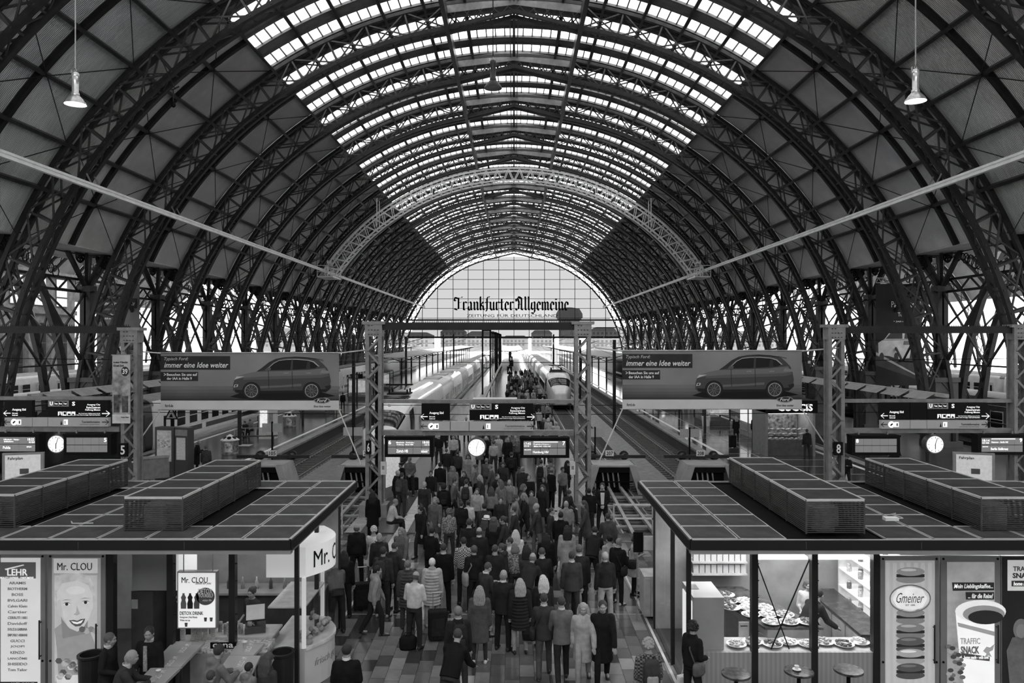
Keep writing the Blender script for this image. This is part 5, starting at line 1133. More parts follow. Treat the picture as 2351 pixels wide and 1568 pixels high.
for k in range(3):
    cx = kx(428 + 15 * k); b = kz(1392); m = MB(); m.prism([(cx - .05, b), (cx + .05, b), (cx + .055, b + .1), (cx + .035, b + .17), (cx + .05, b + .22), (cx + .02, b + .27), (cx + .02, b + .3), (cx - .02, b + .3), (cx - .02, b + .27), (cx - .05, b + .22), (cx - .035, b + .17), (cx - .055, b + .1)], yk - .014, yk - .01); m.build('bottle_print', M((.15, .02, .12)[k]), sh_)
wk('DETOX DRINK', 420, 473, 1398, 1406, .05, .005); wk('Evergreen | Red Beuty', 420, 460, 1409, 1414, .1, 0); wk('Wake me up', 420, 443, 1416, 1421, .1, 0)
for ux, uy in ((434, 1433), (478, 1421), (491, 1421)): cx = kx(ux); m = MB(); m.prism([(cx - .02, kz(uy)), (cx + .02, kz(uy)), (cx + .03, kz(uy - 9)), (cx - .03, kz(uy - 9))], yk - .014, yk - .01); m.build('cup_print', M(.1), sh_)
m = MB()
for s in (x0 + .1, x1 - .1): m.bar((s, yk + .06, z1), (s, yk + .06, KZ - .4), .015)
m.build('hanger', STEEL, t)
# bar tables with lettering
def bar_table(label, A, B, C_, D_, ys):
    t = thing('bar_table', label, 'table', group='bar tables at the fruit drink kiosk'); z = 1.05; pts = [A, B, C_, D_]
    P = [(X(px, D(py, z)), D(py, z)) for px, py in pts]
    m = MB(); m.mesh([(x, y, z - .05) for x, y in P] + [(x, y, z) for x, y in P], [(3, 2, 1, 0), (4, 5, 6, 7), (0, 1, 5, 4), (1, 2, 6, 5), (2, 3, 7, 6), (3, 0, 4, 7)]); top = m.build('table_top', M(.42, .2, 0, .06, 2), t)
    for x, y in P: q = MB(); cx = sum(p[0] for p in P) / 4; cy = sum(p[1] for p in P) / 4; q.bar((x * .9 + cx * .1, y * .9 + cy * .1, 0), (x * .9 + cx * .1, y * .9 + cy * .1, z - .05), .05); q.build('leg', DARK, t)
    a, b, c, e = [Vector((x, y, 0)) for x, y in P]
    for f in ys:                                          # lettering runs along the table
        o = a.lerp(e, f).lerp(b.lerp(c, f), .62); u = (a.lerp(e, .1) - a).normalized(); v = (b - a).normalized()
        write('Mr. CLOU', 0, .42, 0, .1, 0, WHITE, top, 0, 0, True, lambda p, q, n, o=o, u=u, v=v: tuple(o + u * p + v * (-q)) [:2] + (z + .002 + n * .2,))
    return t, P
bar_table('long bar table with white lettering below the lit menu board, the rear half', (399, 1472), (470, 1474), (416, 1530), (343, 1530), (.1, .62))
bar_table('long bar table with white lettering below the lit menu board, the front half', (346, 1533), (414, 1533), (345, 1600), (282, 1600), (.1,))
bar_table('bar table with white lettering beside the glass fruit counter, the rear half', (545, 1474), (608, 1476), (582, 1504), (528, 1503), (.05,))
bar_table('bar table with white lettering beside the glass fruit counter, the front half', (526, 1505), (598, 1505), (560, 1585), (470, 1585), (.05, .5))
cupm = MB(); cupm.lathe([(.03, 0), (.042, .1), (.044, .1), (.036, .1)], (0, 0, 0), 14); CUP = cupm.data('cup_body', M(.75, .5), True)
cl_ = MB(); cl_.lathe([(.045, .1), (.045, .112), (.03, .12)], (0, 0, 0), 14); CLD = cl_.data('cup_lid', M(.8, .4), True)
for px, py, lab in ((364, 1552, 'paper cup on the bar table before the lit menu board'), (562, 1486, 'lidded paper cup on the bar table beside the fruit counter')):
    d = D(py, 1.05); o = thing('paper_cup', lab, 'cup', (X(px, d), d, 1.05)); obj('cup_body', CUP, o); obj('cup_lid', CLD, o)
# stacks of cups below the menu board
for k, px in enumerate((402, 427, 441, 455, 473, 511, 520)):
    o = thing('cup_stack', 'tall stack of white paper cups on the ledge under the lit menu board', 'cup stack', (kx(px), KW + .35, kz(1484)), 0, 'cup stacks under the menu board'); m = MB()
    for j in range(14): m.lathe([(.04, j * .025), (.055, j * .025 + .02), (.05, j * .025 + .022)], (0, 0, 0), 10)
    stuff(m.build('cup', M(.6, .5), o))
t = thing('serving_ledge', 'pale serving ledge under the lit menu board', 'counter'); m = MB(); m.box(kx(398), kx(530), KW + .1, KW + .6, kz(1484) - .05, kz(1484)); m.build('ledge_top', M(.45, .3), t); m = MB(); m.box(kx(400), kx(528), KW + .15, KW + .55, 0, kz(1484) - .05); m.build('ledge_front', M(.12), t)
# glass fruit counter at the corner with curved lit sign
t = thing('fruit_counter', 'glass fronted fruit counter with lit curved sign at the walkway corner', 'counter'); xc = -4.35; yc0, yc1 = 15.2, 17.0
def curve(y): u = (y - yc0) / (yc1 - yc0); return xc + .55 * math.sin(math.pi * min(1, max(0, u * .85 + .1)))
ysl = [yc0 + (yc1 - yc0) * k / 10 for k in range(11)]
for z0, z1, mat, nm, o in ((0, .78, M(.6, .4, 0, .05, 2), 'curved_base', 0), (.78, .84, M(.6, .4), 'base_trim', .03), (2.25, 2.85, M(.7, .45, 0, 0, 1, 0, .2), 'curved_sign', .02)):
    m = MB(); m.rings([[(xc - .6, y, z0), (curve(y) + o, y, z0), (curve(y) + o, y, z1), (xc - .6, y, z1)] for y in ysl]); m.build(nm, mat, t)
m = MB(); m.rings([[(curve(y), y, .84), (curve(y), y, 2.25)] for y in ysl], False, False); m.build('curved_glass', KG, t)
for y in (yc0, yc1): m = MB(); m.box(curve(y) - .05, curve(y) + .02, y - .04, y + .04, .84, 2.25); m.build('lit_pillar', M(.6, .4, 0, 0, 1, 0, .25), t)
m = MB(); m.box(xc - .6, xc + .15, yc0 + .1, yc1 - .1, 1.6, 1.63); m.build('glass_shelf', M(.5, .2), t)
write('Mr. CLOU', .15, 1.5, 0, .34, 0, BLACK, t, 0, 0, True, lambda u, w, n: (curve(yc0 + u) + .03 + n * .3, yc0 + u, 2.4 + w), 'sign_lettering'); write('frisch gepresst', .2, 1.3, 0, .2, 0, M(.3), t, 0, .2, True, lambda u, w, n: (curve(yc0 + u) + .01 + n * .3, yc0 + u, .35 + w), 'sign_lettering')
fr_ = MB(); fr_.ell((0, 0, .05), .05, .05, .05, 10, 7); FRT = [fr_.data('fruit', M(v, .4, 0, .2, 8), True) for v in (.45, .25, .12)]
fr2 = MB(); fr2.ell((0, 0, .05), .085, .06, .055, 10, 7); FRT2 = fr2.data('fruit', M(.35, .4, 0, .2, 8), True)
for k in range(36):
    y = yc0 + .2 + 1.4 * ((k * .618) % 1); x = curve(y) - .12 - .3 * ((k * .37) % 1); z = .84 + .09 * (k // 12)
    o = obj('fruit', FRT[k % 3] if k % 5 else FRT2, None, (x, y, z)); tag(o, 'round %s fruit piled in the glass fruit counter' % ('pale', 'grey', 'dark')[k % 3] if k % 5 else 'long melon like fruit in the glass fruit counter', 'fruit', 'fruit in the counter')
t = thing('till_counter', 'counter with cash register and glass jug stand in the fruit drink kiosk', 'counter'); m = MB(); m.box(-6.3, -4.9, 15.3, 15.9, 0, 1.0); m.build('body', M(.25, .4), t); m = MB(); m.box(-6.35, -4.85, 15.25, 15.95, 1.0, 1.04); m.build('counter_top', M(.5, .2), t)
o = thing('cash_register', 'dark cash register with tilted screen on the till counter', 'cash register', (-5.3, 15.6, 1.04), .3); m = MB(); m.box(-.2, .2, -.18, .18, 0, .12); m.build('drawer', DARK, o); m = MB(); m.bar((0, .05, .12), (0, .05, .3), .05); m.build('stand', DARK, o); m = MB(); m.mesh([(-.18, -.05, .25), (.18, -.05, .25), (.18, .1, .5), (-.18, .1, .5), (-.18, 0, .22), (.18, 0, .22), (.18, .14, .48), (-.18, .14, .48)], [(0, 1, 2, 3), (7, 6, 5, 4), (0, 4, 5, 1), (1, 5, 6, 2), (2, 6, 7, 3), (3, 7, 4, 0)]); m.build('screen', M(.3, .2, 0, .2, 3, 0, .3), o)
for k in range(6):
    o = thing('glass_jug', 'clear glass jug of juice on the till counter', 'jug', (-6.15 + .15 * k, 15.45 + .1 * (k % 2), 1.04), 0, 'jugs on the till counter'); m = MB(); m.lathe([(.04, 0), (.05, .12), (.045, .2)], (0, 0, 0), 12); m.build('jug_body', M(.35, .1, 0, .4, 10), o, smooth=True); m = MB(); m.tube([(.05, 0, .16), (.09, 0, .14), (.09, 0, .06), (.05, 0, .04)], .008, 5); m.build('handle', M(.5, .2), o)
t = thing('glass_display', 'glass display case of salads in front of the till counter', 'display case', (-5.55, 15.05, 0)); m = MB(); m.box(-.75, .75, -.25, .25, 0, .9); m.build('body', M(.3, .4), t); m = MB(); m.box(-.75, .75, -.25, .25, .9, 1.0); m.build('tray', M(.5, .3, 0, .7, 18), t)
m = MB(); m.face([(-.75, -.25, .9), (.75, -.25, .9), (.75, -.1, 1.35), (-.75, -.1, 1.35)]); m.build('glass_front', KG, t); m = MB(); m.box(-.35, .15, -.27, -.255, 1.0, 1.12); q = m.build('name_card', BLACK, t); write('cana', -.3, .1, 1.02, 1.1, -.275, WHITE, q)
t = thing('bar_bin', 'tall round dark bin beside the fruit girl panel', 'bin', (kx(238), KW - .45, 0)); m = MB(); m.lathe([(.2, 0), (.22, .98), (.24, 1.0), (.24, 1.04), (.19, 1.04), (.18, .8)], (0, 0, 0), 24); m.build('bin_body', M(.02, .3), t)
t = thing('bar_bin', 'tall round dark bin beside the front bar table by the walkway', 'bin', (kx(655), KW - .2, 0)); m = MB(); m.lathe([(.2, 0), (.22, .92), (.24, .94), (.24, .98), (.19, .98), (.18, .8)], (0, 0, 0), 24); m.build('bin_body', M(.02, .3), t)
for k in range(9):
    a = k * .71; o = thing('wall_bottle', '%s glass bottle on the rear counter of the fruit drink kiosk' % ('dark', 'grey', 'pale')[k % 3], 'bottle', (-7.7 + k * .33, 17.9, 1.15), 0, 'bottles on the rear counter'); m = MB(); m.lathe([(.04, 0), (.045, .15), (.018, .22), (.018, .28)], (0, 0, 0), 10); m.build('bottle_body', M((.1, .3, .5)[k % 3], .15, 0, .3, 9), o, smooth=True)
t = thing('rear_counter', 'dark counter along the rear wall of the fruit drink kiosk', 'counter'); m = MB(); m.box(-8.2, -4.5, 17.6, 18.3, 0, 1.1); m.build('body', M(.06), t); m = MB(); m.box(-8.25, -4.45, 17.55, 18.3, 1.1, 1.15); m.build('counter_top', M(.3, .3), t)
t = thing('round_menu_board', 'lit wall menu board at the back of the fruit drink kiosk', 'menu board'); m = MB(); m.box(-7.0, -5.0, 18.28, 18.36, 2.1, 2.75); m.build('lit_sheet', M(.4, .5, 0, .5, 6, 0, .25), t)
# ================================================================ people
def fuse(mb, voxel, smooth, ratio, name):
    me = mb.data('raw', M(.3)); o = bpy.data.objects.new('raw', me)
    r = o.modifiers.new('a', 'REMESH'); r.mode = 'VOXEL'; r.voxel_size = voxel
    if smooth: s = o.modifiers.new('b', 'SMOOTH'); s.iterations = smooth; s.factor = .5
    if ratio < 1: d = o.modifiers.new('c', 'DECIMATE'); d.ratio = ratio
    out = baked(o); bpy.data.meshes.remove(me); out.name = name
    out.materials.clear(); out.materials.append(M(.3))
    out.polygons.foreach_set('use_smooth', [True] * len(out.polygons)); return out
def limb(mb, pts, rs, n=10):
    """tapered limb through joints with rounded joints"""
    for p, r in zip(pts, rs): mb.ell(p, r, r, r, 10, 6)
    for (p, q), (a, b) in zip(zip(pts, pts[1:]), zip(rs, rs[1:])): mb.tube([p, q], [a, b], n)
V = Vector
POSES = {  # lean, (upper arm, fore arm) right / left, (thigh, calf) right / left, head pitch, head yaw; x mirrored for the left side
 'stand':  (2, ((.16, -.03, -1), (.06, .14, -1)), ((.16, -.03, -1), (.06, .14, -1)), ((.1, .0, -1), (.03, -.03, -1)), ((.1, .02, -1), (.03, -.03, -1)), 4, 0),
 'relaxed': (3, ((.2, -.05, -1), (-.35, .85, -.25)), ((.16, .0, -1), (.08, .18, -1)), ((.14, .14, -1), (.05, -.06, -1)), ((.06, -.02, -1), (.02, -.04, -1)), 6, 14),
 'phone':  (4, ((.2, .12, -1), (-.42, .8, .3)), ((.2, .12, -1), (-.42, .8, .25)), ((.1, .0, -1), (.03, -.03, -1)), ((.12, .1, -1), (.03, -.05, -1)), 24, 0),
 'clasp':  (2, ((.2, .05, -1), (-.62, .55, -.55)), ((.2, .05, -1), (-.62, .55, -.55)), ((.12, .02, -1), (.04, -.03, -1)), ((.12, .0, -1), (.04, -.03, -1)), 8, -10),
 'walk':   (6, ((.16, -.34, -1), (.04, .05, -1)), ((.16, .34, -1), (.04, .5, -1)), ((.06, .42, -1), (.02, .02, -1)), ((.06, -.2, -1), (.02, -.62, -1)), 4, 0),
 'bend':   (34, ((.15, .5, -1), (.0, .9, -.6)), ((.15, .4, -1), (.0, .6, -1)), ((.12, .1, -1), (.03, -.1, -1)), ((.1, -.05, -1), (.03, -.08, -1)), 18, 20),
 'sit':    (14, ((.16, .2, -1), (-.2, .9, -.3)), ((.16, .2, -1), (-.2, .9, -.3)), ((.12, 1, -.08), (.02, .1, -1)), ((.12, 1, -.08), (.02, .16, -1)), 22, 0),
 'table':  (20, ((.22, .5, -.85), (-.5, .8, .1)), ((.22, .5, -.85), (-.5, .8, .05)), ((.1, .0, -1), (.03, -.06, -1)), ((.12, .08, -1), (.03, -.06, -1)), 12, 12),
 'wave':   (2, ((.3, .3, -1), (-.1, .6, 1)), ((.16, -.03, -1), (.06, .14, -1)), ((.1, .0, -1), (.03, -.03, -1)), ((.1, .02, -1), (.03, -.03, -1)), 0, -14)}
class Pose: pass
def make_pose(nm):
    lean, aR, aL, lR, lL, hp, hy = POSES[nm]; P = Pose(); P.nm = nm
    f = math.radians(lean); c, s = math.cos(f), math.sin(f)
    legs = []
    for sd, (th, ca) in ((1, lR), (-1, lL)):
        h = V((sd * .082, 0, -.02)); t = V((sd * th[0], th[1], th[2])).normalized(); k = V((sd * ca[0], ca[1], ca[2])).normalized()
        kn = h + t * .43; an = kn + k * .42; legs.append([h, kn, an])
    zp = .09 - min(l[2].z for l in legs); P.zp = zp; O = V((0, 0, zp))
    P.T = lambda x, y, z: O + V((x, y * c + z * s, -y * s + z * c))
    P.legs = [[O + j for j in l] for l in legs]
    P.arms = []
    for sd, (u, w) in ((1, aR), (-1, aL)):
        sh = P.T(sd * .168, 0, .432); el_ = sh + V((sd * u[0], u[1], u[2])).normalized() * .29; d = V((sd * w[0], w[1], w[2])).normalized(); wr_ = el_ + d * .255; P.arms.append((sh, el_, wr_, d))
    P.neck = P.T(0, -.01, .5); P.R = Matrix.Rotation(math.radians(hy), 3, 'Z') @ Matrix.Rotation(-math.radians(hp), 3, 'X')
    P.head = P.neck + V((0, s * .1, c * .03)) + P.R @ V((0, .02, .115)); P.top = (P.head + P.R @ V((0, 0, .125))).z
    return P
PS = {k: make_pose(k) for k in POSES}
def loft(mb, P, secs, n=14):
    mb.rings([[P.T(rx * math.cos(k * 2 * math.pi / n), yo + ry * math.sin(k * 2 * math.pi / n), z) for k in range(n)] for z, rx, ry, yo in secs])
CACHE = {}
def body_mesh(nm):
    if ('body', nm) in CACHE: return CACHE[('body', nm)]
    P = PS[nm]; m = MB()
    loft(m, P, [(-.1, .14, .1, 0), (.05, .155, .1, 0), (.16, .14, .09, 0), (.3, .16, .105, 0), (.42, .17, .095, 0), (.48, .11, .075, 0), (.54, .055, .055, 0)])
    h = P.head; R = P.R
    limb(m, [P.T(0, -.01, .46), P.neck + (h - P.neck) * .6], [.058, .055])
    def E(x, y, z, a, b, c):
        q = MB(); q.ell((0, 0, 0), a, b, c, 14, 10); m.mesh([h + R @ (V(p) + V((x, y, z))) for p in q.v], q.f)
    E(0, -.012, .025, .076, .094, .1); E(0, .012, -.03, .064, .08, .085); E(0, .045, -.085, .036, .036, .032)   # skull, face, chin
    E(0, .094, -.018, .013, .02, .026); E(0, .1, -.03, .017, .016, .012); E(0, .086, .03, .05, .014, .01); E(0, .086, -.062, .026, .012, .011)  # nose, brow, lips
    for sd in (-1, 1): E(sd * .078, -.008, -.012, .011, .02, .03); E(sd * .038, .07, -.025, .02, .018, .02)      # ears, cheeks
    for (sh, el_, wr_, d), sd in zip(P.arms, (1, -1)):
        limb(m, [sh, sh.lerp(el_, .4), el_, wr_], [.055, .047, .038, .028])
        a = d.cross(V((0, 1, 0) if abs(d.y) < .8 else (0, 0, 1))).normalized(); b = a.cross(d)                  # a: across the palm
        limb(m, [wr_, wr_ + d * .045, wr_ + d * .085], [.026, .031, .03])
        for q, ln in ((-.03, .062), (-.01, .074), (.01, .07), (.03, .056)):
            p0 = wr_ + d * .08 + a * q; p1 = p0 + d * ln * .5 + b * .004; p2 = p0 + d * ln + b * -.014 * 1.0; limb(m, [p0, p1, p2], [.0105, .01, .0085], 6)
        limb(m, [wr_ + d * .025 + a * .028, wr_ + d * .06 + a * .05, wr_ + d * .09 + a * .052], [.013, .012, .01], 6)
    for (hp, kn, an), sd in zip(P.legs, (1, -1)):
        limb(m, [hp, hp.lerp(kn, .5), kn, kn.lerp(an, .35), an], [.085, .075, .052, .05, .036]); limb(m, [an + V((0, -.03, -.045)), an + V((sd * .015, .14, -.06))], [.036, .028])
    me = fuse(m, .0115, 2, .45, 'person'); me.materials.append(M(.07, .4, 0, 0)); me.materials.append(M(.16, .5, 0, 0))
    for p in me.polygons:
        q = R.inverted() @ (V(p.center) - h)
        if q.y > .06:
            if abs(abs(q.x) - .032) < .01 and abs(q.z - .008) < .0048: p.material_index = 1
            elif abs(q.x) < .026 and abs(q.z + .062) < .006: p.material_index = 2
    CACHE[('body', nm)] = me; return me
TOPS = {  # sections (z from pelvis, half width, half depth, shift back to front), sleeve radii, sleeve end 0..2
 'suit':   ([(-.17, .19, .145, 0), (0, .18, .135, 0), (.16, .165, .12, 0), (.3, .19, .135, 0), (.4, .185, .12, 0), (.46, .125, .095, 0), (.52, .075, .07, -.01)], (.072, .058, .046), 2),
 'jacket': ([(-.06, .185, .15, 0), (.03, .185, .148, 0), (.16, .178, .14, 0), (.3, .198, .15, 0), (.4, .188, .13, 0), (.465, .125, .1, 0), (.54, .085, .082, -.01)], (.078, .064, .052), 2),
 'hoodie': ([(-.08, .18, .145, 0), (.03, .19, .15, 0), (.16, .178, .14, 0), (.3, .192, .145, 0), (.4, .185, .125, 0), (.47, .13, .11, -.02), (.55, .1, .1, -.04)], (.074, .062, .05), 2),
 'coat':   ([(-.46, .225, .19, -.01), (-.2, .205, .165, 0), (.03, .19, .15, 0), (.16, .18, .138, 0), (.3, .2, .15, 0), (.4, .19, .13, 0), (.465, .13, .105, 0), (.54, .085, .08, -.01)], (.08, .066, .055), 2),
 'dress':  ([(-.42, .22, .18, 0), (-.15, .185, .145, 0), (.05, .17, .125, 0), (.16, .145, .105, 0), (.3, .172, .125, 0), (.41, .188, .11, 0), (.48, .12, .08, 0)], (.066, .055, .05), 1),
 'shirt':  ([(-.03, .172, .125, 0), (.06, .178, .135, 0), (.16, .175, .132, 0), (.3, .188, .135, 0), (.41, .2, .12, 0), (.47, .14, .095, 0), (.525, .07, .066, -.01)], (.068, .058, .05), 1.5)}
def top_mesh(nm, kind):
    if ('top', nm, kind) in CACHE: return CACHE[('top', nm, kind)]
    P = PS[nm]; m = MB(); k0 = 'coat' if kind == 'puffer' else kind; secs, sl, end = TOPS[k0]
    if nm == 'sit' or nm == 'bend': secs = [s for s in secs if s[0] > -.2]
    if kind == 'puffer':
        full = []; zs = secs[0][0]
        z = -.38
        while z < .5:
            for a, b in zip(secs, secs[1:]):
                if a[0] <= z <= b[0]: t = (z - a[0]) / (b[0] - a[0]); rx, ry = a[1] + (b[1] - a[1]) * t, a[2] + (b[2] - a[2]) * t
            w = .013 * math.cos((z + .38) / .075 * 2 * math.pi); full.append((z, rx + w, ry + w, 0)); z += .019
        secs = full + [(.54, .09, .085, -.01)]
    loft(m, P, secs, 18)
    for (sh, el_, wr_, d) in P.arms:
        if end == 2: pts, rs = [sh, sh.lerp(el_, .5), el_, el_.lerp(wr_, .5), wr_], [sl[0], sl[0] * .92, sl[1], sl[1] * .92, sl[2]]
        elif end == 1.5: pts, rs = [sh, sh.lerp(el_, .5), el_, el_.lerp(wr_, .25)], [sl[0], sl[0] * .92, sl[1], sl[2]]
        else: pts, rs = [sh, sh.lerp(el_, .55)], [sl[0], sl[1]]
        if kind == 'puffer': rs = [r + .01 for r in rs]
        limb(m, pts, rs, 12)
    if kind in ('hoodie',):
        q = MB(); q.ell((0, 0, 0), .12, .07, .08, 12, 8); m.mesh([P.T(*(V(p) + V((0, -.09, .5)))) for p in q.v], q.f)
    if kind in ('suit', 'coat', 'jacket'): limb(m, [P.T(.15, 0, .428), P.T(0, 0, .455), P.T(-.15, 0, .428)], [.06, .062, .06], 10)
    me = fuse(m, .013 if kind == 'puffer' else .017, 1 if kind == 'puffer' else 3, .6, kind); CACHE[('top', nm, kind)] = me; return me
def bottom_mesh(nm, slim):
    if ('bot', nm, slim) in CACHE: return CACHE[('bot', nm, slim)]
    P = PS[nm]; m = MB(); loft(m, P, [(-.12, .15, .115, 0), (0, .17, .122, 0), (.09, .162, .115, 0)])
    for hp, kn, an in P.legs:
        r = (.098, .09, .068, .066, .056) if not slim else (.092, .08, .058, .056, .043)
        limb(m, [hp, hp.lerp(kn, .45), kn, kn.lerp(an, .4), an + V((0, -.01, -.03))], r, 12)
    me = fuse(m, .016, 3, .6, 'trousers'); CACHE[('bot', nm, slim)] = me; return me
def shoe_mesh(boot=False):
    if 'shoe' in CACHE: return CACHE['shoe']
    m = MB(); rr = []
    for y, w, h in ((-.09, .02, .05), (-.08, .034, .075), (-.02, .04, .1), (.04, .042, .075), (.1, .047, .055), (.15, .044, .045), (.185, .025, .03)):
        rr.append([(w * math.cos(a * math.pi / 6) * (1 if math.sin(a * math.pi / 6) > -.3 else .95), y, max(0, h * .5 + h * .5 * math.sin(a * math.pi / 6))) for a in range(12)])
    m.rings(rr); CACHE['shoe'] = m.data('shoe', M(.02, .3), True); return CACHE['shoe']
def hair_mesh(kind):
    if ('hair', kind) in CACHE: return CACHE[('hair', kind)]
    m = MB(); cap = lambda a=1.0: m.ell((0, -.022, .035), .086 * a, .097 * a, .1 * a, 18, 12)
    if kind == 'short': cap()
    elif kind == 'crop': m.ell((0, -.022, .033), .082, .093, .097, 18, 12)
    elif kind == 'bald':
        rr = []
        for z, a in ((-.06, .9), (-.03, 1.04), (.0, 1.06), (.03, .98)): rr.append([(.08 * a * math.cos(t * math.pi / 10), -.02 + .092 * a * math.sin(t * math.pi / 10), z) for t in range(-11, 2)])
        m.rings(rr, False, False); m.rings([[(p[0] * .9, p[1] * .9 - .002, p[2]) for p in r] for r in rr], False, False)
    elif kind in ('long', 'bob'):
        cap(1.04); L = -.3 if kind == 'long' else -.12; rr = []
        for z, w, dp, yo in ((.06, .084, .09, -.03), (0, .09, .085, -.04), (-.08, .1, .075, -.055), (L * .55, .118, .062, -.08), (L * .8, .125, .05, -.1), (L, .09, .03, -.11)): rr.append([(w * math.cos(a * math.pi / 8), yo + dp * math.sin(a * math.pi / 8) * (.75 if math.sin(a * math.pi / 8) > 0 else 1), z) for a in range(16)])
        m.rings(rr); r_ = random.Random(9)
        for k in range(13):
            x = -.1 + .2 * k / 12; e = L * r_.uniform(.85, 1.15); m.tube([(x * .7, -.09, .06), (x, -.115 + .4 * x * x, -.06), (x * 1.12, -.12 + .6 * x * x, L * .6), (x * 1.05 + r_.uniform(-.02, .02), -.12 + .5 * x * x, e)], [.03, .034, .03, .008], 7)
    elif kind == 'bun': cap(1.02); m.ell((0, -.12, .06), .045, .045, .045, 12, 8)
    elif kind == 'curly':
        r = random.Random(5)
        for k in range(70):
            a = r.uniform(0, 6.28); b = r.uniform(-.5, 1.57); x, y, z = math.cos(b) * math.cos(a), math.cos(b) * math.sin(a), math.sin(b)
            if y > .55 and z < .5: continue
            m.ell((.088 * x, -.02 + .1 * y, .03 + .105 * z), .028, .028, .028, 7, 5)
        cap(1.0)
    elif kind in ('fedora', 'trilby'):
        m.lathe([(.15, .045), (.155, .05), (.1, .06), (.098, .1), (.085, .15), (.05, .16), (.0, .145)], (0, -.01, 0), 22, False); m.lathe([(.15, .042), (.09, .05)], (0, -.01, 0), 22, False)
    elif kind == 'beret': m.ell((.01, -.02, .085), .12, .12, .04, 18, 8); m.ell((0, -.02, .05), .088, .1, .05, 16, 8)
    elif kind == 'cap': m.ell((0, -.015, .045), .088, .1, .09, 18, 10); m.ell((0, .11, .05), .06, .07, .012, 14, 6)
    elif kind == 'hood': m.ell((0, -.03, .02), .105, .115, .13, 18, 12)
    me = m.data('hair' if kind not in ('fedora', 'trilby', 'beret', 'cap') else 'hat', M(.1), True)
    if kind in ('short', 'crop', 'long', 'bob', 'bun', 'hood'): me = fuse(m, .012, 1, .6, 'hood' if kind == 'hood' else 'hair')
    CACHE[('hair', kind)] = me; return me
def dress(o, *mats):
    for sl, mt in zip(o.material_slots, mats): sl.link = 'OBJECT'; sl.material = mt
    return o
def hairmat(v):
    k = 'hair_%.3f' % v
    if k in MATS: return MATS[k]
    m = pattern(k, v * .7, min(.9, v * 1.25), 'noise', 1.0, .6, 'X', 'Object', (160, 160, 14)); m.node_tree.nodes['Principled BSDF'].inputs['Specular IOR Level'].default_value = .2; return m
def cloth(v, pat=None):
    if pat == 'plaid': return pattern('plaid_cloth', .03, .4, 'check', 26, .85, 'X', 'Object', (1, 1, 1.3))
    if pat == 'darkplaid': return pattern('dark_plaid_cloth', .02, .16, 'check', 24, .85, 'X', 'Object', (1, 1, 1.3))
    if pat == 'print': return pattern('printed_cloth', .06, .3, 'noise', 30, .85)
    return M(round(v * (.75 if v < .1 else 1), 3), .85, 0, .22, 9, .15, 0, .06)
PEOPLE = []
def person(px, py, yaw, pose, top, tv, bv, hair, hv, label, h=1.75, skin=.3, slim=False, collar=None, pat=None, at=None, group='travellers on the concourse', seat=None, shoes=.02):
    P = PS[pose]; sc_ = h / 1.75; zt = P.top * sc_
    if at: x, y, z = at
    else: y = F * (EYE - zt) / (py - VY); x = X(px, y); z = 0
    if pose == 'sit' and seat is not None: z = seat - (P.zp - .1) * sc_
    b = obj('person', body_mesh(pose), None, (x, y, z), math.radians(yaw)); b.scale = (sc_, sc_, sc_)
    tag(b, label, 'person', group); dress(b, M(skin, .55, 0, .08, 8))
    dress(obj(top, top_mesh(pose, top), b), cloth(tv, pat))
    dress(obj('trousers', bottom_mesh(pose, slim), b), cloth(bv))
    for (hp, kn, an), sd in zip(P.legs, (1, -1)):
        s = obj('shoe', shoe_mesh(), b, (an.x, an.y, an.z - .09)); s.rotation_euler = (-.5 if pose == 'walk' and sd < 0 else 0, 0, -sd * .12); dress(s, M(shoes, .35, 0, .1, 6))
        if pose == 'walk' and sd < 0: s.location.z += .0
    if hair:
        q = obj(hair_mesh(hair).name.split('.')[0], hair_mesh(hair), b, P.head); q.rotation_euler = P.R.to_euler(); dress(q, M(hv, .7, 0, .2, 20) if hair in ('fedora', 'trilby', 'beret', 'cap', 'hood') else hairmat(hv))
        if hair in ('fedora', 'trilby'):
            k = MB(); k.lathe([(.1, .062), (.1, .085)], (0, -.01, 0), 22, False); k = k.build('hat_band', M(.03), q)
            u = obj('hair', hair_mesh('long'), b, P.head); u.rotation_euler = P.R.to_euler(); dress(u, hairmat(.06))
        if hair in ('beret', 'cap'):
            u = obj('hair', hair_mesh('crop'), b, P.head); u.rotation_euler = P.R.to_euler(); dress(u, hairmat(.1))
    if collar is not None:
        k = MB(); k.lathe([(.066, 0), (.07, .045), (.062, .045)], (0, 0, 0), 16, False); c = k.build('shirt_collar', M(collar, .7), b, P.T(0, -.01, .512))
    PEOPLE.append(b); b_['p'] = (b, P, sc_); return b
b_ = {}
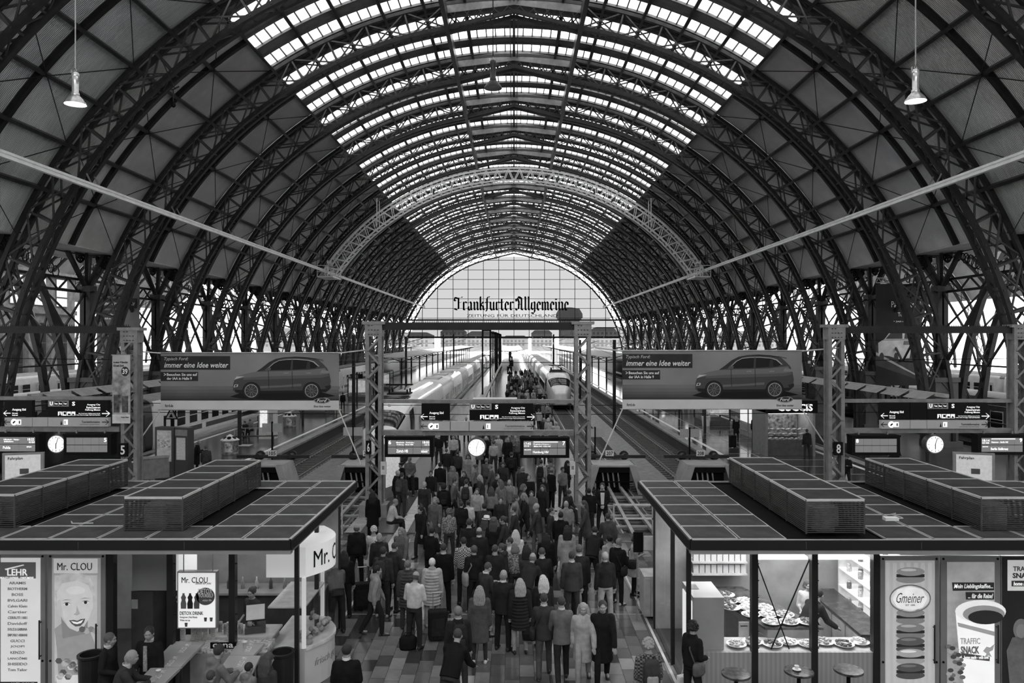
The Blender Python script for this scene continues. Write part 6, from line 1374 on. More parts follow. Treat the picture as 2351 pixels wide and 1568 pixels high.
# ---------------------------------------------------------------- bags and luggage
def W2(b, p): return Matrix.Translation(b.location) @ Matrix.Rotation(b.rotation_euler.z, 4, 'Z') @ Matrix.Scale(b.scale[0], 4) @ V(p)
def backpack(b, P, v, label, light=None):
    p = W2(b, P.T(0, -.235, .27)); t = thing('backpack', label, 'backpack', p, b.rotation_euler.z, 'backpacks worn in the crowd')
    m = MB(); m.rings([[(w * math.cos(k * math.pi / 8) * (1 + .12 * abs(math.sin(k * math.pi / 4))), dp * math.sin(k * math.pi / 8), z) for k in range(16)] for z, w, dp in ((-.26, .1, .05), (-.23, .14, .09), (0, .15, .1), (.16, .13, .085), (.22, .08, .05))]); m.build('pack_body', cloth(v), t, smooth=True)
    m = MB(); m.rings([[(.1 * a * math.cos(k * math.pi / 8), -.08 + .05 * a * math.sin(k * math.pi / 8), z) for k in range(16)] for z, a in ((-.22, .8), (-.19, 1), (-.06, 1), (-.03, .8))]); m.build('pocket', cloth(light if light is not None else v * 1.4), t, smooth=True)
    m = MB()
    for s in (-.09, .09): m.tube([(s, .02, .2), (s, .14, .22), (s * 1.1, .3, .12), (s * 1.2, .32, -.02), (s * 1.3, .1, -.2)], .016, 6)
    m.build('strap', cloth(v), t)
def handbag(b, P, side, v, label, kind='bag', cat='bag'):
    sh, el_, wr_, d = P.arms[0 if side > 0 else 1]; p = W2(b, wr_ + d * .09); w, dp, h, hh = {'bag': (.2, .1, .24, .14), 'shopping': (.17, .06, .4, .16), 'case': (.22, .06, .32, .06), 'holdall': (.26, .15, .26, .14)}[kind]
    t = thing({'bag': 'handbag', 'shopping': 'shopping_bag', 'case': 'briefcase', 'holdall': 'holdall'}[kind], label, cat, p, b.rotation_euler.z + 1.4, 'bags carried in the crowd')
    m = MB(); m.rings([[(x * a, y * a, z) for x, y in ((-w, -dp), (0, -dp * 1.2), (w, -dp), (w * 1.05, 0), (w, dp), (0, dp * 1.2), (-w, dp), (-w * 1.05, 0))] for z, a in ((-hh - h, .86), (-hh - h * .9, .96), (-hh - h * .4, 1), (-hh, .8 if kind != 'shopping' else 1))]); m.build('bag_body', cloth(v), t)
    m = MB()
    for y in (-dp * .6, dp * .6): m.tube([(-w * .5, y, -hh - .01), (-w * .35, y * .6, -hh * .3), (0, y * .3, .0), (w * .35, y * .6, -hh * .3), (w * .5, y, -hh - .01)], .009, 5)
    m.build('handle', cloth(v * .6), t)
    if kind == 'shopping':
        m = MB(); m.box(-.08, .08, -dp * 1.25, -dp * 1.2, -hh - .2, -hh - .12); m.build('print', cloth(.3), t)
    return t
def shoulder_bag(b, P, side, v, label, big=False):
    p = W2(b, P.T(side * .24, -.04, -.02)); t = thing('shoulder_bag', label, 'bag', p, b.rotation_euler.z, 'bags carried in the crowd'); s = 1.4 if big else 1
    m = MB(); m.rings([[(.06 * a * s * math.cos(k * math.pi / 6), .15 * a * s * math.sin(k * math.pi / 6), z * s) for k in range(12)] for z, a in ((-.14, .75), (-.1, 1), (.04, 1), (.1, .8))]); m.build('bag_body', cloth(v), t, smooth=True)
    m = MB(); o = V((side * .24, -.04, -.02)); pts = [P.T(*(o + V((0, .1, .08)))), P.T(side * .12, .16, .3), P.T(-side * .1 if not big else side * .13, .06, .5), P.T(side * .1, -.16, .3), P.T(*(o + V((0, -.1, .08))))]
    inv = b.scale[0]; q0 = P.T(*o); m.tube([(x - q0) * inv for x in pts], .014, 5); m.build('strap', cloth(v * .8), t)
def suitcase(x, y, rz, v, label, h=.62):
    t = thing('suitcase', label, 'suitcase', (x, y, 0), rz, 'suitcases in the station'); m = MB()
    m.rings([[(px_ * a, py_ * a, z) for px_, py_ in ((-.22, -.1), (-.2, -.13), (.2, -.13), (.22, -.1), (.22, .1), (.2, .13), (-.2, .13), (-.22, .1))] for z, a in ((.05, .93), (.08, 1), (h - .03, 1), (h, .93))]); m.build('shell', cloth(v), t)
    m = MB()
    for s in (-.1, .1): m.tube([(s, .1, h - .02), (s, .1, h + .38)], .01, 6)
    m.tube([(-.12, .1, h + .38), (.12, .1, h + .38)], .016, 6); m.build('pull_handle', STEEL, t)
    for s in (-.17, .17):
        w = MB(); w.tube([(s - .015, .1, .04), (s + .015, .1, .04)], .04, 10); w.build('wheel', BLACK, t)
    m = MB(); m.box(-.15, .15, -.15, -.13, .15, h - .15); m.build('front_pocket', cloth(v * 1.5), t)
def last(): return b_['p'][0], b_['p'][1]
# ---------------------------------------------------------------- the crowd, from the bottom of the concourse to the platform
p = person
p(795, 1480, 4, 'clasp', 'suit', .015, .02, 'short', .03, 'person in a black suit with arms folded, alone on the open tiles', 1.78, collar=.7)
p(1033, 1462, -20, 'bend', 'jacket', .015, .05, 'crop', .05, 'person bending forward in a black jacket before the person with a grey daypack', 1.78)
p(1052, 1393, 12, 'stand', 'jacket', .03, .06, 'short', .16, 'grey haired person in a dark blouson with bag hanging at the back', 1.76, collar=.5); backpack(*last(), .03, 'soft dark daypack on the grey haired person in a dark blouson')
p(1101, 1346, 0, 'stand', 'coat', .09, .05, 'long', .24, 'person with long fair hair in a grey hooded parka and dark jeans', 1.68, slim=True, shoes=.5)
p(1155, 1309, -20, 'stand', 'suit', .03, .025, 'bald', .2, 'balding person in a dark suit beside the fair haired person in a parka', 1.82, collar=.7)
p(1194, 1329, 6, 'stand', 'puffer', .03, .33, 'long', .32, 'person with long blond hair in a knee length black quilted coat', 1.68, slim=True); handbag(*last(), 1, .02, 'bulging black leather holdall held by the person in a quilted coat', 'holdall')
p(1247, 1321, 8, 'stand', 'jacket', .03, .05, 'long', .5, 'person with very light blond hair in a dark jacket', 1.66, slim=True)
p(1207, 1279, -30, 'bend', 'jacket', .035, .03, 'bald', .12, 'balding person leaning forward in a dark anorak', 1.84)
p(1113, 1294, -50, 'phone', 'suit', .05, .05, 'crop', .07, 'person in a grey suit with shoulder strap looking down at a phone', 1.76, collar=.7); shoulder_bag(*last(), -1, .03, 'dark shoulder bag of the person looking at a phone in a grey suit')
p(951, 1316, -14, 'phone', 'shirt', .48, .035, 'bald', .06, 'balding person in a light shirt and dark trousers holding a dark coat', 1.76)
p(992, 1282, 4, 'stand', 'puffer', .36, .3, 'short', .6, 'white haired person in a light quilted jacket and light trousers', 1.68, shoes=.3); handbag(*last(), -1, .7, 'white paper carrier bag held by the white haired person in a light quilted jacket', 'shopping')
p(936, 1287, 10, 'stand', 'puffer', .07, .06, 'short', .14, 'short haired person in a grey quilted anorak beside the light shirted person', 1.66)
p(859, 1299, -70, 'walk', 'hoodie', .24, .03, 'short', .02, 'dark haired person striding in a light grey hooded sweatshirt', 1.7, shoes=.05)
p(879, 1256, -10, 'stand', 'jacket', .05, .04, 'short', .04, 'dark haired person carrying a large trekking backpack', 1.78, shoes=.3); backpack(*last(), .05, 'large dark trekking backpack with loops on the dark haired person', .1)
p(901, 1248, -30, 'phone', 'jacket', .04, .04, 'crop', .05, 'person with cropped hair looking down in a dark jacket beside the trekking backpack', 1.8)
p(774, 1293, 25, 'bend', 'coat', .1, .04, 'short', .4, 'white haired person in a long grey coat leaning to the fruit counter', 1.8); handbag(*last(), 1, .4, 'printed plastic carrier bag held by the person in a long grey coat', 'shopping')
p(790, 1265, 10, 'stand', 'jacket', .02, .03, 'long', .03, 'person with long dark hair in black at the fruit counter', 1.7)
p(1018, 1248, 0, 'stand', 'suit', .012, .015, 'crop', .04, 'person in a jet black suit seen from behind beside the chequered shirt', 1.8, collar=.5)
p(1065, 1234, 8, 'relaxed', 'shirt', .3, .03, 'crop', .03, 'person in a black and white chequered shirt', 1.78, pat='plaid')
p(1089, 1253, 14, 'stand', 'jacket', .02, .03, 'short', .08, 'brown haired person in a black jacket carrying a slouchy canvas bag', 1.76, shoes=.3); shoulder_bag(*last(), -1, .26, 'large slouchy canvas shoulder bag of the person in a black jacket', True)
p(1136, 1251, -10, 'stand', 'suit', .03, .03, 'crop', .06, 'person in a dark pinstripe suit with a scarf, next to the leaning person', 1.78, collar=.3)
p(1155, 1248, 60, 'relaxed', 'hoodie', .05, .05, 'bun', .06, 'person with hair tied back looking sideways in a dark hooded top', 1.7)
p(1182, 1249, 8, 'stand', 'shirt', .12, .05, 'bob', .12, 'brown haired person in a small patterned blouse', 1.66, pat='print')
p(1174, 1234, 80, 'relaxed', 'shirt', .5, .06, 'short', .05, 'young person in a white shirt turned sideways', 1.66)
p(1184, 1217, 0, 'stand', 'shirt', .55, .1, 'long', .42, 'person with long blond hair in a tight white top', 1.7)
p(1208, 1251, 6, 'stand', 'jacket', .07, .05, 'long', .02, 'person with straight black hair in a grey cardigan', 1.64)
p(1254, 1225, -6, 'stand', 'coat', .015, .03, 'long', .015, 'person with long black hair in a black coat', 1.7)
p(1302, 1207, 4, 'stand', 'coat', .3, .08, 'long', .02, 'person with long black hair in a pale trench coat', 1.74, slim=True)
p(1245, 1261, 4, 'phone', 'suit', .03, .03, 'crop', .06, 'person in a dark suit working a shoulder camera', 1.8, collar=.6)
p(1313, 1266, 2, 'stand', 'suit', .06, .05, 'crop', .05, 'person in a brownish grey suit wearing a belt pouch', 1.8, collar=.6)
p(1330, 1251, -4, 'stand', 'suit', .035, .035, 'short', .1, 'broad person in a dark suit behind the belt pouch wearer', 1.86, collar=.6)
p(1359, 1217, -20, 'bend', 'jacket', .025, .03, 'short', .04, 'dark haired person stooping in a black pullover', 1.82)
p(1400, 1229, 30, 'stand', 'coat', .3, .04, 'bun', .015, 'person with black pinned hair and a pale striped shawl', 1.68)
p(1417, 1239, -40, 'phone', 'jacket', .02, .03, 'short', .2, 'grey haired person in a black jacket with white collar and shoulder bag', 1.76, collar=.7, shoes=.5); shoulder_bag(*last(), 1, .04, 'black shoulder bag of the grey haired person with white collar')
p(1390, 1268, 10, 'stand', 'jacket', .03, .32, 'short', .36, 'white haired person in a dark anorak and light trousers', 1.78, shoes=.05)
p(1455, 1227, -100, 'phone', 'dress', .45, .02, 'bob', .04, 'person in a pale sleeveless dress over black leggings by the glass corner', 1.7, slim=True); shoulder_bag(*last(), 1, .05, 'small dark bag of the person in a pale dress')
p(1249, 1364, 0, 'walk', 'suit', .05, .08, 'crop', .05, 'person walking away in a grey suit with a strap across the shoulder', 1.76, collar=.6); shoulder_bag(*last(), -1, .04, 'flat dark messenger bag of the person walking in a grey suit')
p(1290, 1372, 4, 'walk', 'suit', .12, .03, 'crop', .05, 'person walking away in a mid grey jacket and black trousers', 1.76, collar=.6)
p(1489, 1468, 4, 'stand', 'shirt', .1, .06, 'curly', .3, 'fair haired person in a dark checked shirt', 1.74, pat='darkplaid'); backpack(*last(), .06, 'dark rucksack with light panel on the person in a dark checked shirt', .3)
p(1383, 1376, 178, 'walk', 'coat', .02, .02, 'short', .05, 'person in a long black coat walking towards the gallery', 1.78)
p(1339, 1382, 176, 'walk', 'coat', .36, .3, 'long', .3, 'person in a pale flowing coat walking towards the gallery', 1.7)
p(1077, 1191, 0, 'stand', 'suit', .025, .03, 'crop', .05, 'thickset person in a dark overcoat beside the white hat', 1.84)
p(1100, 1211, 0, 'stand', 'suit', .03, .03, 'bald', .06, 'bald person in a wide dark jacket with white collar beside the white hat', 1.8, collar=.6)
p(1116, 1186, -30, 'stand', 'shirt', .1, .04, 'fedora', .75, 'person wearing a white fedora with black band', 1.7)
p(1133, 1190, -6, 'stand', 'jacket', .02, .03, 'trilby', .1, 'person wearing a grey trilby over long dark hair', 1.68); handbag(*last(), -1, .42, 'pale square carrier bag held by the person wearing a grey trilby', 'shopping')
p(858, 1209, 4, 'stand', 'dress', .55, .1, 'curly', .5, 'person with white curls in a sleeveless white top', 1.64); shoulder_bag(*last(), 1, .05, 'thin strapped dark bag of the person with white curls')
p(871, 1224, 14, 'stand', 'jacket', .04, .06, 'bald', .3, 'balding person in a dark pullover before the white curls', 1.74)
p(923, 1210, 160, 'walk', 'coat', .12, .06, 'long', .2, 'person in a flowing grey coat walking towards the kiosks', 1.7)
p(988, 1214, -30, 'phone', 'jacket', .015, .02, 'short', .02, 'dark haired person in a black bomber jacket looking down', 1.74)
p(819, 1203, 20, 'stand', 'jacket', .02, .02, 'bald', .1, 'balding person in black behind the glass of the fruit drink kiosk', 1.78)
p(856, 1129, 0, 'stand', 'coat', .01, .01, 'long', .012, 'person with long black hair in a wide black coat by the gantry post', 1.72)
p(896, 1150, -60, 'sit', 'shirt', .4, .03, 'short', .2, 'person in a light shirt sitting on the base of the gantry post', 1.75, seat=.5)
p(908, 1081, -70, 'phone', 'jacket', .03, .04, 'short', .5, 'white haired person in a dark blue-grey jacket reading the timetable', 1.76)
p(922, 1085, -20, 'stand', 'jacket', .07, .05, 'crop', .06, 'person with camouflage rucksack beside the timetable', 1.74); backpack(*last(), .07, 'patterned rucksack of the person beside the timetable')
p(923, 1062, 70, 'relaxed', 'jacket', .02, .03, 'beret', .02, 'person wearing a black beret', 1.72)
p(941, 1049, 182, 'clasp', 'jacket', .13, .04, 'cap', .16, 'person in a light grey jacket and cap standing with clasped hands', 1.78); suitcase(X(951, 35.5), 35.2, .4, .02, 'black suitcase beside the person in a cap with clasped hands')
p(1019, 1110, 4, 'stand', 'jacket', .015, .05, 'hood', .02, 'hooded person in black with a shiny rucksack', 1.74); backpack(*last(), .02, 'shiny black rucksack of the hooded person')
p(1070, 1101, -4, 'walk', 'shirt', .3, .05, 'short', .05, 'person in a light top with a big dark rucksack', 1.74); backpack(*last(), .04, 'big dark rucksack of the person in a light top')
p(1059, 1151, 0, 'stand', 'jacket', .02, .03, 'crop', .04, 'small person in a dark top beside the person in a sailor top', 1.6)
p(1075, 1149, 20, 'stand', 'shirt', .5, .04, 'bun', .05, 'small person in a white sailor top with dark band', 1.58)
p(968, 1162, 150, 'walk', 'coat', .02, .03, 'long', .02, 'person with dark hair hurrying in a black coat across the tactile strip', 1.7)
p(1031, 1169, 10, 'stand', 'shirt', .3, .05, 'curly', .1, 'person in a patterned light blouse carrying a straw hat', 1.64, pat='print')
p(1112, 1156, 0, 'walk', 'jacket', .05, .04, 'short', .03, 'person hurrying in a dark jacket behind the white fedora', 1.76)
crowd = [(1066, 1081, 170, 'jacket', .04, 'short', .05), (1117, 1053, 0, 'jacket', .1, 'short', .2), (1138, 1087, -120, 'jacket', .03, 'crop', .05), (1151, 1101, 60, 'coat', .15, 'long', .1), (1198, 1111, -80, 'coat', .08, 'bob', .1), (1220, 1126, 180, 'jacket', .12, 'short', .05),
         (1246, 1112, 170, 'coat', .03, 'long', .06), (1184, 1163, 90, 'suit', .05, 'crop', .05), (1236, 1156, 80, 'suit', .07, 'short', .3), (1207, 1132, 100, 'jacket', .03, 'long', .2), (1262, 1165, -90, 'suit', .05, 'crop', .05), (1150, 1140, 180, 'coat', .04, 'short', .05), (1096, 1120, 175, 'jacket', .3, 'short', .06), (1160, 1185, 90, 'jacket', .05, 'bun', .05),
         (1010, 1062, 0, 'jacket', .02, 'short', .03), (1040, 1070, 180, 'coat', .2, 'long', .2), (990, 1080, 180, 'jacket', .03, 'short', .05), (1000, 1140, 170, 'coat', .1, 'bob', .2),
         (1050, 1035, 0, 'jacket', .05, 'crop', .05), (1075, 1042, 178, 'coat', .3, 'long', .05), (1025, 1030, 5, 'suit', .03, 'short', .1), (1090, 1066, -100, 'jacket', .2, 'bun', .1), (1130, 1066, 90, 'suit', .1, 'crop', .2), (1155, 1060, 180, 'jacket', .06, 'bob', .05), (1200, 1072, -5, 'coat', .05, 'short', .3), (1215, 1090, 175, 'suit', .02, 'crop', .1), (1105, 1090, 100, 'coat', .06, 'long', .3), (1040, 1098, -90, 'suit', .12, 'short', .05), (975, 1105, 178, 'suit', .04, 'crop', .3), (1180, 1135, -95, 'coat', .2, 'bob', .06), (1128, 1118, 5, 'jacket', .15, 'long', .05), (1170, 1100, 172, 'suit', .2, 'bald', .1)]
wd = {'jacket': 'blouson', 'coat': 'coat', 'suit': 'blazer', 'shirt': 'shirt'}; tn = lambda v: 'black' if v < .035 else 'charcoal' if v < .065 else 'grey' if v < .13 else 'pale'
hw = {'bald': 'thinning', 'short': 'short', 'crop': 'cropped', 'long': 'long', 'bob': 'bobbed', 'bun': 'tied'}; tnh = lambda v: 'dark' if v < .08 else 'brown' if v < .15 else 'fair'
used = set()
for k, (px, py, yw, tp, tv, hr, hv) in enumerate(crowd):
    dr_ = 'towards trains' if abs(yw) < 30 else 'towards kiosks' if abs(yw) > 140 else 'across the platform'
    bt = .03 + .05 * (k % 3)
    lb = 'walker with %s %s hair, %s %s, %s trousers, heading %s' % (hw[hr], tnh(hv), tn(tv), wd[tp], tn(bt), dr_)
    if lb in used: lb += ' alike'
    used.add(lb); p(px, py, yw, 'walk', tp, tv, bt, hr, hv, lb, 1.66 + .03 * (k % 5), group='walkers at the platform head')
p(1174, 1038, 0, 'stand', 'jacket', .03, .04, 'crop', .05, 'person with a small dark rucksack below the departure board of platform seven', 1.76); backpack(*last(), .03, 'small dark rucksack below the departure board of platform seven')
p(1242, 1055, -10, 'stand', 'shirt', .4, .05, 'short', .06, 'dark haired person in a light shirt with two rucksacks', 1.78); backpack(*last(), .04, 'black rucksack on the light shirted person under the departure board')
p(1264, 1053, 20, 'stand', 'shirt', .3, .05, 'curly', .06, 'person in a boldly patterned top under the departure board', 1.76, pat='print')
p(1266, 1074, -60, 'stand', 'suit', .02, .02, 'bald', .1, 'bald person in a dark suit beside the white tote bag', 1.8, collar=.5)
p(1249, 1095, 150, 'relaxed', 'jacket', .03, .04, 'short', .05, 'child with dark hair facing the kiosks', 1.5)
p(1291, 1072, -150, 'wave', 'shirt', .2, .05, 'bun', .03, 'person drinking from a cup in a grey sleeveless top', 1.7); handbag(*last(), -1, .75, 'white tote bag of the person drinking from a cup', 'shopping')
p(1301, 1057, -120, 'relaxed', 'coat', .02, .03, 'long', .02, 'person with long dark hair in black beside the gantry post', 1.7)
p(1299, 1125, -140, 'sit', 'jacket', .04, .04, 'bob', .04, 'person sitting against the gantry post reading', 1.68, seat=.45)
p(1300, 1150, 4, 'stand', 'shirt', .2, .05, 'bald', .2, 'bald person in a grey shirt before the gantry post', 1.74)
p(1352, 1121, 0, 'stand', 'jacket', .015, .03, 'crop', .02, 'dark haired person in black at the guard rail', 1.74)
p(1383, 1108, 175, 'clasp', 'suit', .02, .03, 'short', .05, 'bearded person in an open dark jacket over a white shirt, facing the kiosks', 1.84, collar=.6)
k = MB(); k.prism([(-.05, 1.0), (.05, 1.0), (.07, 1.4), (-.07, 1.4)], .135, .165); k.build('shirt_front', M(.6, .7), last()[0])
p(1287, 1176, -10, 'walk', 'jacket', .015, .03, 'crop', .02, 'person in black reaching forward beside the pale trench coat', 1.8)
p(1397, 1179, 10, 'walk', 'jacket', .08, .2, 'crop', .05, 'person in a grey jacket and light trousers with a dark holdall', 1.76); handbag(*last(), 1, .02, 'dark holdall of the person in a grey jacket and light trousers', 'holdall')
p(1345, 1149, 100, 'walk', 'coat', .08, .05, 'long', .06, 'person hurrying past the gantry post in a charcoal coat', 1.7)
p(1133, 1012, -10, 'stand', 'shirt', .35, .05, 'short', .08, 'person in a light waistcoat beside the station clock', 1.74)
p(1166, 1003, 186, 'stand', 'suit', .02, .02, 'crop', .05, 'person in a black suit beside the platform stall', 1.8, collar=.6)
p(1183, 999, 184, 'phone', 'suit', .15, .05, 'bald', .1, 'person in a light suit with tie beside the platform stall', 1.82, collar=.6)
# at the fruit drink kiosk
g_ = 'guests at the fruit drink kiosk'
p(246, 1453, -90, 'relaxed', 'suit', .025, .03, 'short', .12, 'person in a dark suit in profile beside the tall bin', 1.72, collar=.7, group=g_)
p(266, 1497, -70, 'table', 'suit', .05, .05, 'bald', .25, 'balding person in a grey jacket and open collar at the bar table', 1.78, collar=.6, group=g_)
p(345, 1436, 175, 'relaxed', 'suit', .02, .03, 'short', .04, 'person in a black suit and patterned tie behind the bar table', 1.8, collar=.75, group=g_)
k = MB(); k.prism([(-.035, .98), (.035, .98), (.03, 1.42), (-.03, 1.42)], .15, .17); k.build('tie', M(.3, .6, 0, .4, 30), last()[0])
p(474, 1490, -40, 'table', 'hoodie', .15, .05, 'short', .04, 'person with glasses leaning on the front bar table in a fleece', 1.78, group=g_)
k = MB()
for s in (-1, 1): k.tube([(s * .036 + .024 * math.cos(a * .7), .112, .005 + .017 * math.sin(a * .7)) for a in range(10)], .004, 4)
k.bar((-.012, .115, .008), (.012, .115, .008), .005); q = k.build('eyeglasses', BLACK, last()[0], PS['table'].head); q.rotation_euler = PS['table'].R.to_euler()
p(482, 1541, -20, 'stand', 'hoodie', .1, .05, 'short', .06, 'child in a grey hooded top at the end of the front bar table', 1.45, group=g_)
p(569, 1522, -30, 'stand', 'hoodie', .2, .05, 'short', .03, 'child with dark hair in a light grey top at the bar table', 1.4, group=g_)
p(612, 1500, -40, 'relaxed', 'jacket', .05, .04, 'long', .06, 'person with long brown hair eating at the bar table', 1.66, group=g_)
p(626, 1438, 150, 'relaxed', 'shirt', .06, .03, 'bun', .05, 'kiosk worker handing out food over the glass display case', 1.7, group=g_, at=(-5.6, 16.35, .02))
# at the confectionery kiosk
g_ = 'guests at the confectionery kiosk'
p(1588, 1428, -60, 'relaxed', 'jacket', .02, .03, 'curly', .03, 'curly haired person in a black jacket at the corner of the confectionery kiosk', 1.72, group=g_); shoulder_bag(*last(), 1, .12, 'brown leather shoulder bag of the curly haired person'); handbag(*last(), -1, .75, 'white paper bag held by the curly haired person', 'shopping')
p(1848, 1358, -70, 'bend', 'coat', .03, .03, 'crop', .02, 'confectioner in a dark coat bending over the long cake counter', 1.84, group=g_)
p(1905, 1345, 150, 'relaxed', 'shirt', .5, .04, 'bob', .1, 'shop assistant in a white blouse behind the cake counter', 1.68, group=g_, at=(6.55, 16.9, .02))
# platforms beside
g_ = 'travellers on the neighbouring platforms'
p(452, 1012, -60, 'phone', 'coat', .02, .03, 'bald', .2, 'balding person in a dark coat beside the poster pillar', 1.78, group=g_)
p(473, 1023, 20, 'walk', 'jacket', .06, .06, 'short', .1, 'person walking past the poster pillar in a grey jacket', 1.74, group=g_)
p(787, 901, 0, 'stand', 'jacket', .02, .03, 'short', .04, 'person in black on platform five beyond the wide banner', 1.76, group=g_)
p(770, 905, 10, 'stand', 'coat', .06, .04, 'long', .1, 'person in a grey coat on platform five beyond the wide banner', 1.7, group=g_)
p(598, 946, 0, 'walk', 'coat', .08, .05, 'long', .1, 'person in a grey coat walking past the bench on platform five', 1.7, group=g_)
p(1690, 955, 10, 'stand', 'coat', .02, .05, 'long', .3, 'fair haired person in a dark coat before the timetable cases', 1.7, group=g_); suitcase(X(1680, 49.5), 49.3, .2, .02, 'black suitcase beside the fair haired person before the timetable cases', .8)
p(1733, 955, -30, 'stand', 'jacket', .03, .04, 'short', .04, 'person carrying a light rucksack before the timetable cases', 1.8, group=g_); backpack(*last(), .2, 'light grey rucksack before the timetable cases')
p(1853, 985, 5, 'stand', 'hoodie', .03, .05, 'crop', .04, 'person in a dark top buying at the snack stall of platform eight', 1.8, group=g_)
p(1943, 1043, 150, 'phone', 'jacket', .03, .04, 'bob', .06, 'person on the phone beside the gantry post of platform eight', 1.7, group=g_)
p(2063, 1016, 60, 'sit', 'jacket', .03, .03, 'short', .04, 'person crouching beside the striped tilted box', 1.75, group=g_, seat=.45)
for k, (px, py, tv, hv) in enumerate(((566, 966, .03, .05), (578, 962, .2, .06))):
    p(px, py, 160, 'sit', 'jacket', tv, .04, 'short', hv, 'person in a %s jacket sitting on the platform bench' % ('dark', 'light')[k], 1.74, group=g_, seat=.45)
# the throng between the trains
r = random.Random(3); far = []
for k in range(190):
    y = 41 + 100 * (r.random() ** 1.3); x = r.uniform(-1.0, 3.2) if y > 52 else r.uniform(-4.6, 2.8)
    if abs(x + 2.6) < .6 and y > 44: continue
    if any(abs(x - a) < .45 and abs(y - b) < .6 for a, b in far): continue
    far.append((x, y)); tp = r.choice(('jacket', 'coat', 'suit', 'shirt')); v = r.choice((.02, .03, .05, .1, .2, .4))
    hr, hv = r.choice(('short', 'long', 'crop', 'bob')), r.choice((.03, .1, .2, .4))
    p(0, 0, r.choice((0, 10, -15, 180, 170)), r.choice(('stand', 'walk', 'stand')), tp, v, .04, hr, hv, 'distant traveller with %s %s hair in a %s %s among the throng between the trains' % (hw[hr], tnh(hv), tn(v), wd[tp]), r.uniform(1.6, 1.85), at=(x, y, 0), group='distant throng between the trains')
for px, py, v, l in ((831, 1330, .02, 'black wheeled suitcase with a pale parcel on top beside the striding hooded sweatshirt'), (1005, 1400, .02, 'black wheeled case between the light shirt and the white haired person')):
    d = D(py + 70); suitcase(X(px, d), d, .2, v, l, .7)
d = D(1490); t = thing('travel_bag', 'small black travel bag standing at the feet of the light shirted person', 'bag', (X(937, d), d, 0), .2); m = MB(); m.rings([[(a * .2 * math.cos(k * math.pi / 6), a * .12 * math.sin(k * math.pi / 6), z) for k in range(12)] for z, a in ((0, .9), (.05, 1), (.25, 1), (.3, .7))]); m.build('bag_body', cloth(.015), t, smooth=True); m = MB(); m.tube([(-.1, 0, .29), (-.06, 0, .38), (.06, 0, .38), (.1, 0, .29)], .012, 5); m.build('handle', cloth(.02), t)
# ================================================================ lamps, platform furniture, canopies, outside
def pendant(px, py, d, lab, lit):
    x, z = X(px, d), Z(py, d); t = thing('pendant_lamp', lab, 'lamp', (x, d, z), 0, 'industrial pendant lamps')
    m = MB(); m.lathe([(.275, 0), (.27, .03), (.2, .14), (.14, .2), (.11, .24), (.1, .24)], (0, 0, 0), 28, False); m.build('reflector', M(.45, .25, .8, .1, 5) if lit else M(.02, .35, .2, .1, 5), t, smooth=True)
    m = MB(); m.lathe([(.1, .22), (.105, .24), (.105, .3), (.085, .32), (.085, .72), (.095, .74), (.095, .84), (.06, .87)], (0, 0, 0), 20); m.build('housing', M(.55, .25, .8, .1, 5) if lit else M(.03, .35, .3, .1, 5), t, smooth=True)
    m = MB(); m.lathe([(0, .02), (.255, .02), (.255, .015), (0, .012)], (0, 0, 0), 28, False); m.build('lens', M(.95, .4, 0, 0, 1, 0, 6 if lit else .02) if lit else M(.1, .2), t)
    m = MB(); m.tube([(0, 0, .86), (.03, 0, .92), (0, 0, .98), (-.03, 0, .92), (0, 0, .86)], .012, 5); m.bar((-.1, 0, .84), (-.1, 0, .93), .03); m.build('hook', STEEL, t)
    zt = ZC + math.sqrt(RS ** 2 - x * x) - z
    m = MB(); m.tube([(0, 0, .98), (0, 0, zt)], .018, 5); m.build('cable', M(.3, .5, .3) if lit else BLACK, t)
pendant(173, 240, 20.5, 'lit pendant lamp hanging above the fruit drink kiosk side of the hall', True)
pendant(2102, 233, 20.5, 'lit pendant lamp hanging above the confectionery kiosk side of the hall', True)
pendant(1132, 203, 23.5, 'unlit dark pendant lamp hanging under the roof crown', False)
t = thing('ball_camera', 'small dark ball camera on a rod under the south roof panels', 'camera', (X(398, 40), 40, Z(240, 40))); m = MB(); m.ell((0, 0, 0), .13, .13, .16, 14, 10); m.build('dome', BLACK, t, smooth=True); m = MB(); m.bar((0, 0, .14), (0, 0, .75), .05); m.bar((-.1, 0, .75), (.3, 0, .95), .06); m.bar((.1, 0, .8), (-1.0, 0, 3.2), .05); m.build('rod', DARK, t)
# ---------------------------------------------------------------- outside
for i, (x0, x1, h, dd) in enumerate(((-190, -150, 13, 560), (-150, -118, 9, 600), (-112, -96, 16, 620), (-95, -60, 10, 560), (-58, -38, 13, 600), (-36, -12, 11, 580), (-10, 12, 8, 640), (14, 30, 12, 600), (58, 85, 14, 570), (88, 120, 10, 600), (124, 150, 17, 620), (150, 200, 11, 560))):
    t = thing('far_building', 'hazy grey building block on the horizon, %s from the south end' % ORD[i], 'building', ((x0 + x1) / 2, dd, 0), 0, 'buildings on the horizon'); w = (x1 - x0) / 2
    m = MB(); m.box(-w, w, 0, 14, -2, h); m.build('wall', M(.15, .9, 0, .25, .08), t)
    m = MB(); m.prism([(-w - .4, h), (w + .4, h), (w * .7, h + 2.5), (-w * .7, h + 2.5)], -.4, 14.4); m.build('roof', M(.11, .9), t)
    for k in range(int(w / 1.6)):
        q = MB()
        for zz in range(2, int(h) - 1, 3): q.box(-w + 1 + k * 3.2, -w + 2.6 + k * 3.2, -.1, 0, zz, zz + 1.7)
        if q.v: q.build('window_column', M(.07, .4), t)
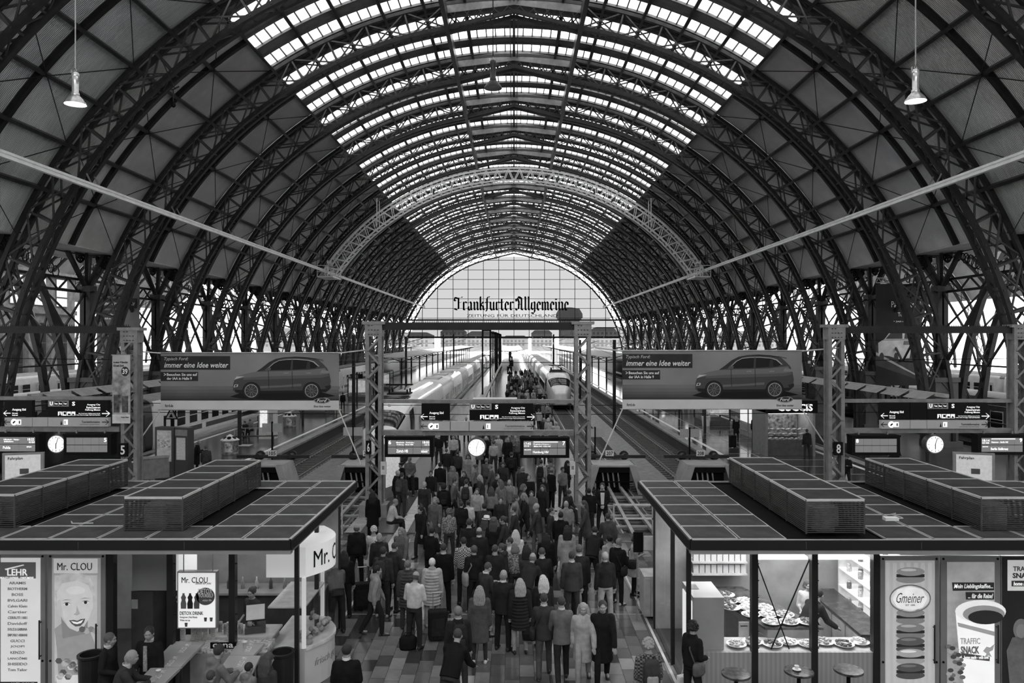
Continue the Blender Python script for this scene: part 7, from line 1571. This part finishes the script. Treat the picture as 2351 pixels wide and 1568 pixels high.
t = thing('water_tower', 'broad grey tower with a wide polygonal head on the horizon', 'tower', (X(1307, 600), 600, 0)); m = MB(); m.lathe([(8.2, -2), (8.2, 24)], (0, 0, 0), 8); m.build('shaft', M(.13, .9, 0, .2, .3), t); m = MB(); m.lathe([(8.2, 22), (10.6, 24.5), (10.4, 27.5), (8, 31.5), (2, 32.5)], (0, 0, 0), 8); m.build('head', M(.1, .9), t)
def canopy(x, w, y0, y1, lab):
    t = thing('platform_canopy', lab, 'canopy', (x, 0, 0), 0, 'white platform canopies beyond the hall'); n = int((y1 - y0) / 12)
    for k in range(n):
        a, b = y0 + k * 12, y0 + k * 12 + 11.7; m = MB(); m.rings([[(-w, y, 4.45), (-w * .5, y, 4.15), (0, y, 4.05), (w * .5, y, 4.15), (w, y, 4.45), (w, y, 4.6), (w * .5, y, 4.3), (0, y, 4.2), (-w * .5, y, 4.3), (-w, y, 4.6)] for y in (a, b)]); m.build('roof_section', M(.55, .5, 0, .05, .5), t)
        m = MB(); m.bar((0, a + 6, 0), (0, a + 6, 4.1), .25); m.bar((0, a + 6, 3.3), (w * .7, a + 6, 4.25), .12); m.bar((0, a + 6, 3.3), (-w * .7, a + 6, 4.25), .12); m.build('column', DARK, t)
canopy(-1.2, 3.4, 186, 340, 'white canopy over the platform between the two white trains'); canopy(-18.6, 3.6, 120, 330, 'white canopy over platform four and five beyond the hall'); canopy(15.8, 3.6, 124, 330, 'white canopy over platform eight and nine beyond the hall')
canopy(-42.5, 3.6, 140, 320, 'white canopy over the platform in the south side hall'); canopy(42.5, 3.6, 140, 320, 'white canopy over the platform in the north side hall')
for k, d in enumerate((97, 128, 140, 151, 161, 170, 178)):
    t = thing('portal_frame', 'black steel portal frame along the white train of track six, ' + ORD[k] + ' from the kiosks', 'frame', (-3.5, d, 0), 0, 'black portal frames on the platform')
    for s in (-.5, .5): m = MB(); m.box(s - .1, s + .1, -.12, .12, 0, 8.3); m.build('upright', BLACK, t)
    m = MB(); m.box(-.6, .6, -.12, .12, 8.1, 8.3); m.build('lintel', BLACK, t); m = MB(); m.bar((-.5, 0, 5), (.5, 0, 5), .1); m.bar((-.5, 0, 3.4), (.5, 0, 3.4), .1); m.build('rail', BLACK, t)
t = thing('long_seat_ledge', 'long sloping steel ledge along the platform beside the white train', 'ledge', (-2.6, 0, 0)); m = MB(); m.prism_x([(46, 1.9), (185, 1.9), (185, 2.05), (46, 2.05)], -.15, .15)
for k in range(28): m.bar((-.15 + .3 * (k % 2), 47 + k * 5, 0), (0, 47 + k * 5, 1.95), .06)
m.build('ledge', M(.2, .4, .3), t)
for i, (x, d, h) in enumerate(((-13.9, 66, 7.4), (-13.9, 98, 7.4), (8.7, 66, 7.0), (8.7, 100, 7.0), (-8.6 - 1.7, 130, 8), (7.3, 140, 8), (-13.9, 150, 8), (9, 175, 8))):
    t = thing('catenary_mast', 'thin dark mast with bracket beside the tracks, %s of its row' % ORD[i], 'mast', (x, d, 0), 0, 'catenary masts'); m = MB(); m.box(-.13, .13, -.13, .13, -.8, h); m.build('post', IRON_D, t); m = MB(); m.bar((0, 0, h - .8), (2.2, 0, h - .2), .07); m.bar((0, 0, h - 1.6), (2.2, 0, h - .8), .05); m.build('bracket', IRON_D, t)
for nm in ('six', 'seven', 'five', 'eight'):
    x = TR[nm]; t = thing('contact_wire', 'thin black contact wire above track ' + nm, 'wire', (x, 0, 0), 0, 'contact wires'); m = MB(); m.tube([(0, 40, 4.9), (0, 300, 4.9)], .018, 4); m.build('wire', BLACK, t); m = MB()
    m.tube([(0, 40 + k * 6.5, 6.1 - .75 * math.sin(math.pi * (k % 8) / 8)) for k in range(41)], .016, 4); m.build('messenger_wire', BLACK, t)
for k, (d, z) in enumerate(((33.5, 6.25), (33.6, 4.35), (33.6, 3.95), (52, 7.0), (75, 7.4), (110, 7.6))):
    t = thing('span_wire', 'thin black cross span wire over the tracks, %s from the gantries' % ORD[k], 'wire', (0, d, 0), 0, 'cross span wires'); m = MB(); m.tube([(-27 + 54 * q / 12, 0, z - .25 * math.sin(math.pi * q / 12)) for q in range(13)], .014, 4); m.build('wire', BLACK, t)
    m = MB()
    for x in (-16.5, -5.5, 2.7, 13): m.lathe([(.05, 0), (.07, .03), (.05, .06), (.07, .09), (.05, .12)], (x, 0, z - .3), 8)
    m.build('insulator', M(.5, .3), t)
# reflector rows beside the columns
for s, x, nm in ((1, 23.9, 'nine'), (-1, -26.75, 'four')):
    t = thing('reflector_row', 'row of pale slanted reflector shades on a beam beside track ' + nm, 'lighting', (x, 0, 3.95), 0, 'reflector rows'); m = MB(); m.box(-.12, .12, 42, 110, -.15, .05); m.build('beam', M(.45, .5), t)
    for k in range(24):
        for q in (-1, 1):
            m = MB(); a = 43 + k * 2.8; m.mesh([(q * .1, a, 0), (q * .75, a, -.35), (q * .75, a + 2.3, -.35), (q * .1, a + 2.3, 0), (q * .1, a, .03), (q * .75, a, -.32), (q * .75, a + 2.3, -.32), (q * .1, a + 2.3, .03)], [(0, 1, 2, 3), (7, 6, 5, 4), (0, 4, 5, 1), (1, 5, 6, 2), (2, 6, 7, 3), (3, 7, 4, 0)]); m.build('shade', M(.42, .5, 0, .15, 2), t)
    m = MB()
    for k in range(8): m.bar((0, 44 + k * 9, -4), (0, 44 + k * 9, 0), .12)
    m.build('support_post', DARK, t)
# ---------------------------------------------------------------- platform four and five
def bin_(px, py, lab):
    d = D(py); t = thing('litter_bin', lab, 'bin', (X(px, d), d, 0), .2, 'hexagonal litter bins'); m = MB(); m.lathe([(.48, 0), (.5, .05), (.5, .85)], (0, 0, 0), 6); m.build('bin_body', M(.3, .5, 0, .7, 4), t); m = MB(); m.lathe([(.56, .83), (.56, .88), (.05, 1.2)], (0, 0, 0), 6); lid_ = m.build('lid', M(.75, .4), t)
    for k in range(6):
        a = math.pi / 6 + k * math.pi / 3; m = MB(); m.lathe([(.13, 0), (.13, .03)], (0, 0, 0), 12); o = m.build('slot', BLACK, lid_, (.3 * math.cos(a), .3 * math.sin(a), 1.0)); o.rotation_euler = (0, .55, a)
        m = MB(); b0 = k * math.pi / 3; p0, p1 = (.505 * math.cos(b0 + .1), .505 * math.sin(b0 + .1)), (.505 * math.cos(b0 + .95), .505 * math.sin(b0 + .95)); m.face([(p0[0], p0[1], .15), (p1[0], p1[1], .15), (p1[0], p1[1], .75), (p0[0], p0[1], .75)]); m.build('picture_panel', M((.5, .2)[k % 2], .5, 0, .8, 5), t)
bin_(528, 1042, 'hexagonal litter bin with white pointed lid beside the lamp post of platform five'); bin_(665, 980, 'hexagonal litter bin with white pointed lid below the wide banner on platform five')
d = D(1098); t = thing('poster_pillar', 'dark poster pillar with framed advertisement and timetable side', 'poster pillar', (X(385, d), d, 0), -.25); m = MB(); m.box(-.55, .55, -.25, .25, 0, 2.6); m.box(.55, 1.35, -.2, .25, 0, 2.6); m.build('pillar_body', M(.06, .4, 0, .1, 2), t)
m = MB(); m.box(-.42, .42, -.27, -.25, .9, 2.45); f = m.build('poster_sheet', M(.3, .5, 0, .5, 3, 0, .15), t); write('Switched at Birth', -.35, .35, 2.2, 2.32, -.275, WHITE, f); write('NEU', -.15, .15, 2.08, 2.16, -.275, WHITE, f); m = MB(); m.box(-.36, -.02, -.28, -.27, 1.6, 2.0); m.box(.02, .36, -.28, -.27, 1.6, 2.0); m.build('photo_print', M(.5, .5, 0, .8, 12), f)
m = MB(); m.box(.68, 1.2, -.22, -.2, 1.0, 2.1); m.build('timetable', M(.6, .5, 0, .15, 14), t); m = MB(); m.box(.6, 1.3, -.21, -.195, 2.2, 2.5); m.build('head_strip', M(.25, .5), t)
d = 46; t = thing('lamp_post', 'dark post with triangular warning sign beside the poster pillar', 'post', (X(396, d), d, 0)); m = MB(); m.lathe([(.11, 0), (.11, 4.2)], (0, 0, 0), 12); m.build('post', BLACK, t); m = MB(); m.prism([(-.42, 2.2), (.42, 2.2), (0, 3.0)], -.16, -.13); q = m.build('warning_triangle', BLACK, t); m = MB(); m.prism([(-.3, 2.27), (.3, 2.27), (0, 2.83)], -.17, -.155); m.build('triangle_field', M(.35), q); m = MB(); m.prism([(-.12, 2.33), (.1, 2.33), (.02, 2.55), (-.04, 2.5)], -.18, -.165); m.build('figure', BLACK, q)
d = D(1022); t = thing('lamp_post', 'plain dark post beside the bench on platform five', 'post', (X(550, d), d, 0)); m = MB(); m.lathe([(.13, 0), (.13, 4.4)], (0, 0, 0), 12); m.build('post', DARK, t); m = MB(); m.box(-.5, .8, -.5, .3, 0, .02); m.build('foot_plate', LIGHT, t)
d = D(1016); t = thing('platform_bench', 'metal bench with wire backs on platform five', 'bench', (X(585, d), d, 0), .15); m = MB(); m.box(-1.5, 1.5, -.25, .25, .42, .46); m.build('seat', DARK, t)
for k in range(5): m = MB(); m.bar((-1.4 + k * .7, .25, .46), (-1.4 + k * .7, .4, .95), .04); m.build('back_rod', STEEL, t)
m = MB(); m.bar((-1.45, .4, .95), (1.45, .4, .95), .05); m.build('back_rail', STEEL, t)
for s in (-1.2, 1.2): m = MB(); m.box(s - .04, s + .04, -.2, .2, 0, .42); m.build('leg', DARK, t)
d = 54; t = thing('vending_machine', 'bright white vending machine on platform five behind the bench', 'vending machine', (X(616, d), d, 0)); m = MB(); m.box(-.55, .55, -.4, .4, 0, 2.7); m.build('cabinet', M(.65, .4, 0, .1, 2), t); m = MB(); m.box(-.45, .05, -.42, -.4, .8, 2.5); m.build('window', M(.8, .3, 0, .6, 8, 0, .4), t); m = MB(); m.box(.15, .45, -.42, -.4, 1.0, 1.8); m.build('keypad', M(.3), t)
d = 38; t = thing('glass_shelter', 'grey glazed barrier panel beside the poster pillar', 'barrier', (X(372, d), d, 0), .5); m = MB(); m.box(-.9, .9, -.03, .03, .1, 1.1); m.build('panel', M(.25, .2), t); m = MB(); m.box(-.95, .95, -.06, .06, 1.1, 1.22); m.box(-.95, -.87, -.05, .05, 0, 1.1); m.box(.87, .95, -.05, .05, 0, 1.1); m.build('frame', M(.4, .4, .3), t)
for k, (px, py, lab) in enumerate(((54, 1092, 'white notice board on posts behind the fruit drink kiosk roof'), (2235, 1094, 'glazed notice board on posts behind the confectionery kiosk roof'))):
    d = 29; t = thing('notice_board', lab, 'notice board', (X(px, d), d, 0), .25 if k == 0 else -.3); m = MB(); m.box(-.7, .7, -.06, .06, 1.5, 2.7); m.build('frame', M(.3, .4, .2), t); m = MB(); m.box(-.6, .6, -.075, -.06, 1.58, 2.62); s_ = m.build('sheet', M(.7, .5, 0, .1, 9, 0, .12), t); write('Fahrplan', -.5, 0, 2.42, 2.55, -.08, BLACK, s_); m = MB(); m.box(-.1, .2, -.085, -.075, 1.9, 2.1); m.build('picture_print', M(.1), s_)
    for s in (-.6, .6): m = MB(); m.box(s - .04, s + .04, -.04, .04, 0, 1.5); m.build('post', STEEL, t)
t = thing('parcel_trolley', 'stack of grey crates on a trolley behind the confectionery kiosk roof', 'trolley', (X(2272, 30.6), 31.5, 0), .3); m = MB(); m.box(-.5, .5, -.4, .4, .15, .25); m.build('deck', DARK, t)
for k in range(3): m = MB(); m.box(-.42, .42, -.35, .35, .26 + k * .68, .9 + k * .68); m.build('crate', M(.3, .5, 0, .1, 3), t)
for s in (-.4, .4): m = MB(); m.tube([(s, -.42, .1), (s, -.36, .1)], .1, 12); m.build('wheel', BLACK, t)
t = thing('luggage_cart', 'flat luggage cart with wheels on platform eight', 'cart', (X(2165, 36), 36, 0), .4); m = MB(); m.box(-.9, .9, -.4, .4, .4, .48); m.bar((.9, 0, .45), (1.3, 0, 1.1), .05); m.build('deck', M(.15), t)
for a in (-.7, .7):
    for b in (-.35, .35): m = MB(); m.tube([(a, b - .03, .2), (a, b + .03, .2)], .2, 14); m.build('wheel', BLACK, t)
t = thing('tilted_display_box', 'tilted black box with white striped edges on platform eight', 'box', (X(2086, 35.5), 35.5, .95), -.3); m = MB(); m.box(-.55, .55, -.1, .1, -.45, .45); o = m.build('panel', M(.05), t)
for k in range(6): m = MB(); m.box(-.5 + k * .18, -.4 + k * .18, -.12, -.1, -.42, -.1); m.build('stripe', M(.7), t)
for k in range(6): m = MB(); m.box(-.5 + k * .18, -.4 + k * .18, -.12, -.1, .3, .42); m.build('stripe', M(.7), t)
m = MB(); m.box(-.1, .1, 0, .2, -.95, -.4); m.build('stand', DARK, t); t.rotation_euler = (.2, .35, -.3)
# platform eight
d = D(1046); t = thing('snack_stall', 'lit snack stall with black fascia and filled counter on platform eight', 'stall', (X(1812, d), d, 0)); m = MB(); m.box(-1.5, -1.35, -.2, 2.4, 0, 3.3); m.box(1.35, 1.5, -.2, 2.4, 0, 3.3); m.box(-1.5, 1.5, 2.3, 2.4, 0, 3.3); m.build('frame', M(.22, .4, .2), t)
m = MB(); m.box(-1.5, 1.6, -.3, 2.4, 2.6, 3.35); f = m.build('fascia', BLACK, t); write('CUCCIS', -.8, 1.3, 2.72, 3.15, -.31, M(.85, .5, 0, 0, 1, 0, .5), f, .03)
m = MB(); m.box(-1.35, 1.35, 0, .6, 0, .95); m.build('counter', M(.1), t); m = MB()
for k in range(40): m.ell((-1.2 + (k * .37) % 2.4, .05 + (k * .21) % .5, 1.0 + .28 * (k % 3)), .12, .1, .06, 7, 5)
stuff(m.build('snack_display', M(.35, .5, 0, .9, 9), t)); m = MB(); m.box(-1.2, 1.2, .3, 2.0, 2.5, 2.58); m.build('ceiling_lamp', M(.9, .5, 0, 0, 1, 0, 2.2), t)
m = MB(); m.box(-1.3, 1.3, 2.2, 2.28, .9, 2.3); m.build('rear_shelf', M(.12, .5, 0, .9, 5), t)
for k in range(3):
    d = 50.5 - k * .9; t = thing('timetable_case', 'lit glass timetable case beside the snack stall, ' + ('far', 'middle', 'near')[k] + ' one of three', 'display case', (17.0 - .0 * k, 56 - k * 2.1, 0), 0, 'timetable cases'); m = MB(); m.box(-.08, .08, -.95, .95, 0, 2.6); m.build('frame', M(.3, .4, .2), t); m = MB(); m.box(-.1, -.08, -.85, .85, 1.0, 2.5); m.build('sheet', M(.7, .4, 0, .2, 4, 0, .45), t)
    for q in range(6): m = MB(); m.box(-.11, -.08, -.85, .85, .35 + q * .1, .4 + q * .1); m.build('slat', M(.4), t)
d = D(978); t = thing('planter', 'white round planter with a small bush on platform eight', 'planter', (X(1621, d), d, 0)); m = MB(); m.lathe([(.3, 0), (.36, .75), (.38, .8), (.34, .8)], (0, 0, 0), 18); m.build('pot', M(.7, .5), t); m = MB(); r = random.Random(2)
for k in range(90): a, b, c = r.gauss(0, .18), r.gauss(0, .18), r.uniform(.75, 1.4); m.face([(a, b, c), (a + r.uniform(-.1, .1), b + r.uniform(-.1, .1), c + .08), (a + r.uniform(-.1, .1), b + .05, c + r.uniform(-.05, .1))])
stuff(m.build('foliage', M(.08, .7), t))
for k, (x, y, w) in enumerate(((16.5, 62, 2.2), (16, 78, 2.4), (17, 96, 2.4), (-18.5, 70, 2.4), (-18, 88, 2.4), (-18.5, 106, 2.4))):
    t = thing('platform_hut', 'dark glazed waiting hut on platform %s, %s from the gantry' % ('eight' if x > 0 else 'five', ORD[k % 3]), 'hut', (x, y, 0), 0, 'waiting huts'); m = MB(); m.box(-w / 2, w / 2, 0, 3, 2.5, 2.7); m.build('hut_roof', M(.1), t); m = MB(); m.box(-w / 2, w / 2, 0, 3, 0, .4); m.build('hut_base', M(.1), t)
    for a in (-w / 2, w / 2):
        for b in (0, 3): m = MB(); m.box(a - .05, a + .05, b - .05, b + .05, .4, 2.5); m.build('post', DARK, t)
    m = MB(); m.box(-w / 2 + .1, w / 2 - .1, .02, .06, .9, 2.3); m.build('lit_panel', M(.5, .4, 0, .7, 2, 0, .25), t)
for k, (x, y) in enumerate(((12.7 + 1.6, 57), (15.2, 70), (14.4, 84), (-17.2, 62), (-16.5, 80), (-17.5, 95), (-20, 75))):
    t = thing('platform_post', 'slim dark sign post on platform %s, %s from the gantry' % ('eight' if x > 0 else 'five', ORD[k % 4]), 'post', (x, y, 0), 0, 'sign posts'); m = MB(); m.box(-.08, .08, -.08, .08, 0, 3.6); m.build('post', DARK, t); m = MB(); m.box(-.6, .6, -.05, .05, 2.9, 3.4); m.build('sign_panel', BLACK, t); m = MB(); m.box(-.5, .1, -.06, -.05, 3.0, 3.3); m.build('panel_print', M(.7), t)
# platform between the trains
d = 57; t = thing('platform_stall', 'white topped service stall on the platform between the two white trains', 'stall', (X(1135, d), d, 0)); m = MB(); m.box(-1.4, 1.4, -.4, .6, 0, 1.1); m.build('counter', M(.3), t); m = MB(); m.box(-1.6, 1.7, -.6, .9, 2.5, 2.62); m.build('canopy', M(.65, .5), t)
for s in (-1.4, 1.4): m = MB(); m.box(s - .04, s + .04, -.4, -.3, 1.1, 2.5); m.build('post', DARK, t)
for k, (px, py, d, s) in enumerate(((1170, 850, 76, 'A'), (1173, 824, 112, 'B'), (1174, 834, 95, ''))):
    t = thing('section_sign', 'black section sign %s above the throng between the trains' % ('with letter A', 'with letter B', 'with pale panel')[k], 'sign', (X(px, d), d, Z(py, d)), 0, 'section signs'); m = MB(); m.box(-.25, .25, -.1, .1, -.38, .38); m.build('panel', BLACK, t)
    if s: write(s, -.15, .15, -.2, .2, -.11, WHITE, t, .02)
    else: m = MB(); m.box(-1.1, -.25, -.1, .1, -.2, .2); m.build('pale_panel', M(.7), t)
    m = MB(); m.box(-.05, .05, -.05, .05, -Z(py, d), -.38); m.build('post', DARK, t)
d = 34; t = thing('timetable_stand', 'tall lit timetable stand beside the gantry post of platform six', 'notice board', (X(898, d), d, 0), 1.2); m = MB(); m.box(-.7, .7, -.08, .08, 0, 2.4); m.build('frame', M(.3, .4, .2), t); m = MB(); m.box(-.6, .6, -.1, -.08, .5, 2.2); m.build('sheet', M(.7, .4, 0, .3, 10, 0, .2), t); m = MB(); m.box(-.65, .65, -.11, -.08, 2.2, 2.38); m.build('head_strip', BLACK, t)
for x, lab in ((gx(884), 'six'), (gx(1313), 'seven')):
    t = thing('call_box', 'small white call box on the gantry post of platform ' + lab, 'device', (x, GD - .35, 1.95), 0, 'call boxes'); m = MB(); m.box(-.1, .1, -.08, .08, -.25, .25); m.build('case', M(.6, .4), t); m = MB(); m.box(-.05, .05, -.09, -.08, -.05, .1); m.build('grille', M(.2), t)
for x, lab in ((gx(862), 'six'), (gx(1352), 'seven')):
    t = thing('flexible_duct', 'dark ribbed cable duct running up behind the gantry post of platform ' + lab, 'duct', (x, GD + .42, 0), 0, 'cable ducts'); m = MB(); m.lathe([(.09 + .02 * (k % 2), k * .1) for k in range(62)], (0, 0, 0), 10); m.build('ribbed_pipe', BLACK, t)
t = thing('corner_notice', 'white notice and switch strip on the glass corner of the confectionery kiosk', 'notice', (3.36, 19.0, 0)); m = MB(); m.box(-.12, .12, -.02, .02, 1.75, 2.1); m.build('sheet', M(.7), t); m = MB(); m.box(-.38, -.14, -.03, .03, 1.7, 2.2); m.build('switch_box', BLACK, t); m = MB(); m.box(-.3, -.28, -.02, .02, 0, 1.7); m.build('post', STEEL, t)
t = thing('planter_box', 'pale ribbed counter block behind the glass corner of the confectionery kiosk', 'counter', (3.62, 19.3, 0)); m = MB(); m.box(-.35, 1.1, -.2, .5, .05, 1.05)
for k in range(8): m.box(-.33 + k * .18, -.2 + k * .18, -.225, -.2, .1, 1.0)
m.build('body', M(.5, .5), t)
# ----------------------------------------------------------------
bpy.data.scenes.remove(BENCH)
